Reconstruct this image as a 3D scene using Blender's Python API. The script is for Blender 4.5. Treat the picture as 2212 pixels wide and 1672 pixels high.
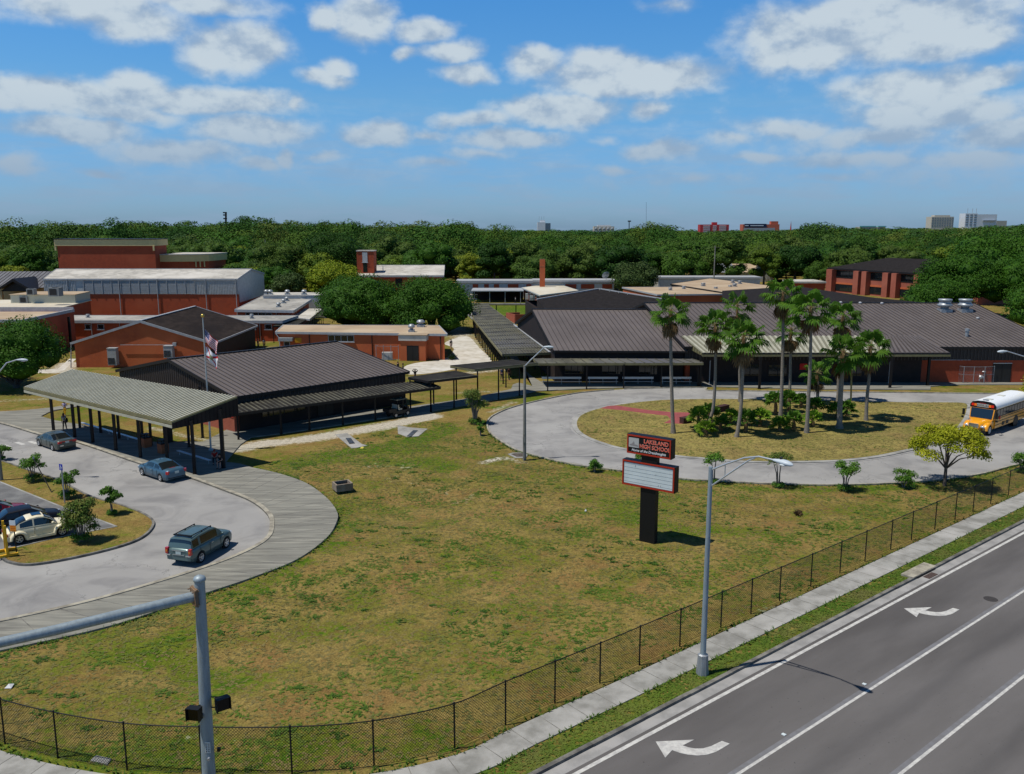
import bpy, bmesh, math, random
import numpy as np
from mathutils import Vector, Matrix
R = math.radians
for _o in list(bpy.data.objects): bpy.data.objects.remove(_o)
SC = bpy.context.scene
COL = SC.collection
# ---------------------------------------------------------------- camera
PITCH = math.atan(344/1900.0)
cam = bpy.data.cameras.new("camera"); cam_ob = bpy.data.objects.new("camera", cam); COL.objects.link(cam_ob)
cam_ob.location = (0, 0, 20); cam_ob.rotation_euler = (R(90)-PITCH, 0, 0)
cam.sensor_width = 36; cam.lens = 1900/2212.0*36; cam.clip_start = .5; cam.clip_end = 12000
SC.camera = cam_ob
SC.render.resolution_x = 1024; SC.render.resolution_y = 774
SC.view_settings.view_transform = 'Standard'; SC.view_settings.look = 'None'
SC.view_settings.exposure = 0.0; SC.view_settings.gamma = 1.0
SC.render.engine = 'CYCLES'
SC.cycles.max_bounces = 5; SC.cycles.diffuse_bounces = 2; SC.cycles.glossy_bounces = 2
SC.cycles.transparent_max_bounces = 4
# ---------------------------------------------------------------- sun
SUN_EL = R(66)
SHDIR = Vector((1, .31, 0)).normalized()            # direction shadows fall on the ground
tosun = Vector((-SHDIR.x*math.cos(SUN_EL), -SHDIR.y*math.cos(SUN_EL), math.sin(SUN_EL)))
sl = bpy.data.lights.new("sun", 'SUN'); sl.energy = 4.2; sl.angle = R(.5); sl.color = (1, .955, .88)
so = bpy.data.objects.new("sun", sl); COL.objects.link(so); so.location = (0, 0, 80)
so.rotation_euler = tosun.to_track_quat('Z', 'Y').to_euler()
# ---------------------------------------------------------------- photo pixel -> world (plan coordinates of the 2212 px wide photo)
F = 1900.; CX = 1106.; CY = 836.; H = 20.; CP, SP = math.cos(PITCH), math.sin(PITCH)
def ray(x, y):
    u = (x-CX)/F; v = (CY-y)/F
    return Vector((u, CP+v*SP, -SP+v*CP))
def g(x, y, z=0.):
    d = ray(x, y); t = (z-H)/d.z
    return Vector((d.x*t, d.y*t, z))
def at(x, y, Y):
    d = ray(x, y); t = Y/d.y
    return Vector((d.x*t, Y, H+d.z*t))
def G(pts, z=0.): return [g(x, y, z) for x, y in pts]
# ---------------------------------------------------------------- world
W = bpy.data.worlds.new("World"); SC.world = W; W.use_nodes = True
nt = W.node_tree; nt.nodes.clear()
def N(nt, t, **k):
    n = nt.nodes.new(t)
    for a, b in k.items(): setattr(n, a, b)
    return n
def lk(nt, a, b): nt.links.new(a, b)
def math_(nt, op, a, b=None, c=None, clamp=False):
    n = nt.nodes.new('ShaderNodeMath'); n.operation = op; n.use_clamp = clamp
    for i, v in enumerate((a, b, c)):
        if v is None: continue
        if isinstance(v, (int, float)): n.inputs[i].default_value = v
        else: nt.links.new(v, n.inputs[i])
    return n.outputs[0]
def mix_(nt, f, a, b, blend='MIX'):
    n = nt.nodes.new('ShaderNodeMix'); n.data_type = 'RGBA'; n.blend_type = blend
    for s, v in ((0, f), (6, a), (7, b)):
        if isinstance(v, (int, float)): n.inputs[s].default_value = v
        elif isinstance(v, (tuple, list)): n.inputs[s].default_value = (*v[:3], 1)
        else: nt.links.new(v, n.inputs[s])
    return n.outputs[2]
def sstep(nt, v, lo, hi, o0=0., o1=1.):
    n = nt.nodes.new('ShaderNodeMapRange'); n.interpolation_type = 'SMOOTHSTEP'
    nt.links.new(v, n.inputs[0]); n.inputs[1].default_value = lo; n.inputs[2].default_value = hi
    n.inputs[3].default_value = o0; n.inputs[4].default_value = o1
    return n.outputs[0]
sky = N(nt, 'ShaderNodeTexSky', sky_type='NISHITA', sun_disc=False)
sky.sun_elevation = SUN_EL; sky.sun_rotation = math.atan2(tosun.x, tosun.y)
sky.altitude = 60; sky.air_density = 1.0; sky.dust_density = .6; sky.ozone_density = 2.5
tc = N(nt, 'ShaderNodeTexCoord'); sx = N(nt, 'ShaderNodeSeparateXYZ'); lk(nt, tc.outputs['Generated'], sx.inputs[0])
az = math_(nt, 'ARCTAN2', sx.outputs[0], sx.outputs[1]); el = math_(nt, 'ARCSINE', sx.outputs[2])
cmb = N(nt, 'ShaderNodeCombineXYZ'); lk(nt, az, cmb.inputs[0]); lk(nt, el, cmb.inputs[1])
def noise_(nt, vec, scale, detail=6, rough=.55, dist=0.):
    n = nt.nodes.new('ShaderNodeTexNoise'); n.inputs['Scale'].default_value = scale; n.inputs['Detail'].default_value = detail
    n.inputs['Roughness'].default_value = rough; n.inputs['Distortion'].default_value = dist
    if vec is not None: nt.links.new(vec, n.inputs['Vector'])
    return n
def vmath(nt, op, a, b=None):
    n = nt.nodes.new('ShaderNodeVectorMath'); n.operation = op
    for i, v in enumerate((a, b)):
        if v is None: continue
        if isinstance(v, (tuple, list)): n.inputs[i].default_value = v
        else: nt.links.new(v, n.inputs[i])
    return n
strv = vmath(nt, 'MULTIPLY', cmb.outputs[0], (1, 1.45, 1)).outputs[0]
warp = noise_(nt, strv, 14, 4, .55)
wv = vmath(nt, 'MULTIPLY', vmath(nt, 'SUBTRACT', warp.outputs['Color'], (.5, .5, .5)).outputs[0], (.045, .028, 0)).outputs[0]
pv = vmath(nt, 'ADD', cmb.outputs[0], wv).outputs[0]
# clouds: centre x, centre y, half width, half height (photo px), density
CL = [(180, 8, 170, 34, 1), (300, 45, 100, 30, .9), (420, 5, 140, 18, .8), (505, 100, 100, 42, 1.2), (480, 125, 80, 30, .8), (700, 32, 34, 22, 1), (780, 40, 60, 46, 1.1),
      (920, 62, 60, 20, 1), (885, 110, 26, 15, .8), (980, 108, 66, 20, .95), (1005, 155, 58, 18, .95), (700, 170, 50, 18, .95), (725, 148, 34, 18, .9), (635, 222, 18, 12, .7),
      (110, 205, 120, 32, 1.2), (300, 195, 60, 34, 1.2), (440, 215, 170, 24, 1.2), (250, 240, 130, 20, .9), (170, 285, 110, 26, 1.15), (540, 280, 120, 30, 1.1),
      (380, 325, 130, 26, .95), (560, 350, 55, 14, .9), (620, 335, 28, 18, 1), (215, 375, 42, 11, .8), (40, 360, 50, 18, .75), (820, 290, 72, 26, 1.1), (920, 290, 60, 14, .6),
      (1150, 140, 52, 26, 1.1), (1290, 135, 70, 30, 1.2), (1370, 165, 180, 36, 1.2), (1210, 235, 130, 32, 1.2), (1390, 237, 42, 17, .8), (1100, 300, 110, 18, 1), (1030, 260, 90, 16, .8),
      (930, 355, 70, 14, .6), (1890, 60, 230, 62, 1.3), (2000, 90, 160, 36, 1.1), (1750, 110, 110, 40, 1.1), (1700, 275, 110, 22, .8), (1430, 325, 90, 22, .9), (1600, 300, 80, 16, .6),
      (1980, 190, 150, 34, 1.0), (2150, 170, 60, 18, 1), (2030, 240, 190, 36, .95), (2150, 290, 110, 30, 1.05), (1900, 290, 150, 26, .8), (1850, 345, 170, 20, .75), (2100, 340, 130, 20, .75),
      (1640, 345, 70, 13, .65), (1800, 385, 110, 13, .6), (1330, 370, 60, 12, .6), (1040, 330, 90, 14, .55), (1500, 390, 160, 14, .45), (700, 340, 90, 14, .5), (1460, 8, 60, 14, .4), (1310, 300, 40, 12, .4), (1960, 330, 420, 120, .30), (500, 390, 620, 60, .14), (1350, 410, 700, 55, .14)]
acc = None
for (x, y, rx, ry, dn) in CL:
    d = ray(x, y).normalized(); a0 = math.atan2(d.x, d.y); e0 = math.asin(d.z)
    sxr = F/rx*.92; syr = F/ry*.86
    v = vmath(nt, 'MULTIPLY', vmath(nt, 'SUBTRACT', pv, (a0, e0, 0)).outputs[0], (sxr, syr, 1))
    ln = vmath(nt, 'LENGTH', v.outputs[0]).outputs['Value']
    f = math_(nt, 'MULTIPLY_ADD', ln, -dn*.78, dn, )
    acc = f if acc is None else math_(nt, 'SMOOTH_MAX', acc, f, .12)
fb = noise_(nt, strv, 21, 8, .55).outputs[0]
fb2 = noise_(nt, vmath(nt, 'ADD', strv, (0, .022, 0)).outputs[0], 21, 8, .55).outputs[0]
dens = math_(nt, 'ADD', math_(nt, 'MAXIMUM', acc, -.4), math_(nt, 'MULTIPLY', math_(nt, 'SUBTRACT', fb, .5), .95))
cm = sstep(nt, dens, -.02, .62, 0, .93)
# low streaky layer towards the horizon
lowv = vmath(nt, 'MULTIPLY', cmb.outputs[0], (1, 6, 1)).outputs[0]
low = noise_(nt, lowv, 7, 6, .6).outputs[0]
lowm = math_(nt, 'MULTIPLY', sstep(nt, low, .40, .66, 0, .6), sstep(nt, el, .03, .17, 1, 0))
cov = math_(nt, 'MAXIMUM', cm, lowm)
shade = math_(nt, 'ADD', math_(nt, 'MULTIPLY', math_(nt, 'SUBTRACT', fb, fb2), 1.7), math_(nt, 'MULTIPLY', dens, .25))
shf = sstep(nt, shade, -.22, .34)
ccol = mix_(nt, sstep(nt, el, .015, .15), (3.5, 5.1, 7.1), mix_(nt, shf, (4.4, 5.8, 7.6), (7.7, 8.8, 9.6)))
hs = N(nt, 'ShaderNodeHueSaturation'); hs.inputs['Saturation'].default_value = 1.0; lk(nt, sky.outputs[0], hs.inputs['Color'])
rp = N(nt, 'ShaderNodeValToRGB'); lk(nt, math_(nt, 'MULTIPLY', el, 1/1.5708), rp.inputs[0]); cr = rp.color_ramp
cr.elements[0].color = (.62, 1.0, 1.72, 1); cr.elements[1].color = (.20, .27, .36, 1)
for ps, c4 in ((.035, (.58, 1.0, 1.66)), (.083, (.64, 1.17, 1.60)), (.19, (.44, 1.24, 1.90)), (.27, (.38, 1.12, 1.75)), (.42, (.22, .31, .42))):
    e4 = cr.elements.new(ps); e4.color = (*c4, 1)
tint = rp.outputs[0]
skyc = mix_(nt, 1., hs.outputs[0], tint, 'MULTIPLY')
fin = mix_(nt, cov, skyc, ccol)
bg = N(nt, 'ShaderNodeBackground'); bg.inputs[1].default_value = .075; lk(nt, fin, bg.inputs[0])
wo = N(nt, 'ShaderNodeOutputWorld'); lk(nt, bg.outputs[0], wo.inputs[0])
W.cycles.sampling_method = 'MANUAL'; W.cycles.sample_map_resolution = 512
# ---------------------------------------------------------------- mesh collector
class MB:
    def __init__(s): s.v = []; s.f = []; s.m = []; s.sm = []
    def add(s, vs, fs, mi=0, smooth=False):
        o = len(s.v); s.v += [tuple(v) for v in vs]
        for f in fs: s.f.append(tuple(i+o for i in f)); s.m.append(mi); s.sm.append(smooth)
        return s
    def box(s, c, d, rz=0., mi=0, rx=0., ry=0.):
        M = Matrix.Translation(c) @ Matrix.Rotation(rz, 4, 'Z') @ Matrix.Rotation(ry, 4, 'Y') @ Matrix.Rotation(rx, 4, 'X')
        vs = [M @ Vector((x*d[0]/2, y*d[1]/2, z*d[2]/2)) for z in (-1, 1) for x, y in ((-1, -1), (1, -1), (1, 1), (-1, 1))]
        return s.add(vs, [(3, 2, 1, 0), (4, 5, 6, 7), (0, 1, 5, 4), (1, 2, 6, 5), (2, 3, 7, 6), (3, 0, 4, 7)], mi)
    def prism(s, pts, z0, z1, mi=0, top=True, bot=True):
        n = len(pts); pts = [Vector((p[0], p[1], 0)) for p in pts]
        ar = sum(pts[i].x*pts[(i+1) % n].y-pts[(i+1) % n].x*pts[i].y for i in range(n))
        if ar < 0: pts = pts[::-1]
        vs = [(p.x, p.y, z0) for p in pts]+[(p.x, p.y, z1) for p in pts]
        fs = [(i, (i+1) % n, n+(i+1) % n, n+i) for i in range(n)]
        if top: fs.append(tuple(range(n, 2*n)))
        if bot: fs.append(tuple(range(n-1, -1, -1)))
        return s.add(vs, fs, mi)
    def poly(s, pts, mi=0): return s.add(pts, [tuple(range(len(pts)))], mi)
    def slab(s, pts, th, mi=0):      # 3-D polygon with a vertical thickness downwards
        n = len(pts); pts = [Vector(p) for p in pts]
        ar = sum(pts[i].x*pts[(i+1) % n].y-pts[(i+1) % n].x*pts[i].y for i in range(n))
        if ar < 0: pts = pts[::-1]
        vs = pts+[p-Vector((0, 0, th)) for p in pts]
        fs = [tuple(range(n)), tuple(range(2*n-1, n-1, -1))]+[(i, n+i, n+(i+1) % n, (i+1) % n) for i in range(n)]
        return s.add(vs, fs, mi)
    def beam(s, a, b, w, h, mi=0, up=(0, 0, 1)):
        a = Vector(a); b = Vector(b); d = (b-a).normalized(); u = Vector(up)
        if abs(d.dot(u)) > .98: u = Vector((1, 0, 0))
        x = d.cross(u).normalized()*w/2; y = x.cross(d).normalized()*h/2
        vs = [a-x-y, a+x-y, a+x+y, a-x+y, b-x-y, b+x-y, b+x+y, b-x+y]
        return s.add(vs, [(3, 2, 1, 0), (4, 5, 6, 7), (0, 1, 5, 4), (1, 2, 6, 5), (2, 3, 7, 6), (3, 0, 4, 7)], mi)
    def tube(s, pts, rad, n=8, mi=0, cap=True, smooth=True):
        pts = [Vector(p) for p in pts]
        if not isinstance(rad, (list, tuple)): rad = [rad]*len(pts)
        rings = []
        ref = None
        for i, p in enumerate(pts):
            d = (pts[min(i+1, len(pts)-1)]-pts[max(i-1, 0)]).normalized()
            if ref is None: ref = Vector((1, 0, 0)) if abs(d.x) < .8 else Vector((0, 1, 0))
            x = (ref-d*ref.dot(d)).normalized(); ref = x; y = d.cross(x)
            rings.append([p+(x*math.cos(2*math.pi*k/n)+y*math.sin(2*math.pi*k/n))*rad[i] for k in range(n)])
        vs = [q for r in rings for q in r]; fs = []
        for i in range(len(rings)-1):
            for k in range(n): fs.append((i*n+k, i*n+(k+1) % n, (i+1)*n+(k+1) % n, (i+1)*n+k))
        s.add(vs, fs, mi, smooth)
        if cap: s.add(rings[0], [tuple(range(n-1, -1, -1))], mi); s.add(rings[-1], [tuple(range(n))], mi)
        return s
    def cyl(s, c, r, h, n=16, mi=0, r2=None, smooth=True):
        c = Vector(c); return s.tube([c, c+Vector((0, 0, h))], [r, r if r2 is None else r2], n, mi, True, smooth)
    def lathe(s, prof, n=16, M=None, mi=0, smooth=True):   # prof list of (r,z)
        M = M or Matrix(); vs = []; fs = []
        for r, z in prof:
            for k in range(n): vs.append(M @ Vector((r*math.cos(2*math.pi*k/n), r*math.sin(2*math.pi*k/n), z)))
        for i in range(len(prof)-1):
            for k in range(n): fs.append((i*n+k, i*n+(k+1) % n, (i+1)*n+(k+1) % n, (i+1)*n+k))
        return s.add(vs, fs, mi, smooth)
    def ell(s, c, r, n=10, m=6, mi=0, M=None):
        c = Vector(c); prof = [(max(1e-4, math.sin(math.pi*i/m)), -math.cos(math.pi*i/m)) for i in range(m+1)]
        MM = (M or Matrix()) @ Matrix.Translation(c) @ Matrix.Diagonal((r[0], r[1], r[2], 1))
        return s.lathe(prof, n, MM, mi)
    def loft(s, secs, mi=0, smooth=True, caps=True):
        n = len(secs[0]); vs = [p for q in secs for p in q]; fs = []
        for i in range(len(secs)-1):
            for k in range(n): fs.append((i*n+k, i*n+(k+1) % n, (i+1)*n+(k+1) % n, (i+1)*n+k))
        s.add(vs, fs, mi, smooth)
        if caps: s.add(secs[0], [tuple(range(n-1, -1, -1))], mi); s.add(secs[-1], [tuple(range(n))], mi)
        return s
    def obj(s, name, mats, parent=None, off=(0, 0, 0)):
        me = bpy.data.meshes.new(name)
        if off[0] or off[1] or off[2]: vs = [(v[0]-off[0], v[1]-off[1], v[2]-off[2]) for v in s.v]
        else: vs = s.v
        me.from_pydata(vs, [], s.f)
        if not isinstance(mats, (list, tuple)): mats = [mats]
        for m in mats: me.materials.append(m)
        me.polygons.foreach_set('material_index', s.m); me.polygons.foreach_set('use_smooth', s.sm)
        me.update()
        o = bpy.data.objects.new(name, me); COL.objects.link(o)
        if parent is not None: o.parent = parent
        return o
def tag(o, label=None, cat=None, group=None, kind=None):
    if label: o['label'] = label
    if cat: o['category'] = cat
    if group: o['group'] = group
    if kind: o['kind'] = kind
    return o
def struct(name, mb, mat, loc=None):
    if loc is not None: o = mb.obj(name, mat, None, loc); o.location = loc
    else: o = mb.obj(name, mat)
    o['kind'] = 'structure'; return o
class Thing:
    def __init__(s, name, label, cat, loc=(0, 0, 0), rz=0., group=None, local=False):
        o = bpy.data.objects.new(name, None); COL.objects.link(o); o.empty_display_size = .3
        o.location = loc; o.rotation_euler = (0, 0, rz); tag(o, label, cat, group)
        s.o = o; s.off = (0, 0, 0) if local else tuple(loc)
    def part(s, name, mb, mats, label=None, parent=None):
        p = mb.obj(name, mats, parent or s.o, s.off)
        if label: p['label'] = label
        return p
def one(name, mb, mat, label, cat, group=None, loc=None):
    if loc is None: o = mb.obj(name, mat)
    else: o = mb.obj(name, mat, None, loc); o.location = loc
    return tag(o, label, cat, group)
KIDS = {}
def copy_thing(root, loc, rz=0., sc=1., label=None, group=None, scz=None):
    if root.name not in KIDS:
        KIDS[root.name] = [(c, [d for d in root.children_recursive if d.parent == c]) for c in root.children_recursive if c.parent == root]
    r = root.copy(); COL.objects.link(r); r.location = loc; r.rotation_euler = (0, 0, rz); r.scale = (sc, sc, scz or sc)
    if label: r['label'] = label
    if group: r['group'] = group
    for c, sub in KIDS[root.name]:
        k = c.copy(); COL.objects.link(k); k.parent = r
        for d in sub:
            e = d.copy(); COL.objects.link(e); e.parent = k
    return r
def lerp(a, b, t): return a+(b-a)*t
def interp(tab, x):
    if x <= tab[0][0]: return tab[0][1]
    for (a, b), (c, d) in zip(tab, tab[1:]):
        if x <= c: return lerp(b, d, (x-a)/(c-a))
    return tab[-1][1]
def smooth_line(pts, n=6, closed=False):
    pts = [Vector((p[0], p[1], 0)) for p in pts]; out = []; m = len(pts)
    rng = range(m if closed else m-1)
    for i in rng:
        p0 = pts[(i-1) % m] if closed or i > 0 else pts[0]; p1 = pts[i]; p2 = pts[(i+1) % m]; p3 = pts[(i+2) % m] if closed or i+2 < m else pts[-1]
        for k in range(n):
            t = k/n
            out.append(.5*((2*p1)+(p2-p0)*t+(2*p0-5*p1+4*p2-p3)*t*t+(3*p1-p0-3*p2+p3)*t**3))
    if not closed: out.append(pts[-1])
    return out
def offset_line(pts, d, closed=False):
    out = []; m = len(pts)
    for i, p in enumerate(pts):
        a = pts[(i-1) % m] if closed or i > 0 else p; b = pts[(i+1) % m] if closed or i < m-1 else p
        t = (b-a); t.z = 0; t.normalize(); out.append(p+Vector((t.y, -t.x, 0))*d)
    return out
def kerb(pts, w, z0, z1, mat, closed=False, name='kerb'):
    a = pts; b = offset_line(pts, w, closed); m = MB(); n = len(a); rng = range(n if closed else n-1)
    for i in rng:
        j = (i+1) % n
        vs = [(a[i].x, a[i].y, z0), (a[j].x, a[j].y, z0), (b[j].x, b[j].y, z0), (b[i].x, b[i].y, z0), (a[i].x, a[i].y, z1), (a[j].x, a[j].y, z1), (b[j].x, b[j].y, z1), (b[i].x, b[i].y, z1)]
        m.add(vs, [(4, 5, 6, 7), (0, 1, 5, 4), (2, 3, 7, 6)] + ([(1, 2, 6, 5)] if not closed and i == n-2 else []) + ([(3, 0, 4, 7)] if not closed and i == 0 else []))
    return struct(name, m, mat)
# ---------------------------------------------------------------- materials
def mk(name, c1, c2=None, scale=3., rough=.8, metal=0., bump=0., bscale=30., detail=6, stretch=None, spec=.3, lo=.35, hi=.65, c3=None, s3=.4, coat=0., rand=0., dist=0.):
    m = bpy.data.materials.new(name); m.use_nodes = True; t = m.node_tree; b = t.nodes['Principled BSDF']
    b.inputs['Roughness'].default_value = rough; b.inputs['Metallic'].default_value = metal; b.inputs['Specular IOR Level'].default_value = spec
    if coat: b.inputs['Coat Weight'].default_value = coat; b.inputs['Coat Roughness'].default_value = .06
    tcn = N(t, 'ShaderNodeTexCoord'); vec = tcn.outputs['Object']
    if stretch: vec = vmath(t, 'MULTIPLY', vec, stretch).outputs[0]
    col = None
    if c2 is not None:
        f = sstep(t, noise_(t, vec, scale, detail, .6, dist).outputs[0], lo, hi); col = mix_(t, f, c1, c2)
    if c3 is not None:
        f = sstep(t, noise_(t, vec, s3, 5, .6).outputs[0], .42, .7); col = mix_(t, f, col or c1, c3)
    if rand:
        oi = N(t, 'ShaderNodeObjectInfo'); f = math_(t, 'MULTIPLY_ADD', oi.outputs['Random'], rand, 1-rand/2)
        c = N(t, 'ShaderNodeCombineXYZ'); [lk(t, f, c.inputs[i]) for i in range(3)]
        col = mix_(t, 1., col or c1, c.outputs[0], 'MULTIPLY')
    if col is None: b.inputs['Base Color'].default_value = (*c1, 1)
    else: lk(t, col, b.inputs['Base Color'])
    if bump:
        bn = N(t, 'ShaderNodeBump'); bn.inputs['Strength'].default_value = bump; bn.inputs['Distance'].default_value = .05
        lk(t, noise_(t, vec, bscale, 5, .6).outputs[0], bn.inputs['Height']); lk(t, bn.outputs[0], b.inputs['Normal'])
    return m
def cracks(m, scale, col, wid=.012, amt=.5, stretch=(1, 1, 1)):
    t = m.node_tree; b = t.nodes['Principled BSDF']; src = b.inputs['Base Color'].links[0].from_socket; tcn = N(t, 'ShaderNodeTexCoord')
    v = vmath(t, 'MULTIPLY', tcn.outputs['Object'], stretch).outputs[0]; wv_ = noise_(t, v, scale*2.2, 5, .65).outputs['Color']
    v2 = vmath(t, 'ADD', v, vmath(t, 'MULTIPLY', wv_, (1.1/scale, 1.1/scale, 0)).outputs[0]).outputs[0]
    vo = N(t, 'ShaderNodeTexVoronoi', feature='DISTANCE_TO_EDGE'); vo.inputs['Scale'].default_value = scale; lk(t, v2, vo.inputs['Vector'])
    f = sstep(t, vo.outputs['Distance'], 0, wid, amt, 0); gate = sstep(t, noise_(t, v, scale*.5, 3, .5).outputs[0], .45, .6)
    lk(t, mix_(t, math_(t, 'MULTIPLY', f, gate), src, col), b.inputs['Base Color'])
M = {}
M['asph'] = mk('asphalt_main', (.118, .110, .105), (.140, .131, .126), .35, .9, bump=.25, bscale=60, c3=(.080, .074, .071), s3=.12, stretch=(.25, 1, 1))
M['drive'] = mk('asphalt_drive', (.29, .282, .268), (.205, .20, .195), .28, .9, bump=.2, bscale=50, c3=(.34, .332, .315), s3=.16, dist=1.2, lo=.38, hi=.7)
cracks(M['drive'], .16, (.10, .10, .10), .010, .7)
M['drive'].node_tree.nodes['Principled BSDF'].inputs['Roughness'].default_value = .95
M['park'] = mk('asphalt_park', (.12, .12, .12), (.19, .19, .185), .6, .9, bump=.2, bscale=50)
M['conc'] = mk('concrete_walk', (.215, .21, .178), (.155, .15, .128), .6, .9, bump=.15, bscale=30, c3=(.285, .275, .23), s3=1.1, stretch=(.28, 2.2, 1))
M['concl'] = mk('concrete_light', (.32, .315, .29), (.20, .195, .175), .9, .9, bump=.12, bscale=30, c3=(.38, .37, .345), s3=.35)
M['kerb'] = mk('kerb', (.40, .37, .29), (.22, .20, .16), 1.6, .9, bump=.2)
M['kerbd'] = mk('kerb_dark', (.21, .20, .175), (.09, .086, .078), 1.3, .9, bump=.2)
M['gutter'] = mk('gutter', (.24, .235, .225), (.34, .33, .315), .8, .9, bump=.1)
M['paint'] = mk('road_paint', (.56, .55, .51), (.40, .39, .37), 3.5, .8, detail=9)
M['paintold'] = mk('road_paint_worn', (.175, .175, .185), (.145, .142, .145), 2.5, .8)
M['sand'] = mk('sand', (.56, .53, .46), (.42, .38, .31), .9, .95, bump=.3, bscale=12, c3=(.62, .59, .53), s3=.3)
M['brickpath'] = mk('brick_path', (.30, .075, .07), (.24, .06, .06), 2, .9, bump=.1)
def brick(name, c1, c2, c3):
    m = mk(name, c1, c2, 1.2, .88, c3=c3, s3=.15); t = m.node_tree; b = t.nodes['Principled BSDF']
    tcn = N(t, 'ShaderNodeTexCoord'); w = N(t, 'ShaderNodeTexWave', bands_direction='Z'); w.inputs['Scale'].default_value = 2.1; w.inputs['Distortion'].default_value = 1.5
    w.inputs['Detail'].default_value = 3; lk(t, tcn.outputs['Object'], w.inputs[0])
    src = b.inputs['Base Color'].links[0].from_socket
    f = sstep(t, w.outputs['Fac'], .0, 1., .84, 1.08); c = N(t, 'ShaderNodeCombineXYZ'); [lk(t, f, c.inputs[i]) for i in range(3)]
    lk(t, mix_(t, 1., src, c.outputs[0], 'MULTIPLY'), b.inputs['Base Color']); return m
M['brick'] = brick('brick_orange', (.52, .125, .045), (.43, .10, .040), (.55, .15, .055))
M['brickr'] = brick('brick_red', (.40, .075, .030), (.32, .062, .027), (.42, .09, .038))
M['brickp'] = brick('brick_pink', (.36, .105, .065), (.30, .085, .055), (.40, .125, .08))
M['brownroof'] = mk('brown_metal_roof', (.132, .112, .104), (.150, .128, .118), .5, .55, metal=.1, spec=.3, c3=(.105, .088, .080), s3=.12, stretch=(1, 1, .2))
M['seam'] = mk('roof_seam', (.080, .067, .062), rough=.45, metal=.2)
M['brownwall'] = mk('brown_siding', (.035, .028, .026), (.045, .036, .033), 1.5, .5, metal=.1)
M['trim'] = mk('dark_trim', (.014, .012, .012), rough=.5)
M['deep'] = mk('dark_wall_and_shade', (.018, .013, .012), (.028, .018, .016), 1, .7)  # dark walls, and deep shade under canopies painted as near-black
M['post'] = mk('brown_post', (.010, .008, .0075), rough=.55)
M['tan'] = mk('tan_ribs', (.46, .445, .34), (.40, .385, .29), 1.5, .5, metal=.1)
M['tand'] = mk('tan_rib_groove', (.19, .185, .135), rough=.6)
M['olive'] = mk('olive_trim', (.20, .18, .09), (.16, .145, .07), 2, .6)
M['canroof'] = mk('weathered_walkway_roof', (.07, .066, .05), (.15, .145, .10), .35, .8, c3=(.10, .10, .115), s3=.12, stretch=(1, .6, 1))
M['shingle'] = mk('dark_shingle', (.024, .019, .017), (.040, .031, .027), 1.1, 1., spec=.05, c3=(.022, .018, .017), s3=.2, stretch=(1, .4, 1))
M['shingle2'] = mk('black_shingle', (.018, .016, .016), (.027, .024, .024), 1.4, 1., spec=.05)
M['white'] = mk('white_membrane', (.50, .47, .41), (.33, .31, .27), .5, .8, c3=(.58, .55, .49), s3=.15, dist=1., detail=9)
M['whitem'] = mk('white_siding', (.50, .51, .50), (.41, .42, .415), 1.5, .55)
M['louv'] = mk('louver', (.36, .38, .39), (.27, .285, .29), 2, .6, stretch=(.1, .1, 6))
M['gravel'] = mk('tan_gravel_roof', (.42, .31, .20), (.34, .25, .16), .6, .95, c3=(.47, .37, .25), s3=.15)
M['cream'] = mk('cream_roof', (.58, .52, .40), (.46, .41, .31), .4, .9, c3=(.62, .58, .48), s3=.2, stretch=(1, .3, 1))
M['greym'] = mk('grey_membrane', (.36, .34, .30), (.22, .21, .185), .5, .85, c3=(.42, .40, .35), s3=.15, dist=1., detail=9)
M['acgrey'] = mk('ac_grey', (.20, .21, .21), rough=.6)
M['tanband'] = mk('tan_band', (.66, .52, .24), (.60, .47, .22), 1, .8)
M['fascia'] = mk('white_fascia', (.40, .41, .42), (.33, .34, .35), 2, .6)
M['greyroof'] = mk('grey_metal_roof', (.19, .19, .20), (.13, .13, .14), .5, .5, metal=.3, stretch=(1, .1, 1))
M['glass'] = mk('dark_glass', (.012, .018, .02), rough=.08, spec=.6)
M['door'] = mk('dark_door', (.022, .021, .02), rough=.5)
M['galv'] = mk('galvanized', (.36, .38, .40), (.27, .29, .31), 2.5, .45, metal=.45, stretch=(3, 3, .4))
M['polegrey'] = mk('pole_paint_grey', (.31, .37, .40), (.24, .29, .32), 2.2, .5, metal=.25, stretch=(3, 3, .5))
M['polec'] = mk('concrete_pole', (.26, .245, .215), (.19, .18, .155), 1.5, .8)
M['vent'] = mk('vent_metal', (.42, .44, .45), (.30, .32, .33), 3, .45, metal=.4)
M['alu'] = mk('aluminium', (.55, .57, .58), rough=.4, metal=.6)
M['black'] = mk('black_paint', (.006, .006, .006), rough=.5)
M['blackm'] = mk('black_vinyl', (.007, .008, .007), rough=.5)
M['rub'] = mk('rubber', (.012, .012, .012), rough=.85)
M['rust'] = mk('rusty_steel', (.25, .14, .06), (.16, .12, .09), 12, .7)
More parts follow.
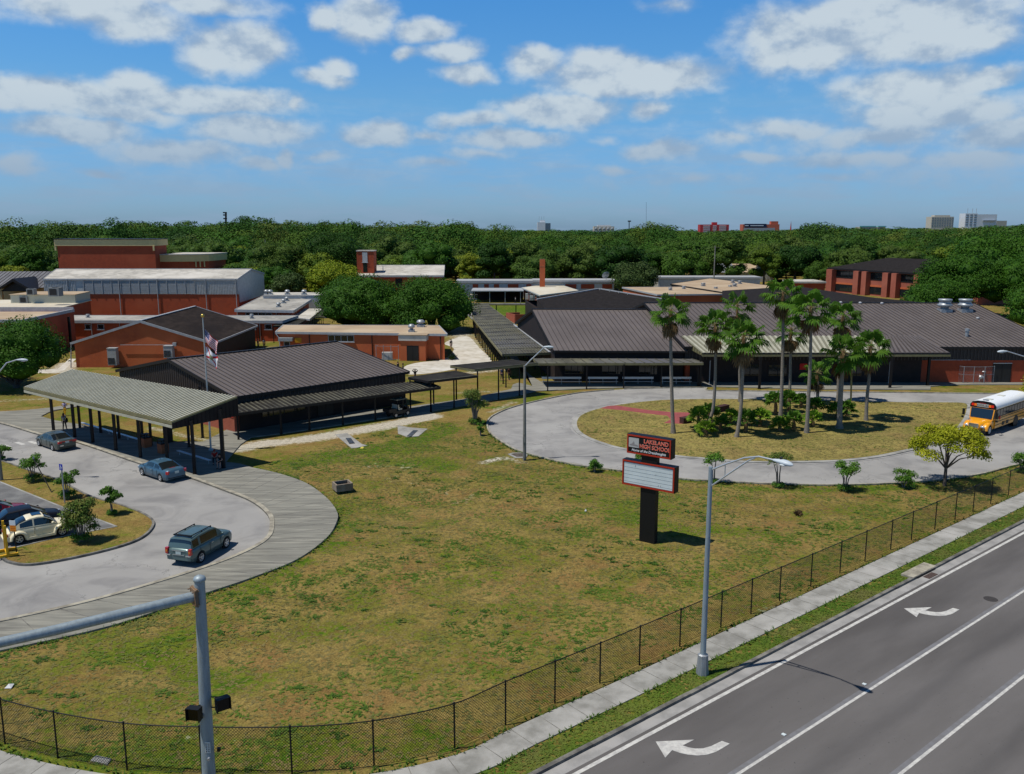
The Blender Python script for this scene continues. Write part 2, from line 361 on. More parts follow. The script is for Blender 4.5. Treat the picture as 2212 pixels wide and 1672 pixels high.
def foliage(name, cs, sc=.8, rand=.5, trans=.18):
    m = bpy.data.materials.new(name); m.use_nodes = True; t = m.node_tree; b = t.nodes['Principled BSDF']
    b.inputs['Roughness'].default_value = .62; b.inputs['Specular IOR Level'].default_value = .12
    tcn = N(t, 'ShaderNodeTexCoord'); oi = N(t, 'ShaderNodeObjectInfo')
    a = noise_(t, tcn.outputs['Object'], sc, 3, .6).outputs[0]
    c = mix_(t, sstep(t, a, .35, .65), cs[0], cs[1])
    if len(cs) > 2:
        r2 = N(t, 'ShaderNodeValToRGB'); r2.color_ramp.elements[0].color = (*cs[2], 1); r2.color_ramp.elements[1].color = (*cs[3], 1)
        for k, cc in enumerate(cs[4:]):
            e = r2.color_ramp.elements.new((k+1)/(len(cs)-3)); e.color = (*cc, 1)
        lk(t, oi.outputs['Random'], r2.inputs[0]); c = mix_(t, .75, c, r2.outputs[0])
    f = math_(t, 'MULTIPLY_ADD', oi.outputs['Random'], rand, 1-rand/2)
    cc = N(t, 'ShaderNodeCombineXYZ'); [lk(t, f, cc.inputs[i]) for i in range(3)]
    c = mix_(t, 1., c, cc.outputs[0], 'MULTIPLY')
    lk(t, c, b.inputs['Base Color'])
    tr = N(t, 'ShaderNodeBsdfTranslucent'); lk(t, c, tr.inputs[0]); mx = N(t, 'ShaderNodeMixShader'); mx.inputs[0].default_value = trans
    lk(t, b.outputs[0], mx.inputs[1]); lk(t, tr.outputs[0], mx.inputs[2]); lk(t, mx.outputs[0], t.nodes['Material Output'].inputs[0])
    return m
M['leafF'] = foliage('forest_leaves', [(.034, .100, .008), (.065, .145, .012), (.018, .062, .008), (.17, .19, .015), (.045, .125, .010), (.075, .105, .020), (.022, .075, .010)], .35, .6)
M['leafN'] = foliage('oak_leaves', [(.026, .082, .006), (.050, .125, .010)], .9, .1)
M['leafY'] = foliage('yellow_green_leaves', [(.13, .20, .010), (.24, .28, .016)], 1.2, .1)
M['leafY2'] = foliage('golden_green_leaves', [(.26, .29, .012), (.36, .37, .02)], 1.2, .1)
M['leafM'] = foliage('magnolia_leaves', [(.034, .070, .016), (.070, .105, .030)], 1.5, .15)
M['leafS'] = foliage('shrub_leaves', [(.050, .135, .014), (.095, .19, .022)], 2.5, .35)
M['leafR'] = foliage('new_growth_leaves', [(.13, .14, .03), (.08, .15, .025)], 2.5, .2)
M['palm'] = foliage('palm_leaves', [(.050, .130, .012), (.085, .175, .016)], 1.5, .25, .3)
M['palmy'] = foliage('palmetto_leaves', [(.10, .21, .014), (.18, .28, .022)], 1.5, .35, .3)
M['dead'] = mk('dead_fronds', (.20, .12, .05), (.12, .075, .035), 4, .9)
M['petiole'] = mk('palm_petiole', (.30, .30, .12), (.22, .17, .06), 3, .6)
M['trunkp'] = mk('palm_trunk', (.29, .255, .21), (.16, .14, .115), 6, .9, bump=.5, bscale=14, stretch=(1, 1, 5))
M['bark'] = mk('bark', (.11, .09, .075), (.06, .05, .042), 5, .95, bump=.5, bscale=12)
M['barkl'] = mk('pale_bark', (.25, .21, .17), (.16, .13, .105), 6, .9)
# ================================================================ GROUND
O = Vector((12.6, 43.45, 0)); ROADA = math.atan2(.638, .77)
DS = Vector((math.cos(ROADA), math.sin(ROADA), 0)); DN = Vector((math.sin(ROADA), -math.cos(ROADA), 0))
def SN(s, n, z=0.): v = O+DS*s+DN*n; v.z = z; return v
DIPS = [(g(850, 1085), 7, 4.5, .45), (g(700, 1330), 5, 3.5, .35), (g(1150, 1250), 7, 3.5, .25), (g(470, 1430), 3.5, 2.5, .4)]
def hz(x, y):
    z = 0.
    for c, sx_, sy_, d in DIPS: z -= d*math.exp(-((x-c.x)/sx_)**2-((y-c.y)/sy_)**2)
    return z if z < -.02 else 0.
def axis(lo, hi, st, far):
    a = list(np.arange(lo, hi, st)); e = st; x = a[-1]
    while x < far[1]: e *= 1.35; x += e; a.append(x)
    e = st; x = a[0]
    while x > far[0]: e *= 1.35; x -= e; a.insert(0, x)
    return np.array(a)
gx = axis(-62, 62, .5, (-6000, 6000)); gy = axis(27, 150, .5, (-400, 9000))
X, Y = np.meshgrid(gx, gy); nx, ny = len(gx), len(gy)
Z = np.zeros_like(X)
for c, a_, b_, d in DIPS: Z -= d*np.exp(-((X-c.x)/a_)**2-((Y-c.y)/b_)**2)
Z[Z > -.02] = 0
def seg_field(pts, r):
    f = np.zeros_like(X)
    P = [g(*p) for p in pts]
    for a, b in zip(P, P[1:] if len(P) > 1 else P):
        d = b-a; L2 = max(d.length_squared, 1e-6)
        t = np.clip(((X-a.x)*d.x+(Y-a.y)*d.y)/L2, 0, 1)
        dd = np.hypot(X-a.x-t*d.x, Y-a.y-t*d.y); f = np.maximum(f, np.clip(1-dd/r, 0, 1))
    return f
sand = np.zeros_like(X); lush = np.zeros_like(X)
for pts, r, w in [([(520, 968), (560, 960), (640, 952), (720, 940), (800, 925), (860, 914), (925, 897)], 2.6, 1.3), ([(860, 914), (900, 907), (935, 900)], 2.0, 1.5),
                  ([(1040, 1000), (1090, 989)], 1.0, .95), ([(1104, 992), (1130, 1000)], 1.2, .8), ([(800, 1005), (880, 1012)], 4.5, .5), ([(740, 1062), (700, 1050)], 2.2, .42),
                  ([(990, 1075), (1010, 1068)], 1.8, .5), ([(860, 1030), (960, 1060)], 3., .5), ([(890, 885), (1000, 868)], 2.0, .8), ([(900, 815), (1080, 800)], 3., .75), ([(960, 850), (1080, 845)], 2., .6),
                  ([(1060, 890), (1110, 870)], 1.5, .7), ([(560, 930), (430, 958)], 2., .7), ([(330, 925), (440, 950)], 1.6, .75), ([(980, 705), (1020, 760)], 6, .9), ([(1085, 700), (1120, 690)], 8, .8),
                  ([(500, 765), (600, 752)], 6, .7), ([(130, 803), (150, 785)], 3, 1.3), ([(0, 866), (90, 862)], 3, .6), ([(1100, 1180), (1400, 1185)], 3, .25), ([(200, 1560), (560, 1600)], 4, .35),
                  ([(1640, 1330), (2000, 1180), (2180, 1100)], 1.2, .55), ([(1330, 1490), (1640, 1345)], 1.0, .6)]:
    sand = np.maximum(sand, seg_field(pts, r)*w)
for pts, r, w in [([(700, 985), (850, 965), (960, 925)], 3.2, 1.25), ([(620, 1000), (760, 990), (900, 1000), (960, 1010)], 2.2, 1.), ([(1010, 880), (1120, 880), (1180, 855)], 1.6, .9),
                  ([(560, 1015), (720, 1100), (700, 1190), (500, 1290)], 1.6, .7), ([(320, 1400), (440, 1440), (500, 1470)], 2.2, .8), ([(1220, 860), (1500, 842)], 1.3, 1.), ([(1320, 1105), (1450, 1140), (1700, 1160)], 2.5, .6),
                  ([(1240, 1010), (1300, 1020), (1700, 1060), (2000, 1050)], 1.4, .75), ([(1060, 675), (1180, 670)], 22, 1.7), ([(1300, 1560), (1700, 1370), (2212, 1110)], 1.4, .35),
                  ([(2140, 826), (1980, 826)], 1.2, 1.), ([(1000, 1240), (1150, 1300)], 2.5, .45), ([(30, 1620), (500, 1640), (900, 1600)], 2.5, .5)]:
    lush = np.maximum(lush, seg_field(pts, r)*w)
me = bpy.data.meshes.new('ground')
co = np.stack([X, Y, Z], -1).reshape(-1, 3).astype(np.float32)
ii = (np.arange(ny-1)[:, None]*nx+np.arange(nx-1)[None, :]).reshape(-1)
fc = np.stack([ii, ii+1, ii+nx+1, ii+nx], -1).astype(np.int32)
me.vertices.add(len(co)); me.vertices.foreach_set('co', co.ravel()); me.loops.add(fc.size); me.loops.foreach_set('vertex_index', fc.ravel())
me.polygons.add(len(fc)); me.polygons.foreach_set('loop_start', np.arange(0, fc.size, 4, dtype=np.int32)); me.polygons.foreach_set('loop_total', np.full(len(fc), 4, dtype=np.int32))
me.update(calc_edges=True); me.polygons.foreach_set('use_smooth', [True]*len(fc))
for nm, arr in (('sand', sand), ('lush', lush)):
    a = me.attributes.new(nm, 'FLOAT', 'POINT'); a.data.foreach_set('value', arr.ravel().astype(np.float32))
gr = bpy.data.objects.new('ground', me); COL.objects.link(gr); gr['kind'] = 'structure'
def grass_mat(name, dry, islandy=0.):
    m = bpy.data.materials.new(name); m.use_nodes = True; t = m.node_tree; b = t.nodes['Principled BSDF']
    b.inputs['Roughness'].default_value = .95; b.inputs['Specular IOR Level'].default_value = .1
    v = N(t, 'ShaderNodeTexCoord').outputs['Object']
    big = noise_(t, v, .09, 4, .55).outputs[0]; mid = noise_(t, v, .42, 6, .65).outputs[0]; fine = noise_(t, v, 2.6, 6, .7).outputs[0]; vf = noise_(t, v, 11, 4, .7).outputs[0]
    red = noise_(t, vmath(t, 'ADD', v, (31, 7, 0)).outputs[0], .3, 6, .65).outputs[0]
    c = mix_(t, sstep(t, math_(t, 'ADD', math_(t, 'MULTIPLY', mid, .6), math_(t, 'MULTIPLY', big, .4)), .42, .57), dry[0], dry[1])
    c = mix_(t, sstep(t, red, .46, .66, 0, .75), c, dry[2])
    sm = math_(t, 'ADD', math_(t, 'MULTIPLY', mid, .55), math_(t, 'MULTIPLY', fine, .5))
    A = N(t, 'ShaderNodeAttribute', attribute_name='lush').outputs['Fac']; S = N(t, 'ShaderNodeAttribute', attribute_name='sand').outputs['Fac']
    gm = math_(t, 'ADD', math_(t, 'ADD', sm, math_(t, 'MULTIPLY', A, .22)), math_(t, 'MULTIPLY', math_(t, 'SUBTRACT', big, .5), .35))
    c = mix_(t, sstep(t, gm, .555-islandy*-.06, .66-islandy*-.06, 0, .85), c, dry[3])
    gm2 = math_(t, 'ADD', math_(t, 'ADD', math_(t, 'MULTIPLY', noise_(t, vmath(t, 'ADD', v, (3, 91, 0)).outputs[0], 1.5, 5, .7).outputs[0], .72), math_(t, 'MULTIPLY', mid, .30)), math_(t, 'MULTIPLY', A, .10))
    c = mix_(t, sstep(t, gm2, .575, .635, 0, .9), c, dry[4])
    sd = math_(t, 'ADD', math_(t, 'MULTIPLY', S, .92), math_(t, 'MULTIPLY', math_(t, 'SUBTRACT', math_(t, 'ADD', math_(t, 'MULTIPLY', fine, .6), math_(t, 'MULTIPLY', mid, .5)), .55), 1.9))
    c = mix_(t, sstep(t, sd, .40, .85, 0, .9), c, (.48, .44, .36))
    w2 = noise_(t, vmath(t, 'ADD', v, (71, 13, 0)).outputs[0], 1.7, 8, .75).outputs[0]
    c = mix_(t, sstep(t, w2, .655, .72, 0, .5), c, (.42, .37, .28))
    k = math_(t, 'ADD', sstep(t, vf, .25, .75, .55, 1.45), sstep(t, fine, .3, .7, -.22, .22))
    cc = N(t, 'ShaderNodeCombineXYZ'); [lk(t, k, cc.inputs[i]) for i in range(3)]
    c = mix_(t, 1., c, cc.outputs[0], 'MULTIPLY'); lk(t, c, b.inputs['Base Color'])
    bn = N(t, 'ShaderNodeBump'); bn.inputs['Strength'].default_value = .55; bn.inputs['Distance'].default_value = .12
    lk(t, math_(t, 'ADD', vf, math_(t, 'MULTIPLY', fine, .8)), bn.inputs['Height']); lk(t, bn.outputs[0], b.inputs['Normal'])
    return m
M['grass'] = grass_mat('lawn', [(.230, .170, .050), (.155, .138, .027), (.210, .122, .042), (.105, .138, .010), (.055, .115, .005)])
M['grassi'] = grass_mat('lawn_dry', [(.272, .222, .068), (.20, .168, .050), (.22, .155, .058), (.135, .14, .030), (.10, .125, .020)], 1.)
gr.data.materials.append(M['grass'])
# ---------------------------------------------------------------- left loop drive
outer = smooth_line(G([(-260, 870), (-100, 896), (0, 916), (86, 941), (164, 957), (300, 1003), (400, 1031), (480, 1060), (540, 1084), (575, 1111), (583, 1135), (570, 1168), (500, 1205), (380, 1246), (200, 1298), (0, 1343), (-200, 1380)]), 5)
m = MB(); m.prism(G([(-260, 1500), (-200, 1380), (-200, 1380)])[:1]+list(reversed(outer))+[g(-500, 900), g(-700, 1100)], -.3, .008, bot=False); struct('drive', m, M['drive'])
park = G([(-420, 1010), (-120, 1020), (0, 1044), (145, 1103), (202, 1122), (252, 1141), (197, 1151), (154, 1158), (48, 1183), (0, 1195), (-300, 1260)])
isl = smooth_line(G([(-260, 935), (-100, 967), (7, 1000), (60, 1019), (119, 1038), (190, 1074), (261, 1095), (309, 1114), (329, 1133), (309, 1160), (261, 1181), (166, 1205), (71, 1221), (24, 1216), (0, 1205), (-80, 1190)]), 5)
m = MB(); m.prism([v for v in isl]+[g(-300, 1150)], -.2, .11, bot=False); struct('grass_island', m, M['grass'])
m = MB(); m.prism(park, -.1, .125, bot=False); struct('parking_lot', m, M['park'])
kerb(isl, -.16, 0, .15, M['kerbd'])
for a, b in zip(park[1:-1], park[2:-1]):     # painted / concrete edge of the parking bay
    m = MB(); d = (b-a).normalized(); nrm = Vector((d.y, -d.x, 0))*.07
    m.prism([a-nrm, b-nrm, b+nrm, a+nrm], .1, .14, bot=False); struct('parking_edge', m, M['concl'])
# crosswalk bars by the plaza
for (x, y) in [(14, 964), (43, 958), (72, 956)]:
    m = MB(); c = g(x, y); d = Vector((math.cos(R(-38)), math.sin(R(-38)), 0)); n_ = Vector((-d.y, d.x, 0))
    m.prism([c-d*.75-n_*.2, c+d*.75-n_*.2, c+d*.75+n_*.2, c-d*.75+n_*.2], 0, .013, bot=False); struct('crosswalk_bar', m, M['paint'])
# curved concrete walk outside the loop
walk_out = smooth_line(G([(545, 1012), (600, 1024), (660, 1045), (705, 1077), (728, 1108), (727, 1130), (705, 1165), (640, 1212), (540, 1252), (445, 1284), (250, 1352), (0, 1409), (-200, 1450)]), 5)
i0 = min(range(len(outer)), key=lambda i: (outer[i]-g(442, 1046)).length)
inner = offset_line(outer, -.0)
m = MB(); ring = inner[i0:]+list(reversed(walk_out)); m.prism(ring, -.2, .10, bot=False); struct('curved_walk', m, M['conc'])
# joints across the curved walk
m = MB(); wi = inner[i0:]; wo_ = walk_out
for k in range(1, 26):
    t = k/26.; a = wi[int(t*(len(wi)-1))]; b = wo_[int(t*(len(wo_)-1))]; d = (b-a).normalized(); n_ = Vector((d.y, -d.x, 0))*.02
    m.prism([a-n_, b-n_, b+n_, a+n_], .095, .104, bot=False)
struct('walk_joints', m, M['kerbd'])
plaza = outer[:i0+1]+[g(x, y) for x, y in [(545, 1012), (520, 1004), (487, 1000), (497, 988), (520, 962), (543, 946), (608, 938), (669, 929), (741, 918), (811, 907), (871, 899), (931, 890), (981, 881), (1077, 863), (1122, 855), (1158, 846), (1183, 845), (1160, 838), (1120, 828), (1108, 832), (1104, 842), (1060, 852), (1004, 863), (886, 880), (700, 893), (490, 930), (440, 956), (340, 957), (300, 954), (240, 933), (170, 918), (120, 910), (88, 901), (112, 889), (170, 879), (215, 874), (212, 869), (196, 868), (112, 882), (50, 888), (-60, 894), (-260, 840)]]
m = MB(); m.prism(plaza, -.2, .104, bot=False); struct('concrete_walk', m, M['conc'])
m = MB(); m.prism(G([(1158, 846), (1183, 845), (1267, 841), (1347, 839), (1428, 837), (1507, 834), (1522, 836), (1770, 842), (2010, 843), (2010, 836), (2060, 832), (2300, 832), (2300, 822), (1990, 824), (1500, 826), (1172, 828), (1150, 815), (1110, 780), (1050, 720), (1000, 672), (1020, 668), (1072, 718), (1100, 745), (1130, 790), (1150, 836)]), -.2, .10, bot=False); struct('concrete_walk', m, M['conc'])
kerb(outer, -.3, 0, .15, M['kerb'])
# ---------------------------------------------------------------- bus loop
bo = smooth_line(G([(2420, 985), (2330, 990), (2212, 1003), (2126, 1025), (2033, 1039), (1934, 1046), (1796, 1050), (1659, 1047), (1523, 1040), (1469, 1036), (1341, 1019), (1261, 1009), (1216, 1001), (1161, 988), (1124, 977), (1104, 969), (1078, 953), (1058, 937), (1051, 921), (1054, 907), (1070, 895), (1104, 881), (1154, 868), (1216, 855), (1261, 848), (1347, 841), (1421, 839), (1521, 838), (1530, 844), (1603, 845), (1770, 847), (2080, 850), (2212, 852), (2420, 853)]), 4)
m = MB(); m.prism(bo+[g(2700, 853), g(2700, 940)], -.3, .008, bot=False); struct('bus_loop', m, M['drive'])
kerb(bo[:100], .15, 0, .13, M['kerb'])
kerb(bo[100:], .15, 0, .13, M['kerb'])
bi = smooth_line(G([(1603, 864), (1451, 865), (1361, 873), (1301, 883), (1261, 896), (1247, 911), (1250, 929), (1271, 945), (1311, 960), (1351, 970), (1459, 985), (1515, 990), (1603, 997), (1686, 998), (1796, 996), (1879, 988), (1942, 976), (1989, 963), (2050, 937), (2078, 910), (2088, 885), (2084, 873), (2040, 871), (1970, 871), (1770, 867)]), 5, True)
m = MB(); m.prism(bi, -.2, .11, bot=False); struct('palm_island', m, M['grassi'])
kerb(bi, .5, 0, .10, M['concl'], True); kerb(offset_line(bi, .5, True), .25, 0, .03, M['gutter'], True)
m = MB(); m.prism([p+Vector((0, 0, 0)) for p in G([(1297, 884), (1313, 879), (1333, 878), (1401, 888), (1457, 893), (1489, 893), (1503, 897), (1487, 914), (1476, 918), (1434, 916), (1449, 908), (1441, 900), (1420, 898), (1341, 888), (1320, 886)])], 0, .118, bot=False); struct('brick_path', m, M['brickpath'])
m = MB(); m.prism(G([(1161, 987), (1190, 991), (1260, 1003), (1256, 1005), (1216, 1000)]), 0, .013, bot=False); struct('concrete_patch', m, M['concl'])
# sandy path behind the link walkway
m = MB(); m.prism(smooth_line(G([(878, 808), (874, 792), (905, 783), (950, 778), (972, 767), (980, 752), (960, 742), (985, 730), (1012, 727), (1036, 752), (1062, 780), (1020, 790), (985, 797), (930, 806)]), 4, True), -.1, .006, bot=False); struct('sandy_path', m, M['sand'])
m = MB(); m.prism(G([(120, 806), (138, 800), (165, 775), (150, 775), (125, 797), (60, 800), (60, 806)]), -.1, .006, bot=False); struct('sandy_path', m, M['sand'])
# ---------------------------------------------------------------- main road
def roadobj(name, mb, mat): o = mb.obj(name, mat); o.location = O; o.rotation_euler = (0, 0, ROADA); o['kind'] = 'structure'; return o
t = M['asph'].node_tree; b = t.nodes['Principled BSDF']; src = b.inputs['Base Color'].links[0].from_socket
sp = N(t, 'ShaderNodeSeparateXYZ'); tcn = N(t, 'ShaderNodeTexCoord'); lk(t, tcn.outputs['Object'], sp.inputs[0])
wob = noise_(t, vmath(t, 'MULTIPLY', tcn.outputs['Object'], (.12, .5, 1)).outputs[0], 1., 4, .6).outputs[0]
yy = math_(t, 'ADD', sp.outputs[1], math_(t, 'MULTIPLY', wob, 1.6)); band = None
for yc, wd, st in ((-8.9, .8, .38), (-12.7, .9, .32), (-4.9, .7, .12)):
    q = math_(t, 'ABSOLUTE', math_(t, 'SUBTRACT', yy, yc)); f = sstep(t, q, 0, wd, st, 0); band = f if band is None else math_(t, 'MAXIMUM', band, f)
lk(t, mix_(t, band, src, (.05, .048, .048)), b.inputs['Base Color'])
spk = noise_(t, tcn.outputs['Object'], 7, 2, .5).outputs[0]
lk(t, mix_(t, sstep(t, spk, .70, .74, 0, .55), mix_(t, band, src, (.055, .052, .052)), (.045, .043, .043)), b.inputs['Base Color'])
m = MB(); m.add([(-45, -3.85, 0), (-45, -42, 0), (170, -42, 0), (170, -3.85, 0)], [(0, 1, 2, 3)])
for v in range(4): m.v[v] = (m.v[v][0], m.v[v][1], .006)
roadobj('road', m, M['asph'])
m = MB(); m.add([(-45, -3.3, .012), (-45, -3.85, .006), (170, -3.85, .006), (170, -3.3, .012)], [(0, 1, 2, 3)]); roadobj('gutter', m, M['gutter'])
m = MB(); random.seed(3)
s0 = -45.
while s0 < 170:
    w_ = 3.0; zt = .13+random.uniform(-.006, .006)
    m.box((s0+w_/2, -3.2+random.uniform(-.008, .008), zt/2-.05), (w_-.015, .2, zt+.1)); s0 += w_
roadobj('kerb', m, M['kerbd'])
m = MB(); m.add([(-45, -4.02, .010), (-45, -4.2, .010), (170, -4.2, .010), (170, -4.02, .010)], [(0, 1, 2, 3)]); roadobj('road_marking', m, M['paint'])
for yl in (-7.9, -11.75, -15.6):
    m = MB(); m.add([(-45, yl, .010), (-45, yl-.13, .010), (170, yl-.13, .010), (170, yl, .010)], [(0, 1, 2, 3)]); roadobj('road_marking', m, M['paint'])
    m = MB(); m.add([(-45, yl+.2, .0085), (-45, yl+.005, .0085), (170, yl+.005, .0085), (170, yl+.2, .0085)], [(0, 1, 2, 3)]); roadobj('worn_marking', m, M['paintold'])
AR = [(358, 1102), (690, 1085), (590, 1135), (640, 1152), (700, 1163), (770, 1160), (840, 1140), (890, 1115), (930, 1097), (997, 1120), (940, 1155), (880, 1190), (800, 1215), (720, 1222), (640, 1215), (570, 1200), (500, 1175), (440, 1240)]
AW = [g(x*.25+1327, y*.25+1327) for x, y in AR]
dlt = g(1952.7, 1314.5)-AW[0]; dlt = DS*dlt.dot(DS)+DN*(dlt.dot(DN))
for d in (Vector((0, 0, 0)), dlt):
    m = MB(); m.prism([p+d for p in AW], .004, .0145, bot=False); struct('lane_arrow', m, M['paint'])
# verge walk of the main road, following the fence
FT = [g(x, y, 1.93) for x, y in [(-130, 1470), (0, 1510), (115, 1538), (266, 1562), (430, 1570), (626, 1570), (805, 1557), (981, 1520), (1092, 1472)]]
fence_base = [Vector((p.x, p.y, 0)) for p in FT]+[g(x, y) for x, y in [(1291, 1470), (1623, 1326)]]
ch = [fence_base[-1]+DS*k for k in (3, 30, 60, 120)]
fl = smooth_line(fence_base[:9]+[SN(-10.6, 0), SN(-5, 0), SN(0, 0)], 4)+[SN(s_, 0) for s_ in (20, 45, 80, 120)]
wa = offset_line(fl, .42); wb = offset_line(fl, 1.85)
m = MB(); m.prism(wa+list(reversed(wb)), -.2, .05, bot=False); struct('sidewalk', m, M['concl'])
m = MB()
cum = 0; nxt = 0
for i in range(len(wa)-1):
    L = (wa[i+1]-wa[i]).length; k = 0
    while cum+L > nxt:
        t_ = (nxt-cum)/L; a = wa[i].lerp(wa[i+1], t_); b_ = wb[i].lerp(wb[i+1], t_); d = (wa[i+1]-wa[i]).normalized()*.014
        m.prism([a-d, b_-d, b_+d, a+d], .04, .0535, bot=False); nxt += 1.55
    cum += L
struct('sidewalk_joints', m, M['kerbd'])
# ---------------------------------------------------------------- grass tufts on the near lawn (nobody could count them)
rng = np.random.default_rng(7)
lawnpoly = [(x_, y_) for x_, y_ in [(p.x, p.y) for p in reversed(walk_out)]]
LP = np.array([(p.x, p.y) for p in list(reversed(walk_out))+[g(700, 965), g(900, 915), g(1040, 900)]+[q for q in reversed(bo[8:75])]+[SN(60, -.3), SN(0, -.3), SN(-12, -.3)]+list(reversed([p for p in fence_base[:9]]))])
def inpoly(px, py, P):
    c = np.zeros(len(px), bool); n = len(P); j = n-1
    for i in range(n):
        xi, yi = P[i]; xj, yj = P[j]
        k = ((yi > py) != (yj > py)) & (px < (xj-xi)*(py-yi)/(yj-yi+1e-12)+xi); c ^= k; j = i
    return c
nt_ = 150000
px = rng.uniform(-36, 62, nt_); py = rng.uniform(27, 90, nt_); keep = inpoly(px, py, LP); px, py = px[keep], py[keep]
cl = np.sin(px*1.1+3*np.sin(py*.7))+np.sin(py*1.3+2*np.sin(px*.9))+np.sin(px*.31-py*.43)*1.2+rng.normal(0, .9, len(px))
green = cl > 1.35
def tufts(px, py, h0, w0, name, mat, zo=0.):
    n = len(px); z0 = np.array([hz(a, b) for a, b in zip(px, py)])+zo; V = np.zeros((n, 3, 3, 3), np.float32)
    for k in range(3):
        a = rng.uniform(0, 6.28, n); h = rng.uniform(.5, 1.2, n)*h0; w = rng.uniform(.6, 1.2, n)*w0*.6; lx = np.sin(a)*w0*2*rng.uniform(.6, 1.3, n); ly = -np.cos(a)*w0*2*rng.uniform(.6, 1.3, n)
        V[:, k, 0] = np.stack([px-np.cos(a)*w-lx*.4, py-np.sin(a)*w-ly*.4, z0+.005], -1); V[:, k, 1] = np.stack([px+np.cos(a)*w-lx*.4, py+np.sin(a)*w-ly*.4, z0+.005], -1); V[:, k, 2] = np.stack([px+lx, py+ly, z0+h], -1)
    V = V.reshape(-1, 3); nf = len(V)//3; me = bpy.data.meshes.new(name); me.vertices.add(len(V)); me.vertices.foreach_set('co', V.ravel())
    me.loops.add(len(V)); me.loops.foreach_set('vertex_index', np.arange(len(V), dtype=np.int32)); me.polygons.add(nf)
    me.polygons.foreach_set('loop_start', np.arange(0, len(V), 3, dtype=np.int32)); me.polygons.foreach_set('loop_total', np.full(nf, 3, dtype=np.int32)); me.update(calc_edges=True)
    me.materials.append(mat); o = bpy.data.objects.new(name, me); COL.objects.link(o); return o
M['weed'] = mk('weed_green', (.060, .115, .006), (.11, .15, .014), .6, .9, c3=(.12, .12, .03), s3=.3)
M['straw'] = mk('straw', (.20, .16, .055), (.13, .11, .035), .6, .95, c3=(.12, .125, .03), s3=.4)
tag(tufts(px[green], py[green], .05, .10, 'weeds', M['weed']), 'low bright green weeds growing in patches on the lawn', 'weeds', kind='stuff')
sel = ~green & (rng.random(len(px)) < .5)
tag(tufts(px[sel], py[sel], .035, .08, 'dry_grass', M['straw']), 'dry straw coloured grass covering the sloping lawn', 'grass', kind='stuff')
bp_ = np.array([(p.x, p.y) for p in bi]); ix = rng.uniform(bp_[:, 0].min(), bp_[:, 0].max(), 26000); iy = rng.uniform(bp_[:, 1].min(), bp_[:, 1].max(), 26000); PB = np.array([(p.x, p.y) for p in G([(1290, 885), (1333, 876), (1401, 886), (1457, 891), (1489, 891), (1506, 897), (1487, 916), (1476, 920), (1430, 918), (1445, 908), (1441, 902), (1420, 900), (1341, 890), (1316, 888)])]); kk = inpoly(ix, iy, bp_) & ~inpoly(ix, iy, PB) & (rng.random(26000) < .3); ix, iy = ix[kk], iy[kk]
gsel = (np.sin(ix*.8+2*np.sin(iy*.6))+np.sin(iy*1.1+ix*.3)+rng.normal(0, .7, len(ix)) > 1.7)
tag(tufts(ix[~gsel], iy[~gsel], .03, .08, 'dry_grass', M['straw'], .11), 'dry straw coloured grass on the palm island', 'grass', kind='stuff')
tag(tufts(ix[gsel], iy[gsel], .06, .11, 'weeds', M['weed'], .11), 'green weeds in the dry grass of the palm island', 'weeds', kind='stuff')
cn = 5200; cx0 = rng.uniform(-36, 62, cn); cy0 = rng.uniform(27, 90, cn); kk = inpoly(cx0, cy0, LP) & ((np.sin(cx0*.45+2*np.sin(cy0*.33))+np.sin(cy0*.5+cx0*.2)+rng.normal(0, .8, cn)) > 1.15); cx0, cy0 = cx0[kk], cy0[kk]
rep = 12; rad = np.repeat(rng.uniform(.12, .42, len(cx0)), rep); qx = np.repeat(cx0, rep)+rng.normal(0, 1, len(rad))*rad*.7; qy = np.repeat(cy0, rep)+rng.normal(0, 1, len(rad))*rad*.5
M['clump'] = mk('weed_clump', (.035, .085, .005), (.065, .125, .010), .8, .9)
tag(tufts(qx, qy, .08, .085, 'weed_clumps', M['clump']), 'darker green clumps of weeds dotted over the lawn', 'weeds', kind='stuff')
ed_x, ed_y = [], []
for line, sg, i0_, i1_ in ((walk_out, 1, 0, 60), (bo, 1, 8, 75), (wa, 1, 0, len(wa)), (wb, -1, 0, len(wb))):
    for a, b_ in zip(line[i0_:i1_], line[i0_+1:i1_]):
        L_e = (b_-a).length; nrm = Vector(((b_-a).y, -(b_-a).x, 0)).normalized()
        for _ in range(int(L_e*16)):
            if math.sin(a.x*1.3+a.y*.9)+rng.normal(0, .8) < -.3: continue
            p = a.lerp(b_, rng.random())+nrm*(-sg*(-.04+abs(rng.normal(0, .16)))); ed_x.append(p.x); ed_y.append(p.y)
ez_ = tufts(np.array(ed_x), np.array(ed_y), .16, .07, 'edge_grass', M['clump']); tag(ez_, 'ragged green grass growing over the kerb and walk edges', 'grass', kind='stuff')
vs_ = rng.uniform(-30, 75, 9000); vn = 1.9+1.2*rng.random(9000); q = [SN(a, b) for a, b in zip(vs_, vn)]
tag(tufts(np.array([p.x for p in q]), np.array([p.y for p in q]), .06, .10, 'verge_grass', M['weed']), 'green grass strip between the sidewalk and the road kerb', 'grass', kind='stuff')
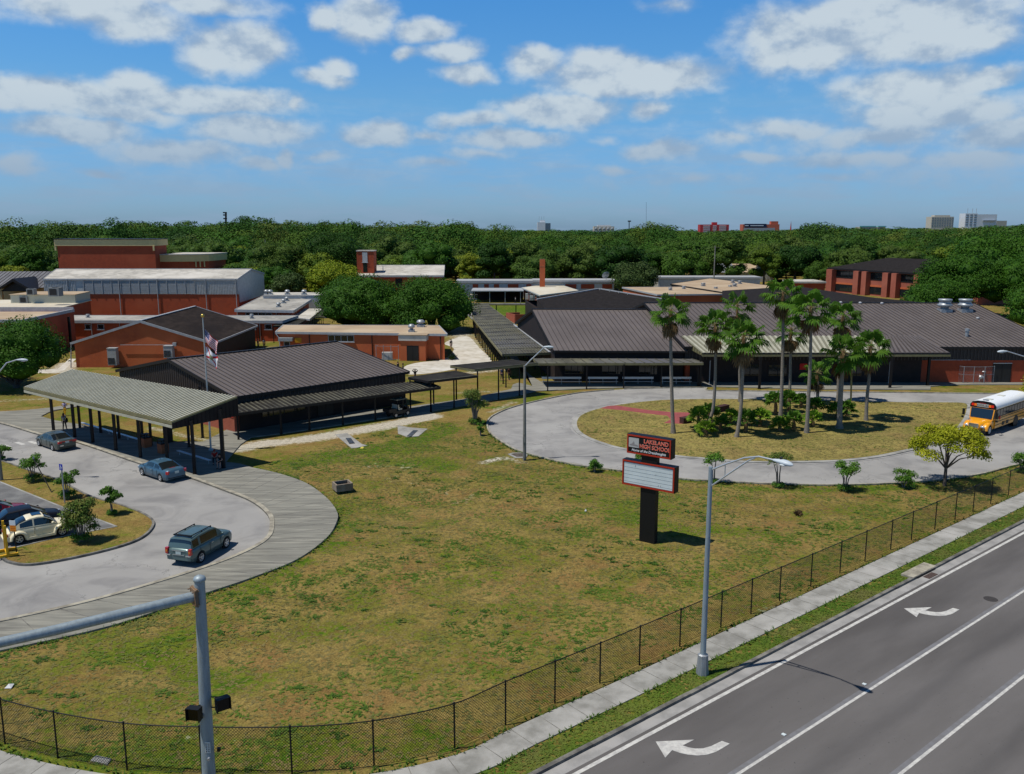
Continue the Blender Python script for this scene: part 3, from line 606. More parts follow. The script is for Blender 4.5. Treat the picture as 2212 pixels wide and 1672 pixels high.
# ================================================================ BUILDINGS
def V2(p): return Vector((p[0], p[1], 0))
def up3(p, z): return Vector((p[0], p[1], z))
def roof_slope(mb, a, b, c, d, th, seam=None, sw=.06, sh=.07, mi=1, cell=0):
    # a-b eave, d-c ridge ; slab + standing seams running up the slope
    mb.slab([a, b, c, d], th, 0)
    if seam:
        n = max(1, int((b-a).length/seam))
        for k in range(n+1):
            t = k/n; p = a.lerp(b, t)+Vector((0, 0, sh/2)); q = d.lerp(c, t)+Vector((0, 0, sh/2)); mb.beam(p, q, sw, sh, mi)
def gable_building(t, FL, FR, BR, BL, ez, rz, ov=.6, og=.4, roof='brownroof', seam=.62, wall='brownwall', base='brick', zs=2.6, th=.22, ribs=True, trim='trim', z0=-.2, backslope=True, sw=.065):
    FL, FR, BR, BL = map(V2, (FL, FR, BR, BL)); RL = (FL+BL)/2; RR = (FR+BR)/2
    m = MB(); e = lambda p: up3(p, ez); r = lambda p: up3(p, rz)
    roof_slope(m, e(FL), e(FR), r(RR), r(RL), th, seam, sw)
    if backslope: roof_slope(m, e(BR), e(BL), r(RL), r(RR), th, seam*3 if seam else None, sw)
    rf = t.part('roof', m, [M[roof], M['seam']])
    m = MB(); m.beam(r(RL)+Vector((0, 0, .06)), r(RR)+Vector((0, 0, .06)), .4, .12)
    for a, b in ((e(FL), r(RL)), (e(BL), r(RL)), (e(FR), r(RR)), (e(BR), r(RR))):
        m.beam(a+Vector((0, 0, -th/2+.02)), b+Vector((0, 0, -th/2+.02)), .1, th+.12)
    m.beam(e(FL)+Vector((0, 0, -th/2)), e(FR)+Vector((0, 0, -th/2)), .12, th+.04)
    t.part('roof_trim', m, M[trim], parent=rf)
    ux = (FR-FL).normalized(); uy = (BL-FL).normalized(); uy2 = (BR-FR).normalized()
    w = [FL+ux*og+uy*ov, FR-ux*og+uy2*ov, BR-ux*og-uy2*ov, BL+ux*og-uy*ov]
    slope = (rz-ez)/((BL-FL).length/2); we = ez+slope*ov-th-.02; rr = rz-th-.03
    m = MB(); ml = (w[0]+w[3])/2; mr = (w[1]+w[2])/2
    P = [up3(p, z0) for p in w]+[up3(p, zs) for p in w]+[up3(p, we) for p in w]+[up3(ml, rr), up3(mr, rr)]
    F_ = [(0, 1, 5, 4), (1, 2, 6, 5), (2, 3, 7, 6), (3, 0, 4, 7)]; U = [(4, 5, 9, 8), (5, 6, 10, 13, 9), (6, 7, 11, 10), (7, 4, 8, 12, 11)]
    m.add(P, F_, 0); m.add(P, U, 1)
    t.part('wall', m, [M[base], M[wall]])
    if ribs:
        m = MB()
        def rib(a, b, zt):   # a->b wall line, zt(t)
            L = (b-a).length; n = int(L/.45); nn = Vector(((b-a).y, -(b-a).x, 0)).normalized()*.03
            for k in range(n+1):
                f = k/n; p = a.lerp(b, f)+nn; m.beam(up3(p, zs), up3(p, zt(f)-.02), .07, .07)
        rib(w[0], w[1], lambda f: we); rib(w[3], w[0], lambda f: lerp(we, rr, 1-abs(2*f-1))); rib(w[1], w[2], lambda f: lerp(we, rr, 1-abs(2*f-1)))
        t.part('siding_ribs', m, M['seam'] if wall == 'brownwall' else M[wall])
    return w, we
def win(t, a, b, z0, z1, n=1, out=.05, frame='fascia', sill=True, name='window', pane='glass'):
    # window on the wall line a->b (2-D, outward normal to the right of a->b)
    a, b = V2(a), V2(b); d = (b-a).normalized(); nn = Vector((d.y, -d.x, 0)); L = (b-a).length
    m = MB(); c = (a+b)/2+nn*out*.5; rz = math.atan2(d.y, d.x)
    for z in (z0, z1): m.box((c.x, c.y, z), (L+.12, out*1.6, .09), rz)
    for k in range(n+1): p = a.lerp(b, k/n)+nn*out*.5; m.box((p.x, p.y, (z0+z1)/2), (.09, out*1.4, z1-z0), rz)
    if sill: q = (a+b)/2+nn*(out+.05); m.box((q.x, q.y, z0-.1), (L+.3, .22, .1), rz)
    f = t.part(name, m, M[frame])
    for k in range(n):
        p = a.lerp(b, (k+.5)/n)+nn*.02; q = MB(); q.box((p.x, p.y, (z0+z1)/2), (L/n-.08, .03, z1-z0-.06), rz); t.part('pane', q, M[pane], parent=f)
    return f
def vpipe(t, p, z0, z1, r=.06, mat='fascia', name='downpipe'):
    m = MB(); m.tube([(p[0], p[1], z0), (p[0], p[1], z1)], r, 6); m.tube([(p[0], p[1], z1), (p[0]+.0, p[1]-.12, z1+.2)], r, 6); return t.part(name, m, M[mat])
def post(t, p, z1, w=.2, mat='post', z0=0): m = MB(); m.box((p[0], p[1], (z0+z1)/2), (w, w, z1-z0)); m.box((p[0], p[1], z0+.02+.06), (w*1.5, w*1.5, .05)); return t.part('post', m, M[mat])
def roof_fan(p, z, r=.5, h=1.1, label='silver', group='roof fans', name='roof_fan', dome=False):
    t = Thing(name, label, 'roof fan', (p[0], p[1], z), 0, group, local=True); m = MB()
    m.box((0, 0, h*.12), (r*1.7, r*1.7, h*.3)); t.part('curb', m, M['vent'])
    m = MB()
    if dome: m.lathe([(r*.5, h*.2), (r*.55, h*.5), (r, h*.55), (r*.95, h*.75), (r*.6, h*.95), (.01, h)], 14)
    else: m.lathe([(r*.55, h*.2), (r*.6, h*.45), (r*1.05, h*.5), (r*1.1, h*.62), (r*.85, h*.66), (r*.85, h*.85), (r*.98, h*.88), (r*.98, h), (.01, h*1.02)], 16)
    t.part('hood', m, M['vent']); return t.o
# ---- A: front office with brown metal gable roof
A_FL = g(504, 858, 3.7); ua = Vector((math.cos(R(44.8)), math.sin(R(44.8)), 0)); va = Vector((math.cos(R(138.8)), math.sin(R(138.8)), 0))
A_FR = A_FL+ua*21.8; A_BL = A_FL+va*25.0; A_BR = A_BL+ua*20.6
t = Thing('office_building', 'low school office with brown standing seam gable roof behind the flagpole', 'building', (A_FL.x, A_FL.y, 0))
w, we = gable_building(t, A_FL, A_FR, A_BR, A_BL, 3.72, 6.2, ov=.5, og=.25, zs=2.55, base='brickp')
m = MB(); nA = Vector((ua.y, -ua.x, 0)); m.prism([w[0]+ua*.5, w[1], w[1]+nA*.06, w[0]+ua*.5+nA*.06], 0, 2.5); t.part('front_wall_shade', m, M['deep'])  # near-black sheet over the brick, painting the shade under the walkway roof
win(t, w[0]+ua*3+nA*.06, w[0]+ua*8+nA*.06, 1.1, 2.2, 4, frame='trim', sill=False)
win(t, w[0]+ua*9.5+nA*.06, w[0]+ua*11.5+nA*.06, .1, 2.3, 2, frame='trim', sill=False, name='door', pane='door')
nA = Vector((ua.y, -ua.x, 0))
m = MB(); c = w[0]+va*.6-ua*.03; m.box((c.x, c.y, 1.9), (.03, 1.0, .8), R(47)); t.part('wall_sign', m, mk('red_sign', (.45, .03, .02), rough=.6))
# front walkway roof of the office
def canopy(name, label, cat, quad, z, th, posts, mat='canroof', side='olive', pw=.16, pz=None, group=None, seam=.5, z2=None, ribw=.16, ribmat='canrib'):
    q = [Vector(p) for p in quad]; c0 = q[0]; t = Thing(name, label, cat, (c0.x, c0.y, 0), 0, group)
    zz = z if isinstance(z, (list, tuple)) else [z]*4; q = [up3(p, zz[i]) for i, p in enumerate(q)]
    m = MB(); m.slab(q, .06, 0)
    # ribs from edge q0-q1 to q3-q2
    n = int((q[1]-q[0]).length/seam)
    for k in range(n+1):
        f = k/n; m.beam(q[0].lerp(q[1], f)+Vector((0, 0, .02)), q[3].lerp(q[2], f)+Vector((0, 0, .02)), ribw, .05, 1)
    rf = t.part('roof', m, [M[mat], M[ribmat]])
    m = MB()
    for i in range(4):
        a, b = q[i], q[(i+1) % 4]; m.beam(a-Vector((0, 0, th/2+.03)), b-Vector((0, 0, th/2+.03)), .09, th)
    t.part('fascia', m, M[side], parent=rf)
    for p in posts:
        if not isinstance(p, Vector) and len(p) > 2: pzz = p[2]
        else: pzz = (pz if pz is not None else min(zz))-th*.5
        post(t, p, pzz, pw)
    return t
M['canrib'] = mk('walkway_rib', (.05, .048, .038), (.12, .115, .08), .5, .8)
M['dkroof'] = mk('dark_canopy_roof', (.020, .018, .016), (.034, .031, .026), 1, .85, spec=.1)
pA = [g(608, 938), g(669, 929), g(741, 918), g(811, 907), g(871, 899)]
dA = (g(871, 899)-g(608, 938)).normalized(); nB = Vector((-dA.y, dA.x, 0))
e0 = g(608, 938)-dA*4.9+nB*.0-nB*.35; e1 = g(871, 899)+dA*4.6-nB*.35
m0 = e0+nB*3.6; m1 = e1+nB*3.6
canopy('walkway_canopy', 'dark ribbed walkway roof along the front of the office', 'walkway', [e0, e1, m1, m0], [2.75, 2.75, 3.0, 3.0], .22, [e0+dA*.6+nB*.35]+pA+[g(931, 890)], mat='dkroof', side='trim', group=None)
# link canopies (two steps) to the main building
b0 = [(931, 890), (981, 881), (1032, 873)]
canopy('walkway_canopy', 'lower stepped flat canopy linking the office to the lawn walk', 'walkway', [g(888, 821, 3.0), g(958, 828, 3.0)+Vector((0, 0, 0)), g(1080, 810, 3.0), g(1020, 801, 3.0)][:4], 3.15, .2, [g(931, 890), g(981, 881), g(1031, 873), g(886, 884), g(936, 874), g(987, 864)], mat='dk', side='trim', seam=2.5) if False else None
def zq(pts, z): return [g(x, y, z) for x, y in pts]
canopy('walkway_canopy', 'lower black flat canopy stepping up from the office walkway', 'walkway', zq([(882, 815), (926, 823), (1032, 811), (986, 801)], 3.5), 3.5, .22, [g(931, 890), g(981, 881), g(1032, 872), g(887, 884), g(937, 874), g(986, 864)], mat='dkroof', side='trim', seam=3)
canopy('walkway_canopy', 'upper black flat canopy reaching the main building walkway', 'walkway', zq([(973, 790), (1026, 798), (1162, 784), (1110, 777)], 3.95), 3.95, .25, [g(1032, 872), g(1077, 863), g(1122, 855), g(986, 864), g(1087, 829), g(1093, 837)], mat='dkroof', side='olive', seam=3)
# ---- entrance canopy on the left (tan ribs)
qa = g(52, 836, 4.7); qb = g(372, 911, 4.7)
dC = (qb-qa).normalized(); nC = Vector((-dC.y, dC.x, 0))
qd = g(155, 798, 5.95); qc = g(512, 857, 5.95)
t = Thing('bus_canopy', 'long pick-up canopy with tan ribbed roof over the drive kerb', 'canopy', (qa.x, qa.y, 0))
def ribbed(m, a, b, c, d, pitch=.42, wd=.2, h=.06, th=.1):
    m.slab([a, b, c, d], th, 0); n = int((b-a).length/pitch)
    for k in range(n):
        f = (k+.5)/n; m.beam(a.lerp(b, f)+Vector((0, 0, h/2)), d.lerp(c, f)+Vector((0, 0, h/2)), wd, h, 1)
q0, q1, q2, q3 = up3(qa, 4.7), up3(qb, 4.7), up3(qc, 5.95), up3(qd, 5.95)
m = MB(); ribbed(m, q0, q1, q2, q3); rf = t.part('roof', m, [M['tand'], M['tan']])
m = MB(); m.beam(q0-Vector((0, 0, .12)), q1-Vector((0, 0, .12)), .1, .26); m.beam(q0-Vector((0, 0, .42)), q1-Vector((0, 0, .42)), .12, .22, 1)
m.beam(q3-Vector((0, 0, .12)), q0-Vector((0, 0, .12)), .1, .26); m.beam(q1-Vector((0, 0, .05)), q2-Vector((0, 0, .05)), .1, .14); t.part('fascia', m, [M['olive'], M['tan']], parent=rf)
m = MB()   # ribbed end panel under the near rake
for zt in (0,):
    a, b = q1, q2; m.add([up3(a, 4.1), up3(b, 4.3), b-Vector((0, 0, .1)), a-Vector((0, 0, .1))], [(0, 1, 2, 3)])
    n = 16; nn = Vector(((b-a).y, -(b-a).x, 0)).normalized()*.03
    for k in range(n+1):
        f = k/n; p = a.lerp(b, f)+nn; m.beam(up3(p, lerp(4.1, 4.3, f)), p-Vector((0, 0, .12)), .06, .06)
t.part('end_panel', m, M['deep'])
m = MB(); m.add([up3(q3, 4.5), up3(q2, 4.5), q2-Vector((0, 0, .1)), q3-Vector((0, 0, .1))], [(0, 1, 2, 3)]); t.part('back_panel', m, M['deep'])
for p in [(116, 931), (162, 946), (201, 958), (251, 974), (304, 990), (362, 999), (421, 1026)]: post(t, g(*p), 4.55, .22)
for p in [(173, 926), (218, 937), (258, 949), (309, 960), (327, 964), (409, 968), (438, 946)]: post(t, g(*p), 5.1, .2)
post(t, g(483, 1013), 5.1, .28); p = g(364, 957); m = MB(); m.box((p.x, p.y, 2.5), (.62, .62, 5.0), R(-38)); t.part('pillar', m, M['post'])
def bench(a, b, label, group=None, back=False, z=.46):
    a, b = V2(a), V2(b); t = Thing('bench', label, 'bench', (a.x, a.y, .1), 0, group); d = (b-a).normalized(); n_ = Vector((-d.y, d.x, 0)); L = (b-a).length
    m = MB(); m.beam(up3(a, z), up3(b, z), .3, .05); t.part('seat', m, M['alu'])
    if back: m = MB(); m.beam(up3(a+n_*.25, z+.42), up3(b+n_*.25, z+.42), .04, .28); t.part('backrest', m, M['alu'])
    k = max(2, int(L/1.8)+1)
    for i in range(k):
        p = a.lerp(b, (i+.12)/(k-.76)); m = MB(); m.box((p.x, p.y, z/2+.05), (.05, .05, z-.1)); m.beam(up3(p-n_*.14, z-.04), up3(p+n_*.14, z-.04), .04, .04)
        if back: m.beam(up3(p+n_*.2, .1), up3(p+n_*.25, z+.5), .04, .04)
        t.part('leg', m, M['alu'])
    return t
bench(g(176, 922), g(323, 966), 'long thin aluminium bench under the far half of the pick-up canopy', 'benches under the pick-up canopy')
bench(g(385, 984), g(455, 1006), 'aluminium bench where two people sit at the near end of the canopy', 'benches under the pick-up canopy')
# ---- B: brick gable building
t = Thing('brick_building', 'brick hall with bright orange gable end and dark shingle roof', 'building', (-63.9, 126.5, 0))
B = [(-63.9, 126.3), (-43.2, 126.3), (-43.4, 149.5), (-64.6, 150.5)]
# ridge runs front to back: pass corners rotated so that the gables face the camera
w, we = gable_building(t, B[1], B[2], B[3], B[0], 3.6, 6.8, ov=.5, og=.22, roof='shingle', seam=None, wall='brick', base='brick', zs=2.0, ribs=False, trim='fascia')
m = MB(); m.prism([w[0], w[1], w[1]+Vector((.06, 0, 0)), w[0]+Vector((.06, .3, 0))], 0, 3.4); t.part('side_wall', m, M['deep'], 'dark panel painting the shade of the open porch')  # dark panel added over the brick to imitate the porch's shade
for x0, z0_, z1_ in ((248, 752, 788), (369, 747, 772)):
    p = g(x0, 794); p = Vector((p.x*126.2/p.y, 126.0, 0)); zt = at(x0, z0_, 126).z; zb = at(x0, z1_, 126).z
    a = Thing('wall_air_conditioner', 'tall beige air conditioner on the %s of the orange brick gable' % ('left' if x0 < 300 else 'right'), 'air conditioner', (p.x, 126.0, zb), 0, None)
    m = MB(); m.box((p.x, 125.95, (zb+zt)/2), (1.25, .9, zt-zb)); m.box((p.x, 125.95, zt+.03), (1.35, 1.0, .06)); a.part('casing', m, M['fascia'])
    m = MB()
    for k in range(6): m.box((p.x-.1, 125.47, zb+.2+k*.16), (.95, .05, .1))
    a.part('grille', m, M['door'])
m = MB(); m.beam(at(260, 745, 126.3), at(372, 745, 126.3), .07, .07); m.box(tuple(at(377, 744, 126.2)), (.5, .3, .5)); t.part('conduit', m, M['fascia'])
m = MB(); m.beam(at(153.5, 746, 126.3), at(153.5, 794, 126.3), .12, .12); t.part('downpipe', m, M['fascia'])
# right side of the gable hall, shaded
# ---- E: flat roofed brick building in the middle
Ez = 4.0; E4 = [g(595, 717, Ez), g(966, 722, Ez), g(948, 703, Ez), g(612, 702, Ez)]
t = Thing('flat_roof_building', 'flat roofed orange brick block with a strip of four windows', 'building', (E4[0].x, E4[0].y, 0))
def flat_building(t, q, z, wall, roofm, ov=.5, th=.35, fas='fascia', z0=-.2, base=None):
    q = [V2(p) for p in q]; c = sum(q, Vector((0, 0, 0)))/len(q); wq = [p+(c-p).normalized()*ov*1.4 for p in q]
    m = MB(); m.prism(q, z-.04, z, 0); rf = t.part('roof', m, M[roofm])
    m = MB()
    for i in range(len(q)): a, b = q[i], q[(i+1) % len(q)]; m.beam(up3(a, z-th/2+.06), up3(b, z-th/2+.06), .14, th)
    t.part('fascia', m, M[fas], parent=rf)
    m = MB(); m.prism(wq, z0, z-.06); t.part('wall', m, M[wall]); return wq
w = flat_building(t, E4, Ez, 'brick', 'gravel', ov=.35)
fr = lambda x: Vector((0, 0, 0))
def onwall(w0, w1, x):   # point of the wall line w0-w1 seen at photo column x
    d = w1-w0; k = (x-CX)/F
    # solve (X)/(Y') with Y' depth at roughly eye row of the wall: depth = Y*CP + z-term -> use z ~ 2
    zc = -18*-SP
    f = lambda p: p.x/(p.y*CP+18*SP)
    lo, hi = 0., 1.
    if f(w0) > f(w1): lo, hi = 1., 0.
    for _ in range(40):
        mm = (lo+hi)/2
        if f(w0+d*mm) < k: lo = mm
        else: hi = mm
    return w0+d*mm
zof = lambda p, y: at(CX, y, p.y).z
a, b = onwall(w[0], w[1], 710), onwall(w[0], w[1], 765); win(t, a, b, zof(a, 737), zof(a, 724), 4)
a, b = onwall(w[0], w[1], 614), onwall(w[0], w[1], 626); win(t, a, b, .1, zof(a, 738), 1, frame='fascia', sill=False, name='door', pane='door')
m = MB(); c = (a+b)/2; m.box((c.x, c.y-.5, zof(a, 732)), (2.2, 1.0, .5)); t.part('awning', m, M['vent'])
c = onwall(w[0], w[1], 645); m = MB(); m.box((c.x, c.y-.03, zof(c, 735)), (1.1, .05, .75)); t.part('wall_sign', m, mk('yellow_sign', (.55, .25, .01), rough=.6))
for x in (669, 804): c = onwall(w[0], w[1], x); vpipe(t, (c.x, c.y-.08), 0, 3.7, .07, 'trim')
for x in (952,): c = onwall(w[0], w[1], x); vpipe(t, (c.x, c.y-.08), 0, 3.7, .07, 'trim')
m = MB(); c = w[0]; m.tube([(c.x-.4, c.y-.2, 3.7), (c.x+.15, c.y-.25, 3.0), (c.x+.15, c.y-.25, 0)], .07, 6); t.part('downpipe', m, M['fascia'])
pa, pb = onwall(w[0], w[1], 869), onwall(w[0], w[1], 924); dw = (pb-pa).normalized(); nw = Vector((dw.y, -dw.x, 0))
m = MB(); m.prism([pa+nw*.0, pb, pb+nw*1.6, pa+nw*1.6], -.2, 3.1); t.part('porch', m, M['brick'])
m = MB(); m.prism([pa-dw*.15, pb+dw*.15, pb+nw*1.75+dw*.15, pa+nw*1.75-dw*.15], 3.1, 3.95); m.prism([pa-dw*.25, pb+dw*.25, pb+nw*1.85+dw*.25, pa+nw*1.85-dw*.25], 3.95, 4.06, 1); t.part('porch_fascia', m, [M['white'], M['gravel']])
a = pa.lerp(pb, .28)+nw*1.6; b = pa.lerp(pb, .72)+nw*1.6; win(t, a, b, .05, 2.3, 2, out=.04, frame='trim', sill=False, name='door', pane='door')
# utility cage beside the porch
t2 = Thing('utility_cage', 'galvanized pipe cage with a pale box against the orange brick block', 'enclosure', tuple(onwall(w[0], w[1], 830)+nw*1.5))
c0 = onwall(w[0], w[1], 818)+nw*1.6; c1 = onwall(w[0], w[1], 866)+nw*1.6
for k in range(4): p = c0.lerp(c1, k/3); m = MB(); m.tube([up3(p, 0), up3(p, 2.4)], .05, 6); t2.part('post', m, M['galv'])
m = MB(); m.beam(up3(c0, 2.2), up3(c1, 2.2), .05, .05); m.beam(up3(c0, .2), up3(c1, .2), .05, .05); m.beam(up3(c0, 2.2), up3(c0-nw*1.5, 2.2), .05, .05); t2.part('rail', m, M['galv'])
m = MB(); p = c0.lerp(c1, .45)-nw*.7; m.box((p.x, p.y, .6), (1.6, .8, 1.2)); t2.part('cabinet', m, M['whitem'])
roof_fan(g(889, 717, Ez), Ez+.02, .55, 1.25, 'squat silver roof fan on the left of the pair on the flat brick block', 'pair of roof fans on the flat brick block', dome=True)
roof_fan(g(909, 706, Ez), Ez+.02, .7, 1.2, 'wider silver roof fan behind the other on the flat brick block', 'pair of roof fans on the flat brick block', dome=True)
# ---- C: gymnasium
cFL, cFR, cBR, cBL = g(93, 602, 9.), g(514, 602, 9.), g(571, 590, 9.), g(150, 590, 9.)
t = Thing('gymnasium', 'long gymnasium with white louvered upper band and white low pitched roof', 'building', (cFL.x, cFL.y, 0))
cFL.x += .0
w, we = gable_building(t, cFL, cFR, cBR, cBL, 9., 10.55, ov=.12, og=.12, roof='white', seam=None, wall='whitem', base='brickr', zs=5.6, ribs=False, trim='fascia', th=.3)
Cf = w[0].y
m = MB(); n = 120
for k in range(n+1):
    f = k/n; p = w[0].lerp(w[1], f)
    xx = CX+p.x/(p.y+3)*F
    if 184 < xx < 425: continue
    m.box((p.x, p.y-.05, 7.2), (.16, .12, 3.3))
t.part('siding_ribs', m, M['whitem'])
a, b = onwall(w[0], w[1], 186), onwall(w[0], w[1], 424); m = MB(); nl = 16
for k in range(nl): m.box(((a.x+b.x)/2, a.y-.06, 5.75+k*3./nl), (b.x-a.x, .14, .11), 0, 0, R(-25))
m.box(((a.x+b.x)/2, a.y-.02, 7.2), (b.x-a.x, .03, 3.2), 0, 1)
for k in range(13): p = a.lerp(b, k/12); m.box((p.x, p.y-.16, 7.2), (.12, .1, 3.2), 0, 1)
t.part('louver', m, [M['louv'], M['fascia']])
for x in (96, 151, 262, 344, 448, 513): c = onwall(w[0], w[1], x); vpipe(t, (c.x, c.y-.2), 0, 8.8 if x not in (96,) else 5.4, .09)
m = MB(); q0, q1 = w[1]+Vector((.04, 0, 0)), w[2]+Vector((.04, 0, 0)); m.add([up3(q0+Vector((-.0, .5, 0)), 3.7), up3(q1, 3.7), up3(q1, 6), up3(q0+Vector((0, .5, 0)), 6)], [(0, 1, 2, 3)]); t.part('side_panel', m, M['whitem'])
m = MB(); m.beam(up3(w[0]-Vector((0, .15, 0)), 8.72), up3(w[1]-Vector((0, .15, 0)), 8.72), .16, .14); t.part('gutter', m, M['fascia'])
# ---- D: auditorium
t = Thing('auditorium', 'tall windowless red brick auditorium with a tan band on top', 'building', (-122.4, 240, 0))
D4 = [(-122.6, 240), (-96.3, 240), (-97.6, 251.5), (-125, 252)]
m = MB(); m.prism(D4, 0, 15.2); t.part('wall', m, M['brickr'])
m = MB(); m.prism([(-123.2, 239.7), (-96.0, 239.7), (-97.3, 252), (-125.5, 252.4)], 15.2, 16.9); bd = t.part('parapet', m, M['tanband'])
m = MB(); m.prism([(-123.4, 239.5), (-95.8, 239.5), (-97.1, 252.2), (-125.7, 252.6)], 16.9, 17.05); t.part('coping', m, M['trim'], parent=bd)
for x, y in ((-123, 239.9), (-96.5, 239.75)): m = MB(); m.box((x, y, 14.6), (.4, .3, 1.3)); t.part('corner_trim', m, M['tanband'])
t = Thing('stage_wing', 'curved brick wing with tan band right of the tall auditorium', 'building', (-96, 246, 0))
arc = [(-97.0, 244.5), (-94, 244.6), (-91, 245.1), (-88.5, 246), (-86.5, 247.2), (-85.2, 249)]
m = MB(); m.prism(arc+[(-84.5, 262), (-97, 262)], 0, 10.8); t.part('wall', m, M['brickr'])
arc2 = offset_line([V2(p) for p in arc], .35); m = MB(); m.prism(arc2+[V2((-84.1, 262.3)), V2((-97, 262.3))], 10.8, 12.6); bd = t.part('parapet', m, M['tanband'])
m = MB(); m.prism(offset_line([V2(p) for p in arc], .5)+[V2((-84, 262.4)), V2((-97, 262.4))], 12.6, 12.85); t.part('coping', m, M['white'], parent=bd)
for k in range(3): m = MB(); m.box((-87.6+k*.9, 246.0+k*.8, 10.), (.25, .25, 1.6)); t.part('fin', m, M['tanband'])
# ---- C2 low wing, C3 annex, C4 wall, C5 canopies
t = Thing('low_wing', 'low brick wing with pale flat roof between the gable hall and gym', 'building', (-78, 156, 0))
C2 = [(-80.5, 156.5), (-40.8, 156.0), (-40.3, 165.5), (-84.0, 166)]
w = flat_building(t, C2, 3.7, 'brickr', 'greym', ov=.8, th=.5)
for x0, x1 in ((212, 225), (185, 196), (543, 552), (573, 587)):
    a, b = onwall(w[0], w[1], x0), onwall(w[0], w[1], x1); win(t, a, b, zof(a, 711), zof(a, 701), 1)
for x in (199, 260, 320, 562): c = onwall(w[0], w[1], x); vpipe(t, (c.x, c.y-.15), 0, 3.2)
roof_fan(g(508+36, 688, 3.7), 3.72, .35, .8, 'small roof vent on the pale low wing beside the windows', None, 'roof_vent')
roof_fan(g(190, 686, 3.7), 3.72, .35, .6, 'small roof vent on the pale low wing in front of the gym', None, 'roof_vent')
m = MB(); q = zq([(510, 697), (580, 697), (640, 707), (560, 711)], 2.6)
t = Thing('annex_building', 'flat roofed annex with four dark windows at the gym corner', 'building', tuple(up3(g(507, 669, 4.4), 0)))
C3 = zq([(507, 669), (634, 671), (672, 647), (568, 639)], 4.4)
w = flat_building(t, C3, 4.4, 'brickr', 'greym', ov=.6, th=.5)
a, b = onwall(w[0], w[1], 532), onwall(w[0], w[1], 588); win(t, a, b, zof(a, 683), zof(a, 675.5), 4)
c = onwall(w[0], w[1], 598); vpipe(t, (c.x, c.y-.15), 0, 3.9)
for i, (x, y) in enumerate(((602, 663), (613, 655), (620, 650))): roof_fan(g(x, y, 4.4), 4.42, .5, .9, 'white dome vent, %s in the row on the annex roof' % ('nearest', 'middle', 'farthest')[i], 'dome vents on the annex roof', 'roof_vent', True)
p0, p1 = at(568, 638, 197), at(701, 638, 197)
t = Thing('locker_building', 'low white ribbed metal building behind the gym annex', 'building', (p0.x, 197, 0))
m = MB(); m.prism([(p0.x, 197), (p1.x, 197), (p1.x-1, 206), (p0.x-1, 206)], 0, 5.1)
t.part('wall', m, M['whitem']); m = MB()
for k in range(28): x = lerp(p0.x+(p1.x-p0.x)*.72, p1.x, k/27.); m.box((x, 196.93, 2.7), (.14, .16, 4.7))
t.part('siding_ribs', m, M['whitem']); m = MB(); m.beam((p0.x, 196.9, 5.1), (p1.x, 196.9, 5.1), .2, .2); m.prism([(p0.x, 197), (p1.x, 197), (p1.x-1, 206), (p0.x-1, 206)], 5.1, 5.16, 1); t.part('roof', m, [M['fascia'], M['white']])
for i, x in enumerate((576, 584, 621, 657)): roof_fan(at(x, 637, 199), 5.2, .6, 1.1, 'white mushroom vent, number %s from the left above the white metal wall' % ('one', 'two', 'three', 'four')[i], 'mushroom vents behind the gym annex', 'roof_vent', True)
c5 = zq([(622, 684), (670, 689), (697, 667), (655, 666)], 3.2)
canopy('walkway_canopy', 'pale flat walkway roof beside the gym annex', 'walkway', [c5[0], c5[1], c5[2], c5[3]], 3.2, .3, [(c5[1].lerp(c5[2], k/6)).to_tuple()[:2] for k in range(7)], mat='white', side='fascia', seam=5, pw=.12)
c6 = zq([(590, 704), (640, 703), (672, 684), (630, 683)], 3.0)
canopy('walkway_canopy', 'black lattice walkway roof behind the orange brick block', 'walkway', [c6[1], c6[2], c6[3], c6[0]], 3.0, .2, [(c6[0].lerp(c6[3], k/4)).to_tuple()[:2] for k in range(5)], mat='dkroof', side='trim', seam=.9, pw=.12)
c7 = zq([(555, 697), (640, 700), (600, 712), (530, 712)], 2.6)
t = Thing('picket_fence', 'row of black pickets behind the orange brick block', 'fence', tuple(up3(c7[3], 0)))
m = MB(); a, b = g(556, 738), g(606, 735)
for k in range(11): p = a.lerp(b, k/10); m.box((p.x, p.y, 1.5), (.09, .09, 3.0))
t.part('pickets', m, M['black']); m = MB(); m.beam(up3(a, 1.1), up3(b, 1.1), .05, .05); t.part('rail', m, M['black'])
# ---- N: buildings at the far left
t = Thing('brick_block', 'brick block with flat tan roof behind the big left tree', 'building', (-75, 133.6, 0))
m = MB(); m.prism([(-125, 133.6), (-74.6, 133.6), (-75.6, 151.6), (-125, 151.6)], -.2, 5.75); t.part('wall', m, M['brickr'])
m = MB(); m.prism([(-124.6, 134.), (-75.0, 134.), (-76.0, 151.2), (-124.6, 151.2)], 5.75, 5.80); rf = t.part('roof', m, M['gravel'])
m = MB(); L_ = [(-125, 133.6), (-74.6, 133.6), (-75.6, 151.6), (-125, 151.6)]
for i in range(4): a, b = V2(L_[i]), V2(L_[(i+1) % 4]); m.beam(up3(a, 6.0 if i != 2 else 6.1), up3(b, 6.0 if i != 2 else 6.1), .3, .5 if i != 2 else .9)
t.part('parapet', m, M['fascia'], parent=rf)
for yy_ in (138, 147.5): m = MB(); m.beam((-74.5, yy_, .2), (-74.5, yy_, 5.3), .35, .35); t.part('downpipe', m, M['black'])
t = Thing('cream_building', 'cream walled flat building with rooftop machines left of the gym', 'building', (-90, 160, 0))
m = MB(); m.prism([(-150, 158), (-84.5, 158), (-89, 186), (-150, 186)], 0, 4.9); t.part('wall', m, M['brickr'])
m = MB(); m.prism([(-150, 157.6), (-84.2, 157.6), (-88.7, 186), (-150, 186)], 4.9, 5.05); t.part('roof', m, M['cream'])
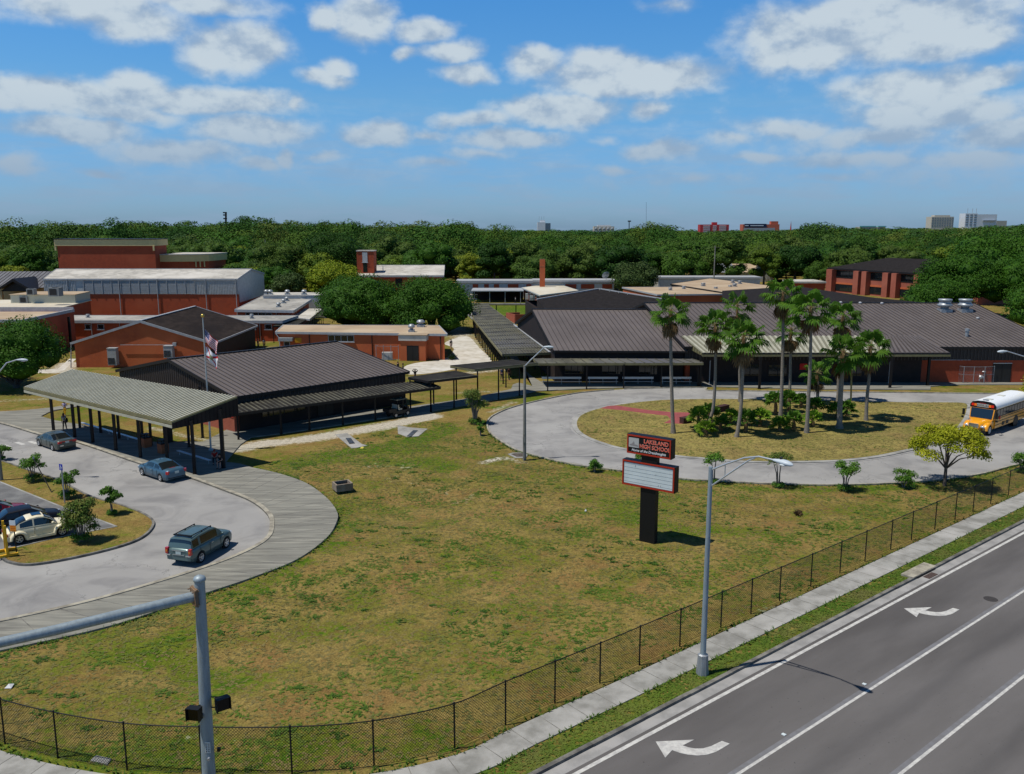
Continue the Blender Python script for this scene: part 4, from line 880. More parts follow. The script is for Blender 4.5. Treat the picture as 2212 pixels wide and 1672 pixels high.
m = MB(); m.prism([(-101, 177.5), (-88, 177.5), (-89, 186), (-101, 186)], 5.05, 6.7); t.part('upper_wall', m, mk('cream_wall', (.50, .50, .40), rough=.8))
m = MB(); m.prism([(-101.2, 177.3), (-87.8, 177.3), (-89, 186.2), (-101.2, 186.2)], 6.7, 6.8); t.part('upper_roof', m, M['gravel'])
def ac_unit(p, z, s, label, rz=0):
    t = Thing('rooftop_air_conditioner', label, 'air conditioner', (p[0], p[1], z), rz, 'rooftop air conditioners at the far left', local=True)
    m = MB(); m.box((0, 0, s*.5), (s*1.25, s, s)); t.part('casing', m, M['acgrey']); m = MB(); m.box((-.05*s, -s*.52, s*.5), (s*.8, .06, s*.7)); t.part('grille', m, M['door']); m = MB(); m.cyl((0, 0, s), s*.38, .08, 12); t.part('fan', m, M['door'])
ac_unit(g(55, 655, 5.0), 5.05, 1.35, 'grey rooftop air conditioner in front of the cream wall'); ac_unit(g(69, 637, 6.75), 6.8, 1.2, 'grey rooftop air conditioner on the cream block'); ac_unit(g(121, 640, 6.75), 6.8, 1.7, 'larger rooftop air conditioner next to the gym corner')
t = Thing('cafeteria_building', 'building with grey hipped metal roof and a dark gable porch', 'building', (-128, 212, 0))
m = MB(); m.prism([(-150, 214), (-106, 214), (-106, 232), (-150, 232)], 0, 5.8); t.part('wall', m, mk('tan_wall', (.42, .33, .18), rough=.8))
m = MB(); a, b, c, d = (-151, 213, 5.8), (-104.5, 213, 5.8), (-104.5, 233, 5.8), (-151, 233, 5.8); e_, f_ = (-140, 223, 9.2), (-113, 223, 9.2)
m.add([a, b, c, d, e_, f_], [(0, 1, 5, 4), (1, 2, 5), (2, 3, 4, 5), (3, 0, 4), (3, 2, 1, 0)])
for k in range(46): x = -150+k; x2 = min(max(x, -140), -113); zt = 1 if -140 < x < -113 else (1-min(1, abs(x-x2)/10.5)); m.beam((x, 213, 5.85), (x, 213+10*zt, 5.85+3.4*zt), .08, .08, 1)
t.part('roof', m, [M['greyroof'], M['seam']])
m = MB(); px_ = -118; m.add([(px_-4.2, 209, 5.6), (px_, 209, 8.2), (px_+4.2, 209, 5.6), (px_-4.2, 216, 5.6), (px_, 219, 8.2), (px_+4.2, 216, 5.6), (px_-4.2, 209, 5.2), (px_, 209, 7.5), (px_+4.2, 209, 5.2)], [(0, 1, 4, 3), (1, 2, 5, 4), (6, 7, 1, 0), (7, 8, 2, 1)]); m.add([(px_-3.8, 210, 5.1), (px_+3.8, 210, 5.1), (px_, 210, 7.5)], [(0, 1, 2)])
t.part('porch_roof', m, M['trim']); m = MB(); [m.box((px_+s_*3.6, 210, 2.6), (.7, .7, 5.2)) for s_ in (-1, 1)]; t.part('porch_column', m, mk('tan_col', (.42, .33, .18), rough=.8))
# ---- K: classroom block with tower
K4 = zq([(762.6, 594.8), (959, 594.8)], 6.2); kl, kr = K4
t = Thing('classroom_building', 'brick classroom block with mottled white roof and a square tower', 'building', (kl.x, kl.y, 0))
w, we = gable_building(t, (kl.x, kl.y), (kr.x, kr.y), (kr.x-3, kr.y+46), (kl.x+1, kl.y+46), 6.2, 8.2, ov=.8, og=.8, roof='white', seam=None, wall='brickr', base='brickr', zs=3, ribs=False, trim='fascia', th=.5)
a, b = onwall(w[0], w[1], 855), onwall(w[0], w[1], 869); win(t, a, b, 2.6, 5.2, 1, frame='trim', sill=False)
m = MB(); tx0, tx1 = -46.4, -41.3; m.box(((tx0+tx1)/2, 268, 6.4), (tx1-tx0, 5, 13.4)); tw = t.part('tower', m, M['brickr'])
m = MB(); m.box(((tx0+tx1)/2, 268, 13.2), (tx1-tx0+.3, 5.3, .3)); t.part('tower_cap', m, M['white'], parent=tw)
m = MB(); m.box(((tx0+tx1)/2-.1, 265.45, 11.3), (1.5, .1, 3.0)); m.box(((tx0+tx1)/2-.1, 265.4, 9.75), (1.9, .2, .12)); t.part('tower_panel', m, M['whitem'], parent=tw)
m = MB(); m.box(((tx0+tx1)/2-.1, 265.45, 8.3), (1.2, .1, 2.8)); t.part('tower_door', m, M['glass'], parent=tw)
m = MB(); m.cyl((-39, 268, 7), .1, 1.6, 6); t.part('vent_pipe', m, M['fascia'])
# ---- L: long low white building at the back and its covered court
t = Thing('long_building', 'long low white building with small red panels below its fascia', 'building', (-15.6, 255, 0))
m = MB(); m.prism([(-15.6, 255), (29.5, 255), (29.5, 263), (-15.6, 263)], 0, 4.3); t.part('wall', m, M['whitem'])
m = MB(); m.prism([(-16.2, 254.5), (6, 254.5), (6, 263.5), (-16.2, 263.5)], 4.35, 5.0); m.prism([(6.02, 254.3), (30, 254.3), (30, 263.5), (6.02, 263.5)], 4.5, 5.15); t.part('roof', m, M['fascia'])
for x0, x1 in ((1021, 1033), (1046, 1056), (1067, 1078), (1097, 1120), (1137, 1148), (1221, 1245), (1255, 1284), (1301, 1322)):
    a, b = at(x0, 615, 255), at(x1, 615, 255); m = MB(); m.box(((a.x+b.x)/2, 254.95, 3.35), (b.x-a.x, .1, 1.3)); t.part('panel', m, M['brickr'])
t = Thing('covered_court', 'dark open covered court with flat roof in front of the white building', 'canopy', (-11, 238, 0))
a, b = at(1018, 632, 240), at(1131, 632, 240)
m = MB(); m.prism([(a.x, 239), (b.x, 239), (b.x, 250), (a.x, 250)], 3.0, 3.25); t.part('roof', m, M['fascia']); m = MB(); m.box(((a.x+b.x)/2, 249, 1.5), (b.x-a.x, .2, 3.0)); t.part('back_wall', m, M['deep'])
for k in range(4): post(t, (lerp(a.x, b.x, (k+.2)/3.4), 239.3), 3.0, .14, 'fascia')
p = at(1023, 648, 244); t = Thing('canopy_cart', 'small cart with a pale roof parked in the dark court', 'golf cart', (p.x, 243, 0)); m = MB(); m.box((p.x, 243, 1.9), (2.3, 1.3, .12)); t.part('roof', m, M['cream']); m = MB(); m.box((p.x, 243, .6), (2.0, 1.1, .5)); t.part('body', m, M['fascia']); m = MB(); [m.box((p.x+s*.9, 243, 1.3), (.06, 1, 1.2)) for s in (-1, 1)]; t.part('frame', m, M['black'])
sd = Thing('satellite_dish', 'grey satellite dish on the roof edge of the long white building', 'satellite dish', (27.3, 256.5, 5.1), R(200), local=True); m = MB(); m.lathe([(.01, 0), (.6, .1), (1.1, .42), (1.12, .44)], 16, Matrix.Translation((0, 0, 1.2)) @ Matrix.Rotation(R(60), 4, 'X')); sd.part('dish', m, M['vent']); m = MB(); m.cyl((0, 0, 0), .08, 1.2, 6); sd.part('mast', m, M['vent'])
t = Thing('chimney', 'tall square brick chimney in front of the dark trees', 'chimney', (8.5, 250, 0)); c = at(1171.5, 600, 250); m = MB(); m.box((c.x, 250, 5.6), (1.45, 1.45, 11.2)); t.part('shaft', m, M['brick']); m = MB(); m.box((c.x, 250, 11.25), (1.2, 1.2, .2)); m.box((c.x, 250, 9.2), (1.5, 1.5, .1)); t.part('cap', m, M['rust'])
# ---- P: cream roofed small building
P4 = zq([(1166.5, 638), (1250, 627.5), (1199, 611.4), (1127, 621.4)], 3.6)
t = Thing('cream_roof_building', 'small building with cream flat roof and white window units', 'building', (P4[0].x, P4[0].y, 0))
w = flat_building(t, P4, 3.6, 'brickp', 'cream', ov=.5, th=.3, fas='whitem')
d = (w[0]-w[3]); nn = Vector((d.y, -d.x, 0)).normalized()
for k in range(4): p = w[3]+d*(.15+.22*k); q = w[3]+d*(.27+.22*k); win(t, p, q, 1.0, 3.0, 1, out=.06, sill=False)
for k in (0, 1): p = w[3]+d*(.3+.3*k)+nn*.4; m = MB(); m.box((p.x, p.y, 1.8), (.8, 1.2, 1.6)); t.part('window_unit', m, M['whitem'])
bx = zq([(1337, 608), (1395, 617), (1370, 622), (1310, 614)], 4)
# ---- Q: dark shingled hall between
t = Thing('shingle_hall', 'wide hall with black shingle roof in front of the cream roofs', 'building', (18, 183, 0))
ap = at(1293, 624, 184); L_ = at(1160, 647, 176); T_ = at(1462, 651, 172)
l2 = up3((L_.x+2.2, 156, 0), 4.0); t2_ = up3((T_.x+1, 153, 0), 4.0)
m = MB(); m.add([ap, L_, l2, t2_, T_, up3((L_.x-2, 200, 0), 4), up3((T_.x+2, 198, 0), 4)], [(0, 1, 2, 3, 4), (0, 5, 1), (0, 4, 6), (0, 6, 5)]); rf = t.part('roof', m, M['shingle2'])
m = MB(); m.beam(L_, ap, .35, .3); m.beam(ap, T_, .35, .3); t.part('roof_trim', m, M['fascia'], parent=rf)
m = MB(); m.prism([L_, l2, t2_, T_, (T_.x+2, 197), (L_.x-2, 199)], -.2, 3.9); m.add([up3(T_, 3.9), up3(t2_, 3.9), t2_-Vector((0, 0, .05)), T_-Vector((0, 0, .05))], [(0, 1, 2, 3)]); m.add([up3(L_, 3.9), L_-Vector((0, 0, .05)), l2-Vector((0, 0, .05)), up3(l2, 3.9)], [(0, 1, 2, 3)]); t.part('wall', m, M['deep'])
for x, y in ((1290, 627), (1313, 631), (1354, 640), (1334, 636)): p = ap.lerp(T_, (x-1288)/175.)-Vector((0, 1.2, .15)); m = MB(); m.cyl(p, .09, .45, 6); t.part('vent_pipe', m, M['white'])
# ---- J: tan gravel roofs
def parap(name, label, pts, z, wall, fas='fascia', roofm='gravel', wl=None):
    q = zq(pts, z); t = Thing(name, label, 'building', (q[0].x, q[0].y, 0)); return t, flat_building(t, q, z, wall, roofm, ov=.2, th=.35, fas=fas)
t, w = parap('gravel_roof_building', 'low brick block with tan gravel roof and orange walls', [(1420, 636.5), (1594, 634.5), (1497, 619.5), (1344, 620.5)], 5.0, 'brick')
for i, (x, y) in enumerate(((1577-100, 624), (1463, 627), (1576, 626), (1642-60, 622))): roof_fan(g(x-15*i % 40, y, 5.), 5.02, .5, .7, 'square grey vent %s on the nearer tan gravel roof' % ('by its left corner', 'at its middle', 'at its right side', 'near its rear edge')[i], 'vents on the tan gravel roofs', 'roof_vent')
t, w = parap('gravel_roof_building', 'wide low building with peaked tan gravel roof at the back', [(1605, 638), (1680, 619), (1533.5, 601.5), (1448, 613.5)], 5.3, 'deep', 'trim')
for i, (x, y) in enumerate(((1519, 618), (1583, 611), (1598, 613), (1587, 619))): roof_fan(g(x, y, 5.3), 5.32, .6, .8, 'square grey vent %s on the farther tan gravel roof' % ('on the left', 'at the back left', 'at the back right', 'in the middle')[i], 'vents on the tan gravel roofs', 'roof_vent')
a, b = at(1422, 602, 285), at(1642, 602, 285)
t = Thing('long_building', 'low grey building behind the tan gravel roofs', 'building', (a.x, 285, 0)); m = MB(); m.prism([(a.x, 285), (b.x, 285), (b.x, 294), (a.x, 294)], 0, 3.9); t.part('wall', m, M['whitem']); m = MB(); m.prism([(a.x-.5, 284.5), (b.x+.5, 284.5), (b.x+.5, 294), (a.x-.5, 294)], 3.9, 4.4); t.part('roof', m, M['fascia'])
a, b = at(1716, 603, 260), at(1783, 603, 260)
t = Thing('shed', 'low white roofed shed beside the two storey brick block', 'building', (a.x, 260, 0)); m = MB(); m.prism([(a.x, 260), (b.x, 260), (b.x, 270), (a.x, 270)], 0, 4.0); t.part('wall', m, M['brickr']); m = MB(); m.prism([(a.x-.4, 259), (b.x, 259), (b.x, 270), (a.x-.4, 270)], 4.0, 4.5); t.part('roof', m, M['white'])
t = Thing('house', 'distant house with a shiny and a brown roof slope under trees', 'house', (70, 330, 0))
a = at(1551, 575, 330); m = MB(); m.box((a.x+11, 336, 2), (20, 10, 4)); t.part('wall', m, M['whitem']); m = MB(); x0 = a.x; m.add([(x0, 330, 3.6), (x0+8, 330, 3.6), (x0+6.5, 336, 6.6), (x0-1, 336, 6.6)], [(0, 1, 2, 3)], 1); m.add([(x0+8, 330, 3.6), (x0+17, 331, 3.9), (x0+17, 337, 6.6), (x0+6.5, 336, 6.6)], [(0, 1, 2, 3)], 0); m.add([(x0-1, 336, 6.6), (x0+17, 337, 6.6), (x0+17, 342, 3.6), (x0-1, 342, 3.6)], [(0, 1, 2, 3)], 0); t.part('roof', m, [M['gravel'], M['alu']])
# ---- M: two storey brick block with black hip roof
u = Vector((20, -49, 0)).normalized(); v = Vector((-u.y, u.x, 0)); m0 = Vector((100, 281, 0))
t = Thing('two_storey_building', 'two storey brick block with black hip roof beside big trees', 'building', (100, 281, 0))
Lm = 56; Wm = 26
c = [m0, m0+u*Lm, m0+u*Lm+v*Wm, m0+v*Wm]
m = MB(); m.prism([c[0]+u*.8+v*.9, c[1]-u*.8+v*.9, c[2]-u*.8-v*.8, c[3]+u*.8-v*.8], 0, 7.3); t.part('wall', m, M['brickp'])
m = MB(); R1 = m0+u*12+v*13; R2 = m0+u*(Lm-12)+v*13
m.add([up3(c[0], 7.5), up3(c[1], 7.5), up3(c[2], 7.5), up3(c[3], 7.5), up3(R1, 10.9), up3(R2, 10.9)], [(0, 1, 5, 4), (1, 2, 5), (2, 3, 4, 5), (3, 0, 4)][:4]); rf = t.part('roof', m, M['shingle2'])
m = MB(); [m.beam(up3(c[i], 7.3), up3(c[(i+1) % 4], 7.3), .2, .5) for i in range(4)]; t.part('fascia', m, M['trim'], parent=rf)
for k in range(5):
    b0_ = m0+u*(.8+k*11.6)
    for dd in ((0, 1.8), (3.4, 5.0)) if k else ((0, 2.2),):
        p = b0_+u*(dd[0]+dd[1])/2; m = MB(); m.box((p.x, p.y, 3.55), (dd[1]-dd[0]+.3, 1.9, 7.1), math.atan2(u.y, u.x)); t.part('pilaster', m, M['brickp'])
    if k < 4:
        q0 = m0+u*(5.2+k*11.6 if k else 3.2)+v*.86; q1 = m0+u*(11.9+k*11.6-.3)+v*.86
        for z0_, z1_ in ((4.7, 6.8), (.6, 2.6)): win(t, q0, q1, z0_, z1_, 3, frame='trim', sill=False)
        m = MB(); qq = (q0+q1)/2; m.box((qq.x, qq.y, 2.9), ((q1-q0).length, .25, .5), math.atan2(u.y, u.x)); t.part('ledge', m, M['brick'])
for p in (R1.lerp(c[0], .55), R2.lerp(c[1], .6)): m = MB(); m.cyl((p.x, p.y, 8.6), .15, .5, 6); t.part('vent_pipe', m, M['white'])
t = Thing('shingle_hall', 'low dark shingled roof in front of the two storey block', 'building', (50, 160, 0))
a, b, c_ = at(1640, 624, 205), at(1940, 650, 165), at(1640, 652, 165)
e1 = at(2010, 652, 160); m = MB(); ra, rb = at(1560, 628, 196), at(1880, 642, 172)
m = MB(); m.add([ra, at(1720, 618, 205), rb, at(2020, 656, 160), at(1560, 668, 158)], [(0, 4, 3, 2, 1)]); m.add([at(1720, 618, 205), rb, up3((rb.x+6, 210, 0), 4), up3((70, 225, 0), 4)], [(0, 1, 2, 3)]); t.part('roof', m, M['shingle2'])
m = MB(); m.prism([(42, 160), (78, 160), (72, 190), (44, 190)], 0, 4); t.part('wall', m, M['deep'])
# ---- W4: long covered walkway running back
wl = [Vector((-1.3, 116, 0)), Vector((-7.1, 162, 0)), Vector((-8.8, 190, 0))]; wr = [Vector((5.5, 117.6, 0)), Vector((.7, 151.7, 0)), Vector((-5.4, 194, 0))]
t = Thing('covered_walkway', 'long covered walkway with weathered ribbed roof running to the back', 'walkway', (wl[0].x, wl[0].y, 0))
m = MB(); zt = 3.4
m.slab([up3(p, zt) for p in (wl[0], wr[0], wr[1], wr[2], wl[2], wl[1])], .08, 0)
n = 190
def along(P, f):
    d = [(P[i+1]-P[i]).length for i in range(len(P)-1)]; s = f*sum(d)
    for i, L in enumerate(d):
        if s <= L or i == len(d)-1: return P[i].lerp(P[i+1], s/L)
        s -= L
for k in range(15):     # ribs along the length, in lapped sheets
    f0 = k/15.; 
    pa, pb = along(wl, f0), along(wr, f0); m.beam(up3(pa, zt+.05), up3(pb, zt+.05), .2, .03, 2)
for j in range(17):
    f = (j+.5)/17; P_ = [along(wl, k/10).lerp(along(wr, k/10), f) for k in range(11)]
    for a, b in zip(P_, P_[1:]): m.beam(up3(a, zt+.03), up3(b, zt+.03), .14, .06, 1)
rf = t.part('roof', m, [M['canroof'], M['canrib'], M['trim']])
m = MB(); [m.beam(up3(P_[i], zt-.1), up3(P_[i+1], zt-.1), .12, .28) for P_ in (wl, wr) for i in (0, 1)]; m.beam(up3(wl[0], zt-.1), up3(wr[0], zt-.1), .12, .3); t.part('fascia', m, M['olive'], parent=rf)
m = MB(); [m.beam(up3(wr[i]-Vector((.35, 0, 0)), zt+.1), up3(wr[i+1]-Vector((.35, 0, 0)), zt+.1), .3, .1) for i in (0,)]; t.part('flashing', m, M['fascia'], parent=rf)
for k in range(26):
    p = along(wl, .02+k*.037); post(t, (p.x+.3, p.y), 3.3, .17)
for k in range(14):
    p = along(wr, .02+k*.072); post(t, (p.x-1.2, p.y), 3.3, .14)
m = MB(); m.add([up3(along(wr, f), z) for f, z in ((0, 0), (.42, 0), (.42, 3.3), (0, 3.3))], [(0, 1, 2, 3)]); 
# cross canopy behind
a, b = at(1018, 655, 200), at(1160, 656, 200)
canopy('walkway_canopy', 'thin flat canopy crossing behind the long walkway', 'walkway', [(a.x, 199, 0), (b.x, 199, 0), (b.x, 202, 0), (a.x, 202, 0)], 3.0, .25, [(lerp(a.x, b.x, f), y) for f in (.38, .68, .92) for y in (199.4, 201.6)], mat='canroof', side='olive', seam=3, pw=.2)
t = Thing('brick_planter', 'red brick enclosure behind the gable of the main building', 'planter', tuple(g(1113, 698)))
pc = g(1113, 698); 
m = MB(); X0, Y0 = pc.x, pc.y
for a, b in (((X0-1.9, Y0+4), (X0, Y0)), ((X0, Y0), (X0+5.5, Y0+1.5)), ((X0-1.9, Y0+4), (X0+1, Y0+5))): m.beam((*a, .9), (*b, .9), .25, 1.9)
t.part('wall', m, M['brickp'])
# ---- F + G : main building
t = Thing('main_building', 'main school hall left wing with wide brown standing seam roof', 'building', (5.4, 114, 0))
w, we = gable_building(t, (5.4, 114.0), (22.9, 113.3), (18.2, 147.2), (.5, 147.9), 4.2, 8.05, ov=.7, og=.35, zs=2.6, base='deep', wall='deep', seam=.68, ribs=False)  # dark siding, with the canopy's deep shade painted into the wall colour
for x0, x1 in ((1220, 1262), (1300, 1345), (1380, 1420)):
    a, b = onwall(w[0], w[1], x0), onwall(w[0], w[1], x1); win(t, a, b, 1.0, 2.3, 3, frame='trim', sill=False)
t = Thing('main_building', 'long right wing of the main school building with brown metal roof', 'building', (22.4, 113.4, 0))
w, we = gable_building(t, (22.4, 113.4), (71.5, 113.0), (66, 149.2), (17, 149.4), 4.8, 8.95, ov=.35, og=.35, zs=3.0, base='brickr', wall='brownwall', seam=.68)
# dark sheet painting the shade on the wall under the canopy, service door, lintel
a, b = onwall(w[0], w[1], 1490), onwall(w[0], w[1], 1990); m = MB(); o_ = Vector((0, -.06, 0)); m.prism([a, b, b+o_, a+o_], 0, 3.3); t.part('entrance_wall_shade', m, M['deep'])
for x0, x1 in ((1600, 1640), (1660, 1700), (1745, 1775), (1838, 1862)):
    a, b = onwall(w[0], w[1], x0), onwall(w[0], w[1], x1); a.y -= .08; b.y -= .08; win(t, a, b, .9, 2.4, 2, frame='trim', sill=False)
a, b = onwall(w[0], w[1], 2145), onwall(w[0], w[1], 2184); win(t, a, b, .05, 2.5, 2, frame='trim', sill=False, name='door', pane='door')
m = MB(); m.box(((a.x+b.x)/2, a.y-.06, 2.62), (b.x-a.x+.1, .1, .08)); t.part('lintel', m, M['alu'])
a, b = onwall(w[0], w[1], 2008), onwall(w[0], w[1], 2096); m = MB(); m.box(((a.x+b.x)/2, a.y-.05, 3.05), (b.x-a.x, .08, .07)); t.part('ledge', m, M['fascia'])
c = onwall(w[0], w[1], 1735); m = MB(); m.box((c.x, c.y-.1, 2.15), (.95, .05, .8)); t.part('wall_sign', m, mk('red_notice', (.6, .02, .012), rough=.6))
m = MB(); vx = at(2088, 718, 116.6); 
slope = (8.95-4.8)/18.
def gz(y): return 4.8+slope*(y-113.2)
def roofpt(x, y):     # where the photo ray meets the right wing's front roof slope
    d = ray(x, y); t_ = (4.8-slope*113.2-H)/(d.z-slope*d.y); return Vector((d.x*t_, d.y*t_, H+d.z*t_))
m = MB(); p = roofpt(2088, 727); m.cyl(p, .22, .75, 10); m.cyl(p+Vector((0, 0, .75)), .3, .3, 10); t.part('roof_pipe', m, M['vent'])
for x, y in ((2112, 689), (1905, 657), (1858, 656), (1816, 655)): p = roofpt(x, y); m = MB(); m.ell(p+Vector((0, 0, .12)), (.25, .25, .18)); t.part('roof_vent', m, M['fascia'])
p = roofpt(2040, 672); roof_fan(p, p.z-.25, .95, 2.0, 'left one of the two big silver kitchen fans on the brown roof', 'kitchen fans on the main roof')
p = roofpt(2084, 672); roof_fan(p, p.z-.25, .95, 2.0, 'right one of the two big silver kitchen fans on the brown roof', 'kitchen fans on the main roof')
# walkway in front of the left wing
cw = canopy('walkway_canopy', 'flat olive edged canopy along the front of the main building left wing', 'walkway', [(3.2, 109.6, 0), (24.2, 110.0, 0), (23.4, 113.6, 0), (2.8, 113.8, 0)], 3.2, .26, [g(1183, 845), g(1267, 841), g(1347, 839), g(1428, 837), g(1507, 835)], mat='canroof', side='olive', seam=1.2, pw=.15)
bx_ = [(1170, 1256), (1270, 1335), (1345, 1412), (1428, 1494)]
for i, (x0, x1) in enumerate(bx_):
    a, b = at(x0, 829, 112.0), at(x1, 829, 112.0)
    bench((a.x, 112.0), (b.x, 112.0), 'aluminium bench with backrest, %s of the four under the left wing canopy' % ('farthest left', 'second from the left', 'second from the right', 'farthest right')[i], 'benches in front of the main building', True)
# entrance canopy, tan ribs
t = Thing('entrance_canopy', 'wide entrance canopy with tan ribbed metal roof behind the palms', 'canopy', (24, 110.5, 0))
q0, q1, q2, q3 = at(1517, 758, 110.6), at(2054, 760, 110.6), at(1985, 728, 116.9), at(1472, 727, 117.)
q0.z = q1.z = 4.35; q2.z = q3.z = 5.75
s0_, s1_ = q0.lerp(q1, .755), q3.lerp(q2, .855)
m = MB(); ribbed(m, q0, s0_, s1_, q3, .62, .3, .08); rf = t.part('roof', m, [M['tand'], M['tan']])
m = MB(); ribbed(m, s0_+Vector((.03, 0, 0)), q1, q2, s1_+Vector((.03, 0, 0)), .62, .3, .08); t.part('roof_panel_shade', m, [M['seam'], M['brownroof']], 'right end of the canopy roof, painted dark brown as a shaded slope')  # same plane as the roof; darker colour imitates a hip turned from the sun
m = MB(); m.beam(q0-Vector((0, 0, .3)), q1-Vector((0, 0, .3)), .12, .3); m.beam(q0-Vector((0, 0, .06)), q1-Vector((0, 0, .06)), .14, .16, 1); t.part('fascia', m, [M['olive'], M['trim']], parent=rf)
m = MB(); m.add([up3(q3, 4.6), up3(q0, 4.0), q0, q3], [(0, 1, 2, 3)]); n = 9
for k in range(n+1): f = k/n; p = q0.lerp(q3, f)-Vector((.04, 0, 0)); m.beam(up3(p, lerp(4., 4.6, f)), p, .1, .1)
t.part('side_panel', m, M['olive'])
for x, y in ((1512, 835), (1640, 840), (1751, 841), (1922, 839), (2003, 834)): post(t, g(x, y), 4.1, .28)
for x in (1532, 1919): p = g(x, 832); vpipe(t, (p.x, p.y), 0, 3.0, .06, 'fascia')
# fenced meter cage by the right wall
t = Thing('meter_cage', 'grey chain link cage around pale pipework by the right wall', 'enclosure', tuple(g(2030, 829)))
q = [g(2071, 829), g(2120, 829), g(2146, 829)]
pts_ = [g(2068, 827), g(2080, 829), g(2102, 829.5), g(2125, 829.5), g(2145, 828)]
for p in pts_: m = MB(); m.tube([up3(p, 0), up3(p, 2.3)], .05, 6); t.part('post', m, M['galv'])
m = MB()
for a, b in zip(pts_, pts_[1:]):
    m.beam(up3(a, 2.25), up3(b, 2.25), .05, .05); m.beam(up3(a, 1.2), up3(b, 1.2), .04, .04)
t.part('rail', m, M['galv']); m = MB()
for a, b in zip(pts_, pts_[1:]):
    n = int((b-a).length/.12)
    for k in range(n): p = a.lerp(b, k/n); m.beam(up3(p, .1), up3(p, 2.25), .012, .012)
t.part('mesh', m, M['galv'])
m = MB(); p = g(2114, 827); m.tube([up3(p, .2), up3(p, 1.1), up3(p+Vector((.5, 0, 0)), 1.2), up3(p+Vector((.6, 0, 0)), .2)], .12, 8); m.ell(up3(p+Vector((.2, 0, 0)), .75), (.35, .3, .3)); m.ell(up3(p+Vector((.5, 0, 0)), 1.5), (.3, .3, .12)); t.part('pipework', m, M['alu'])
# brick seats in the palm island
for i, ((x0, y0), (x1, y1), nm) in enumerate((((1545, 893), (1570, 887), 'long low dark brick seat wall behind the curved palm trunk'), ((1472, 917), (1490, 914), 'short dark brick seat at the end of the red path'))):
    a, b = g(x0, y0), g(x1, y1); m = MB(); m.beam(up3(a, .35), up3(b, .35), .6, .6); m.beam(up3(a, .68), up3(b, .68), .68, .08); one('low_brick_bench', m, mk('dark_brick', (.07, .025, .02), (.04, .02, .018), 3), nm, 'seat')
# ================================================================ VEGETATION
RG = np.random.default_rng(11)
def leaf_cloud(cl, n, size, rng, up=.35, shell=.78, jit=.42):
    cl = np.array(cl, float); wgt = (cl[:, 3]*cl[:, 4]+cl[:, 3]*cl[:, 5]); idx = rng.choice(len(cl), n, p=wgt/wgt.sum())
    d = rng.normal(size=(n, 3)); d /= np.linalg.norm(d, axis=1)[:, None]; d[:, 2] = np.where(d[:, 2] < -.35, -d[:, 2], d[:, 2])
    r = rng.uniform(shell, 1.06, n)[:, None]
    p = cl[idx, :3]+d*r*cl[idx, 3:6]
    nr = d+rng.normal(0, jit, (n, 3))+np.array([0, 0, up]); nr /= np.linalg.norm(nr, axis=1)[:, None]
    a = np.cross(nr, rng.normal(size=(n, 3))); a /= np.linalg.norm(a, axis=1)[:, None]; b = np.cross(nr, a)
    s = (size*rng.uniform(.6, 1.25, n))[:, None]
    return np.stack([p-a*s*.5, p-b*s*.32, p+a*s*.5, p+b*s*.32], 1)
def ico(c, r, rng, sub=2):
    bm = bmesh.new(); bmesh.ops.create_icosphere(bm, subdivisions=sub, radius=1)
    vs = np.array([v.co[:] for v in bm.verts]); fs = np.array([[v.index for v in f.verts] for f in bm.faces]); bm.free()
    vs = vs*(1+rng.normal(0, .06, (len(vs), 1)))*np.array(r)+np.array(c); return vs, fs
def crown_obj(name, quads, cores, mat, parent=None, tint=None):
    nq = len(quads); V = quads.reshape(-1, 3); loops = np.arange(nq*4); starts = np.arange(0, nq*4, 4); tot = np.full(nq, 4); off = nq*4
    Vs = [V]; Ls = [loops]; Ss = [starts]; Ts = [tot]; lo = nq*4
    for vs, fs in cores:
        Vs.append(vs); Ls.append((fs+off).ravel()); Ss.append(lo+np.arange(0, fs.size, 3)); Ts.append(np.full(len(fs), 3)); off += len(vs); lo += fs.size
    V = np.concatenate(Vs).astype(np.float32); L = np.concatenate(Ls).astype(np.int32); S = np.concatenate(Ss).astype(np.int32); T = np.concatenate(Ts).astype(np.int32)
    me = bpy.data.meshes.new(name); me.vertices.add(len(V)); me.vertices.foreach_set('co', V.ravel()); me.loops.add(len(L)); me.loops.foreach_set('vertex_index', L)
    me.polygons.add(len(S)); me.polygons.foreach_set('loop_start', S); me.polygons.foreach_set('loop_total', T); me.update(calc_edges=True)
    if tint is not None:
        a = me.attributes.new('tint', 'FLOAT', 'POINT'); a.data.foreach_set('value', tint.astype(np.float32))
    me.materials.append(mat); o = bpy.data.objects.new(name, me); COL.objects.link(o)
    if parent is not None: o.parent = parent
    return o
def make_clusters(r, zb, zt, n, rng, spread=.62, cr=.42):
    cz = (zb+zt)/2; hz_ = (zt-zb)/2; out = [(0, 0, cz+hz_*.15, r*.62, r*.62, hz_*.72)]
    for k in range(n):
        a = k*2.4+rng.uniform(-.4, .4); e = rng.uniform(-.8, 1.0); rr = r*spread*math.sqrt(max(.05, 1-max(0, e)**2*.85))
        c = r*cr*rng.uniform(.65, 1.15); out.append((math.cos(a)*rr, math.sin(a)*rr, cz+hz_*.68*e, c, c, c*.72))
    return out
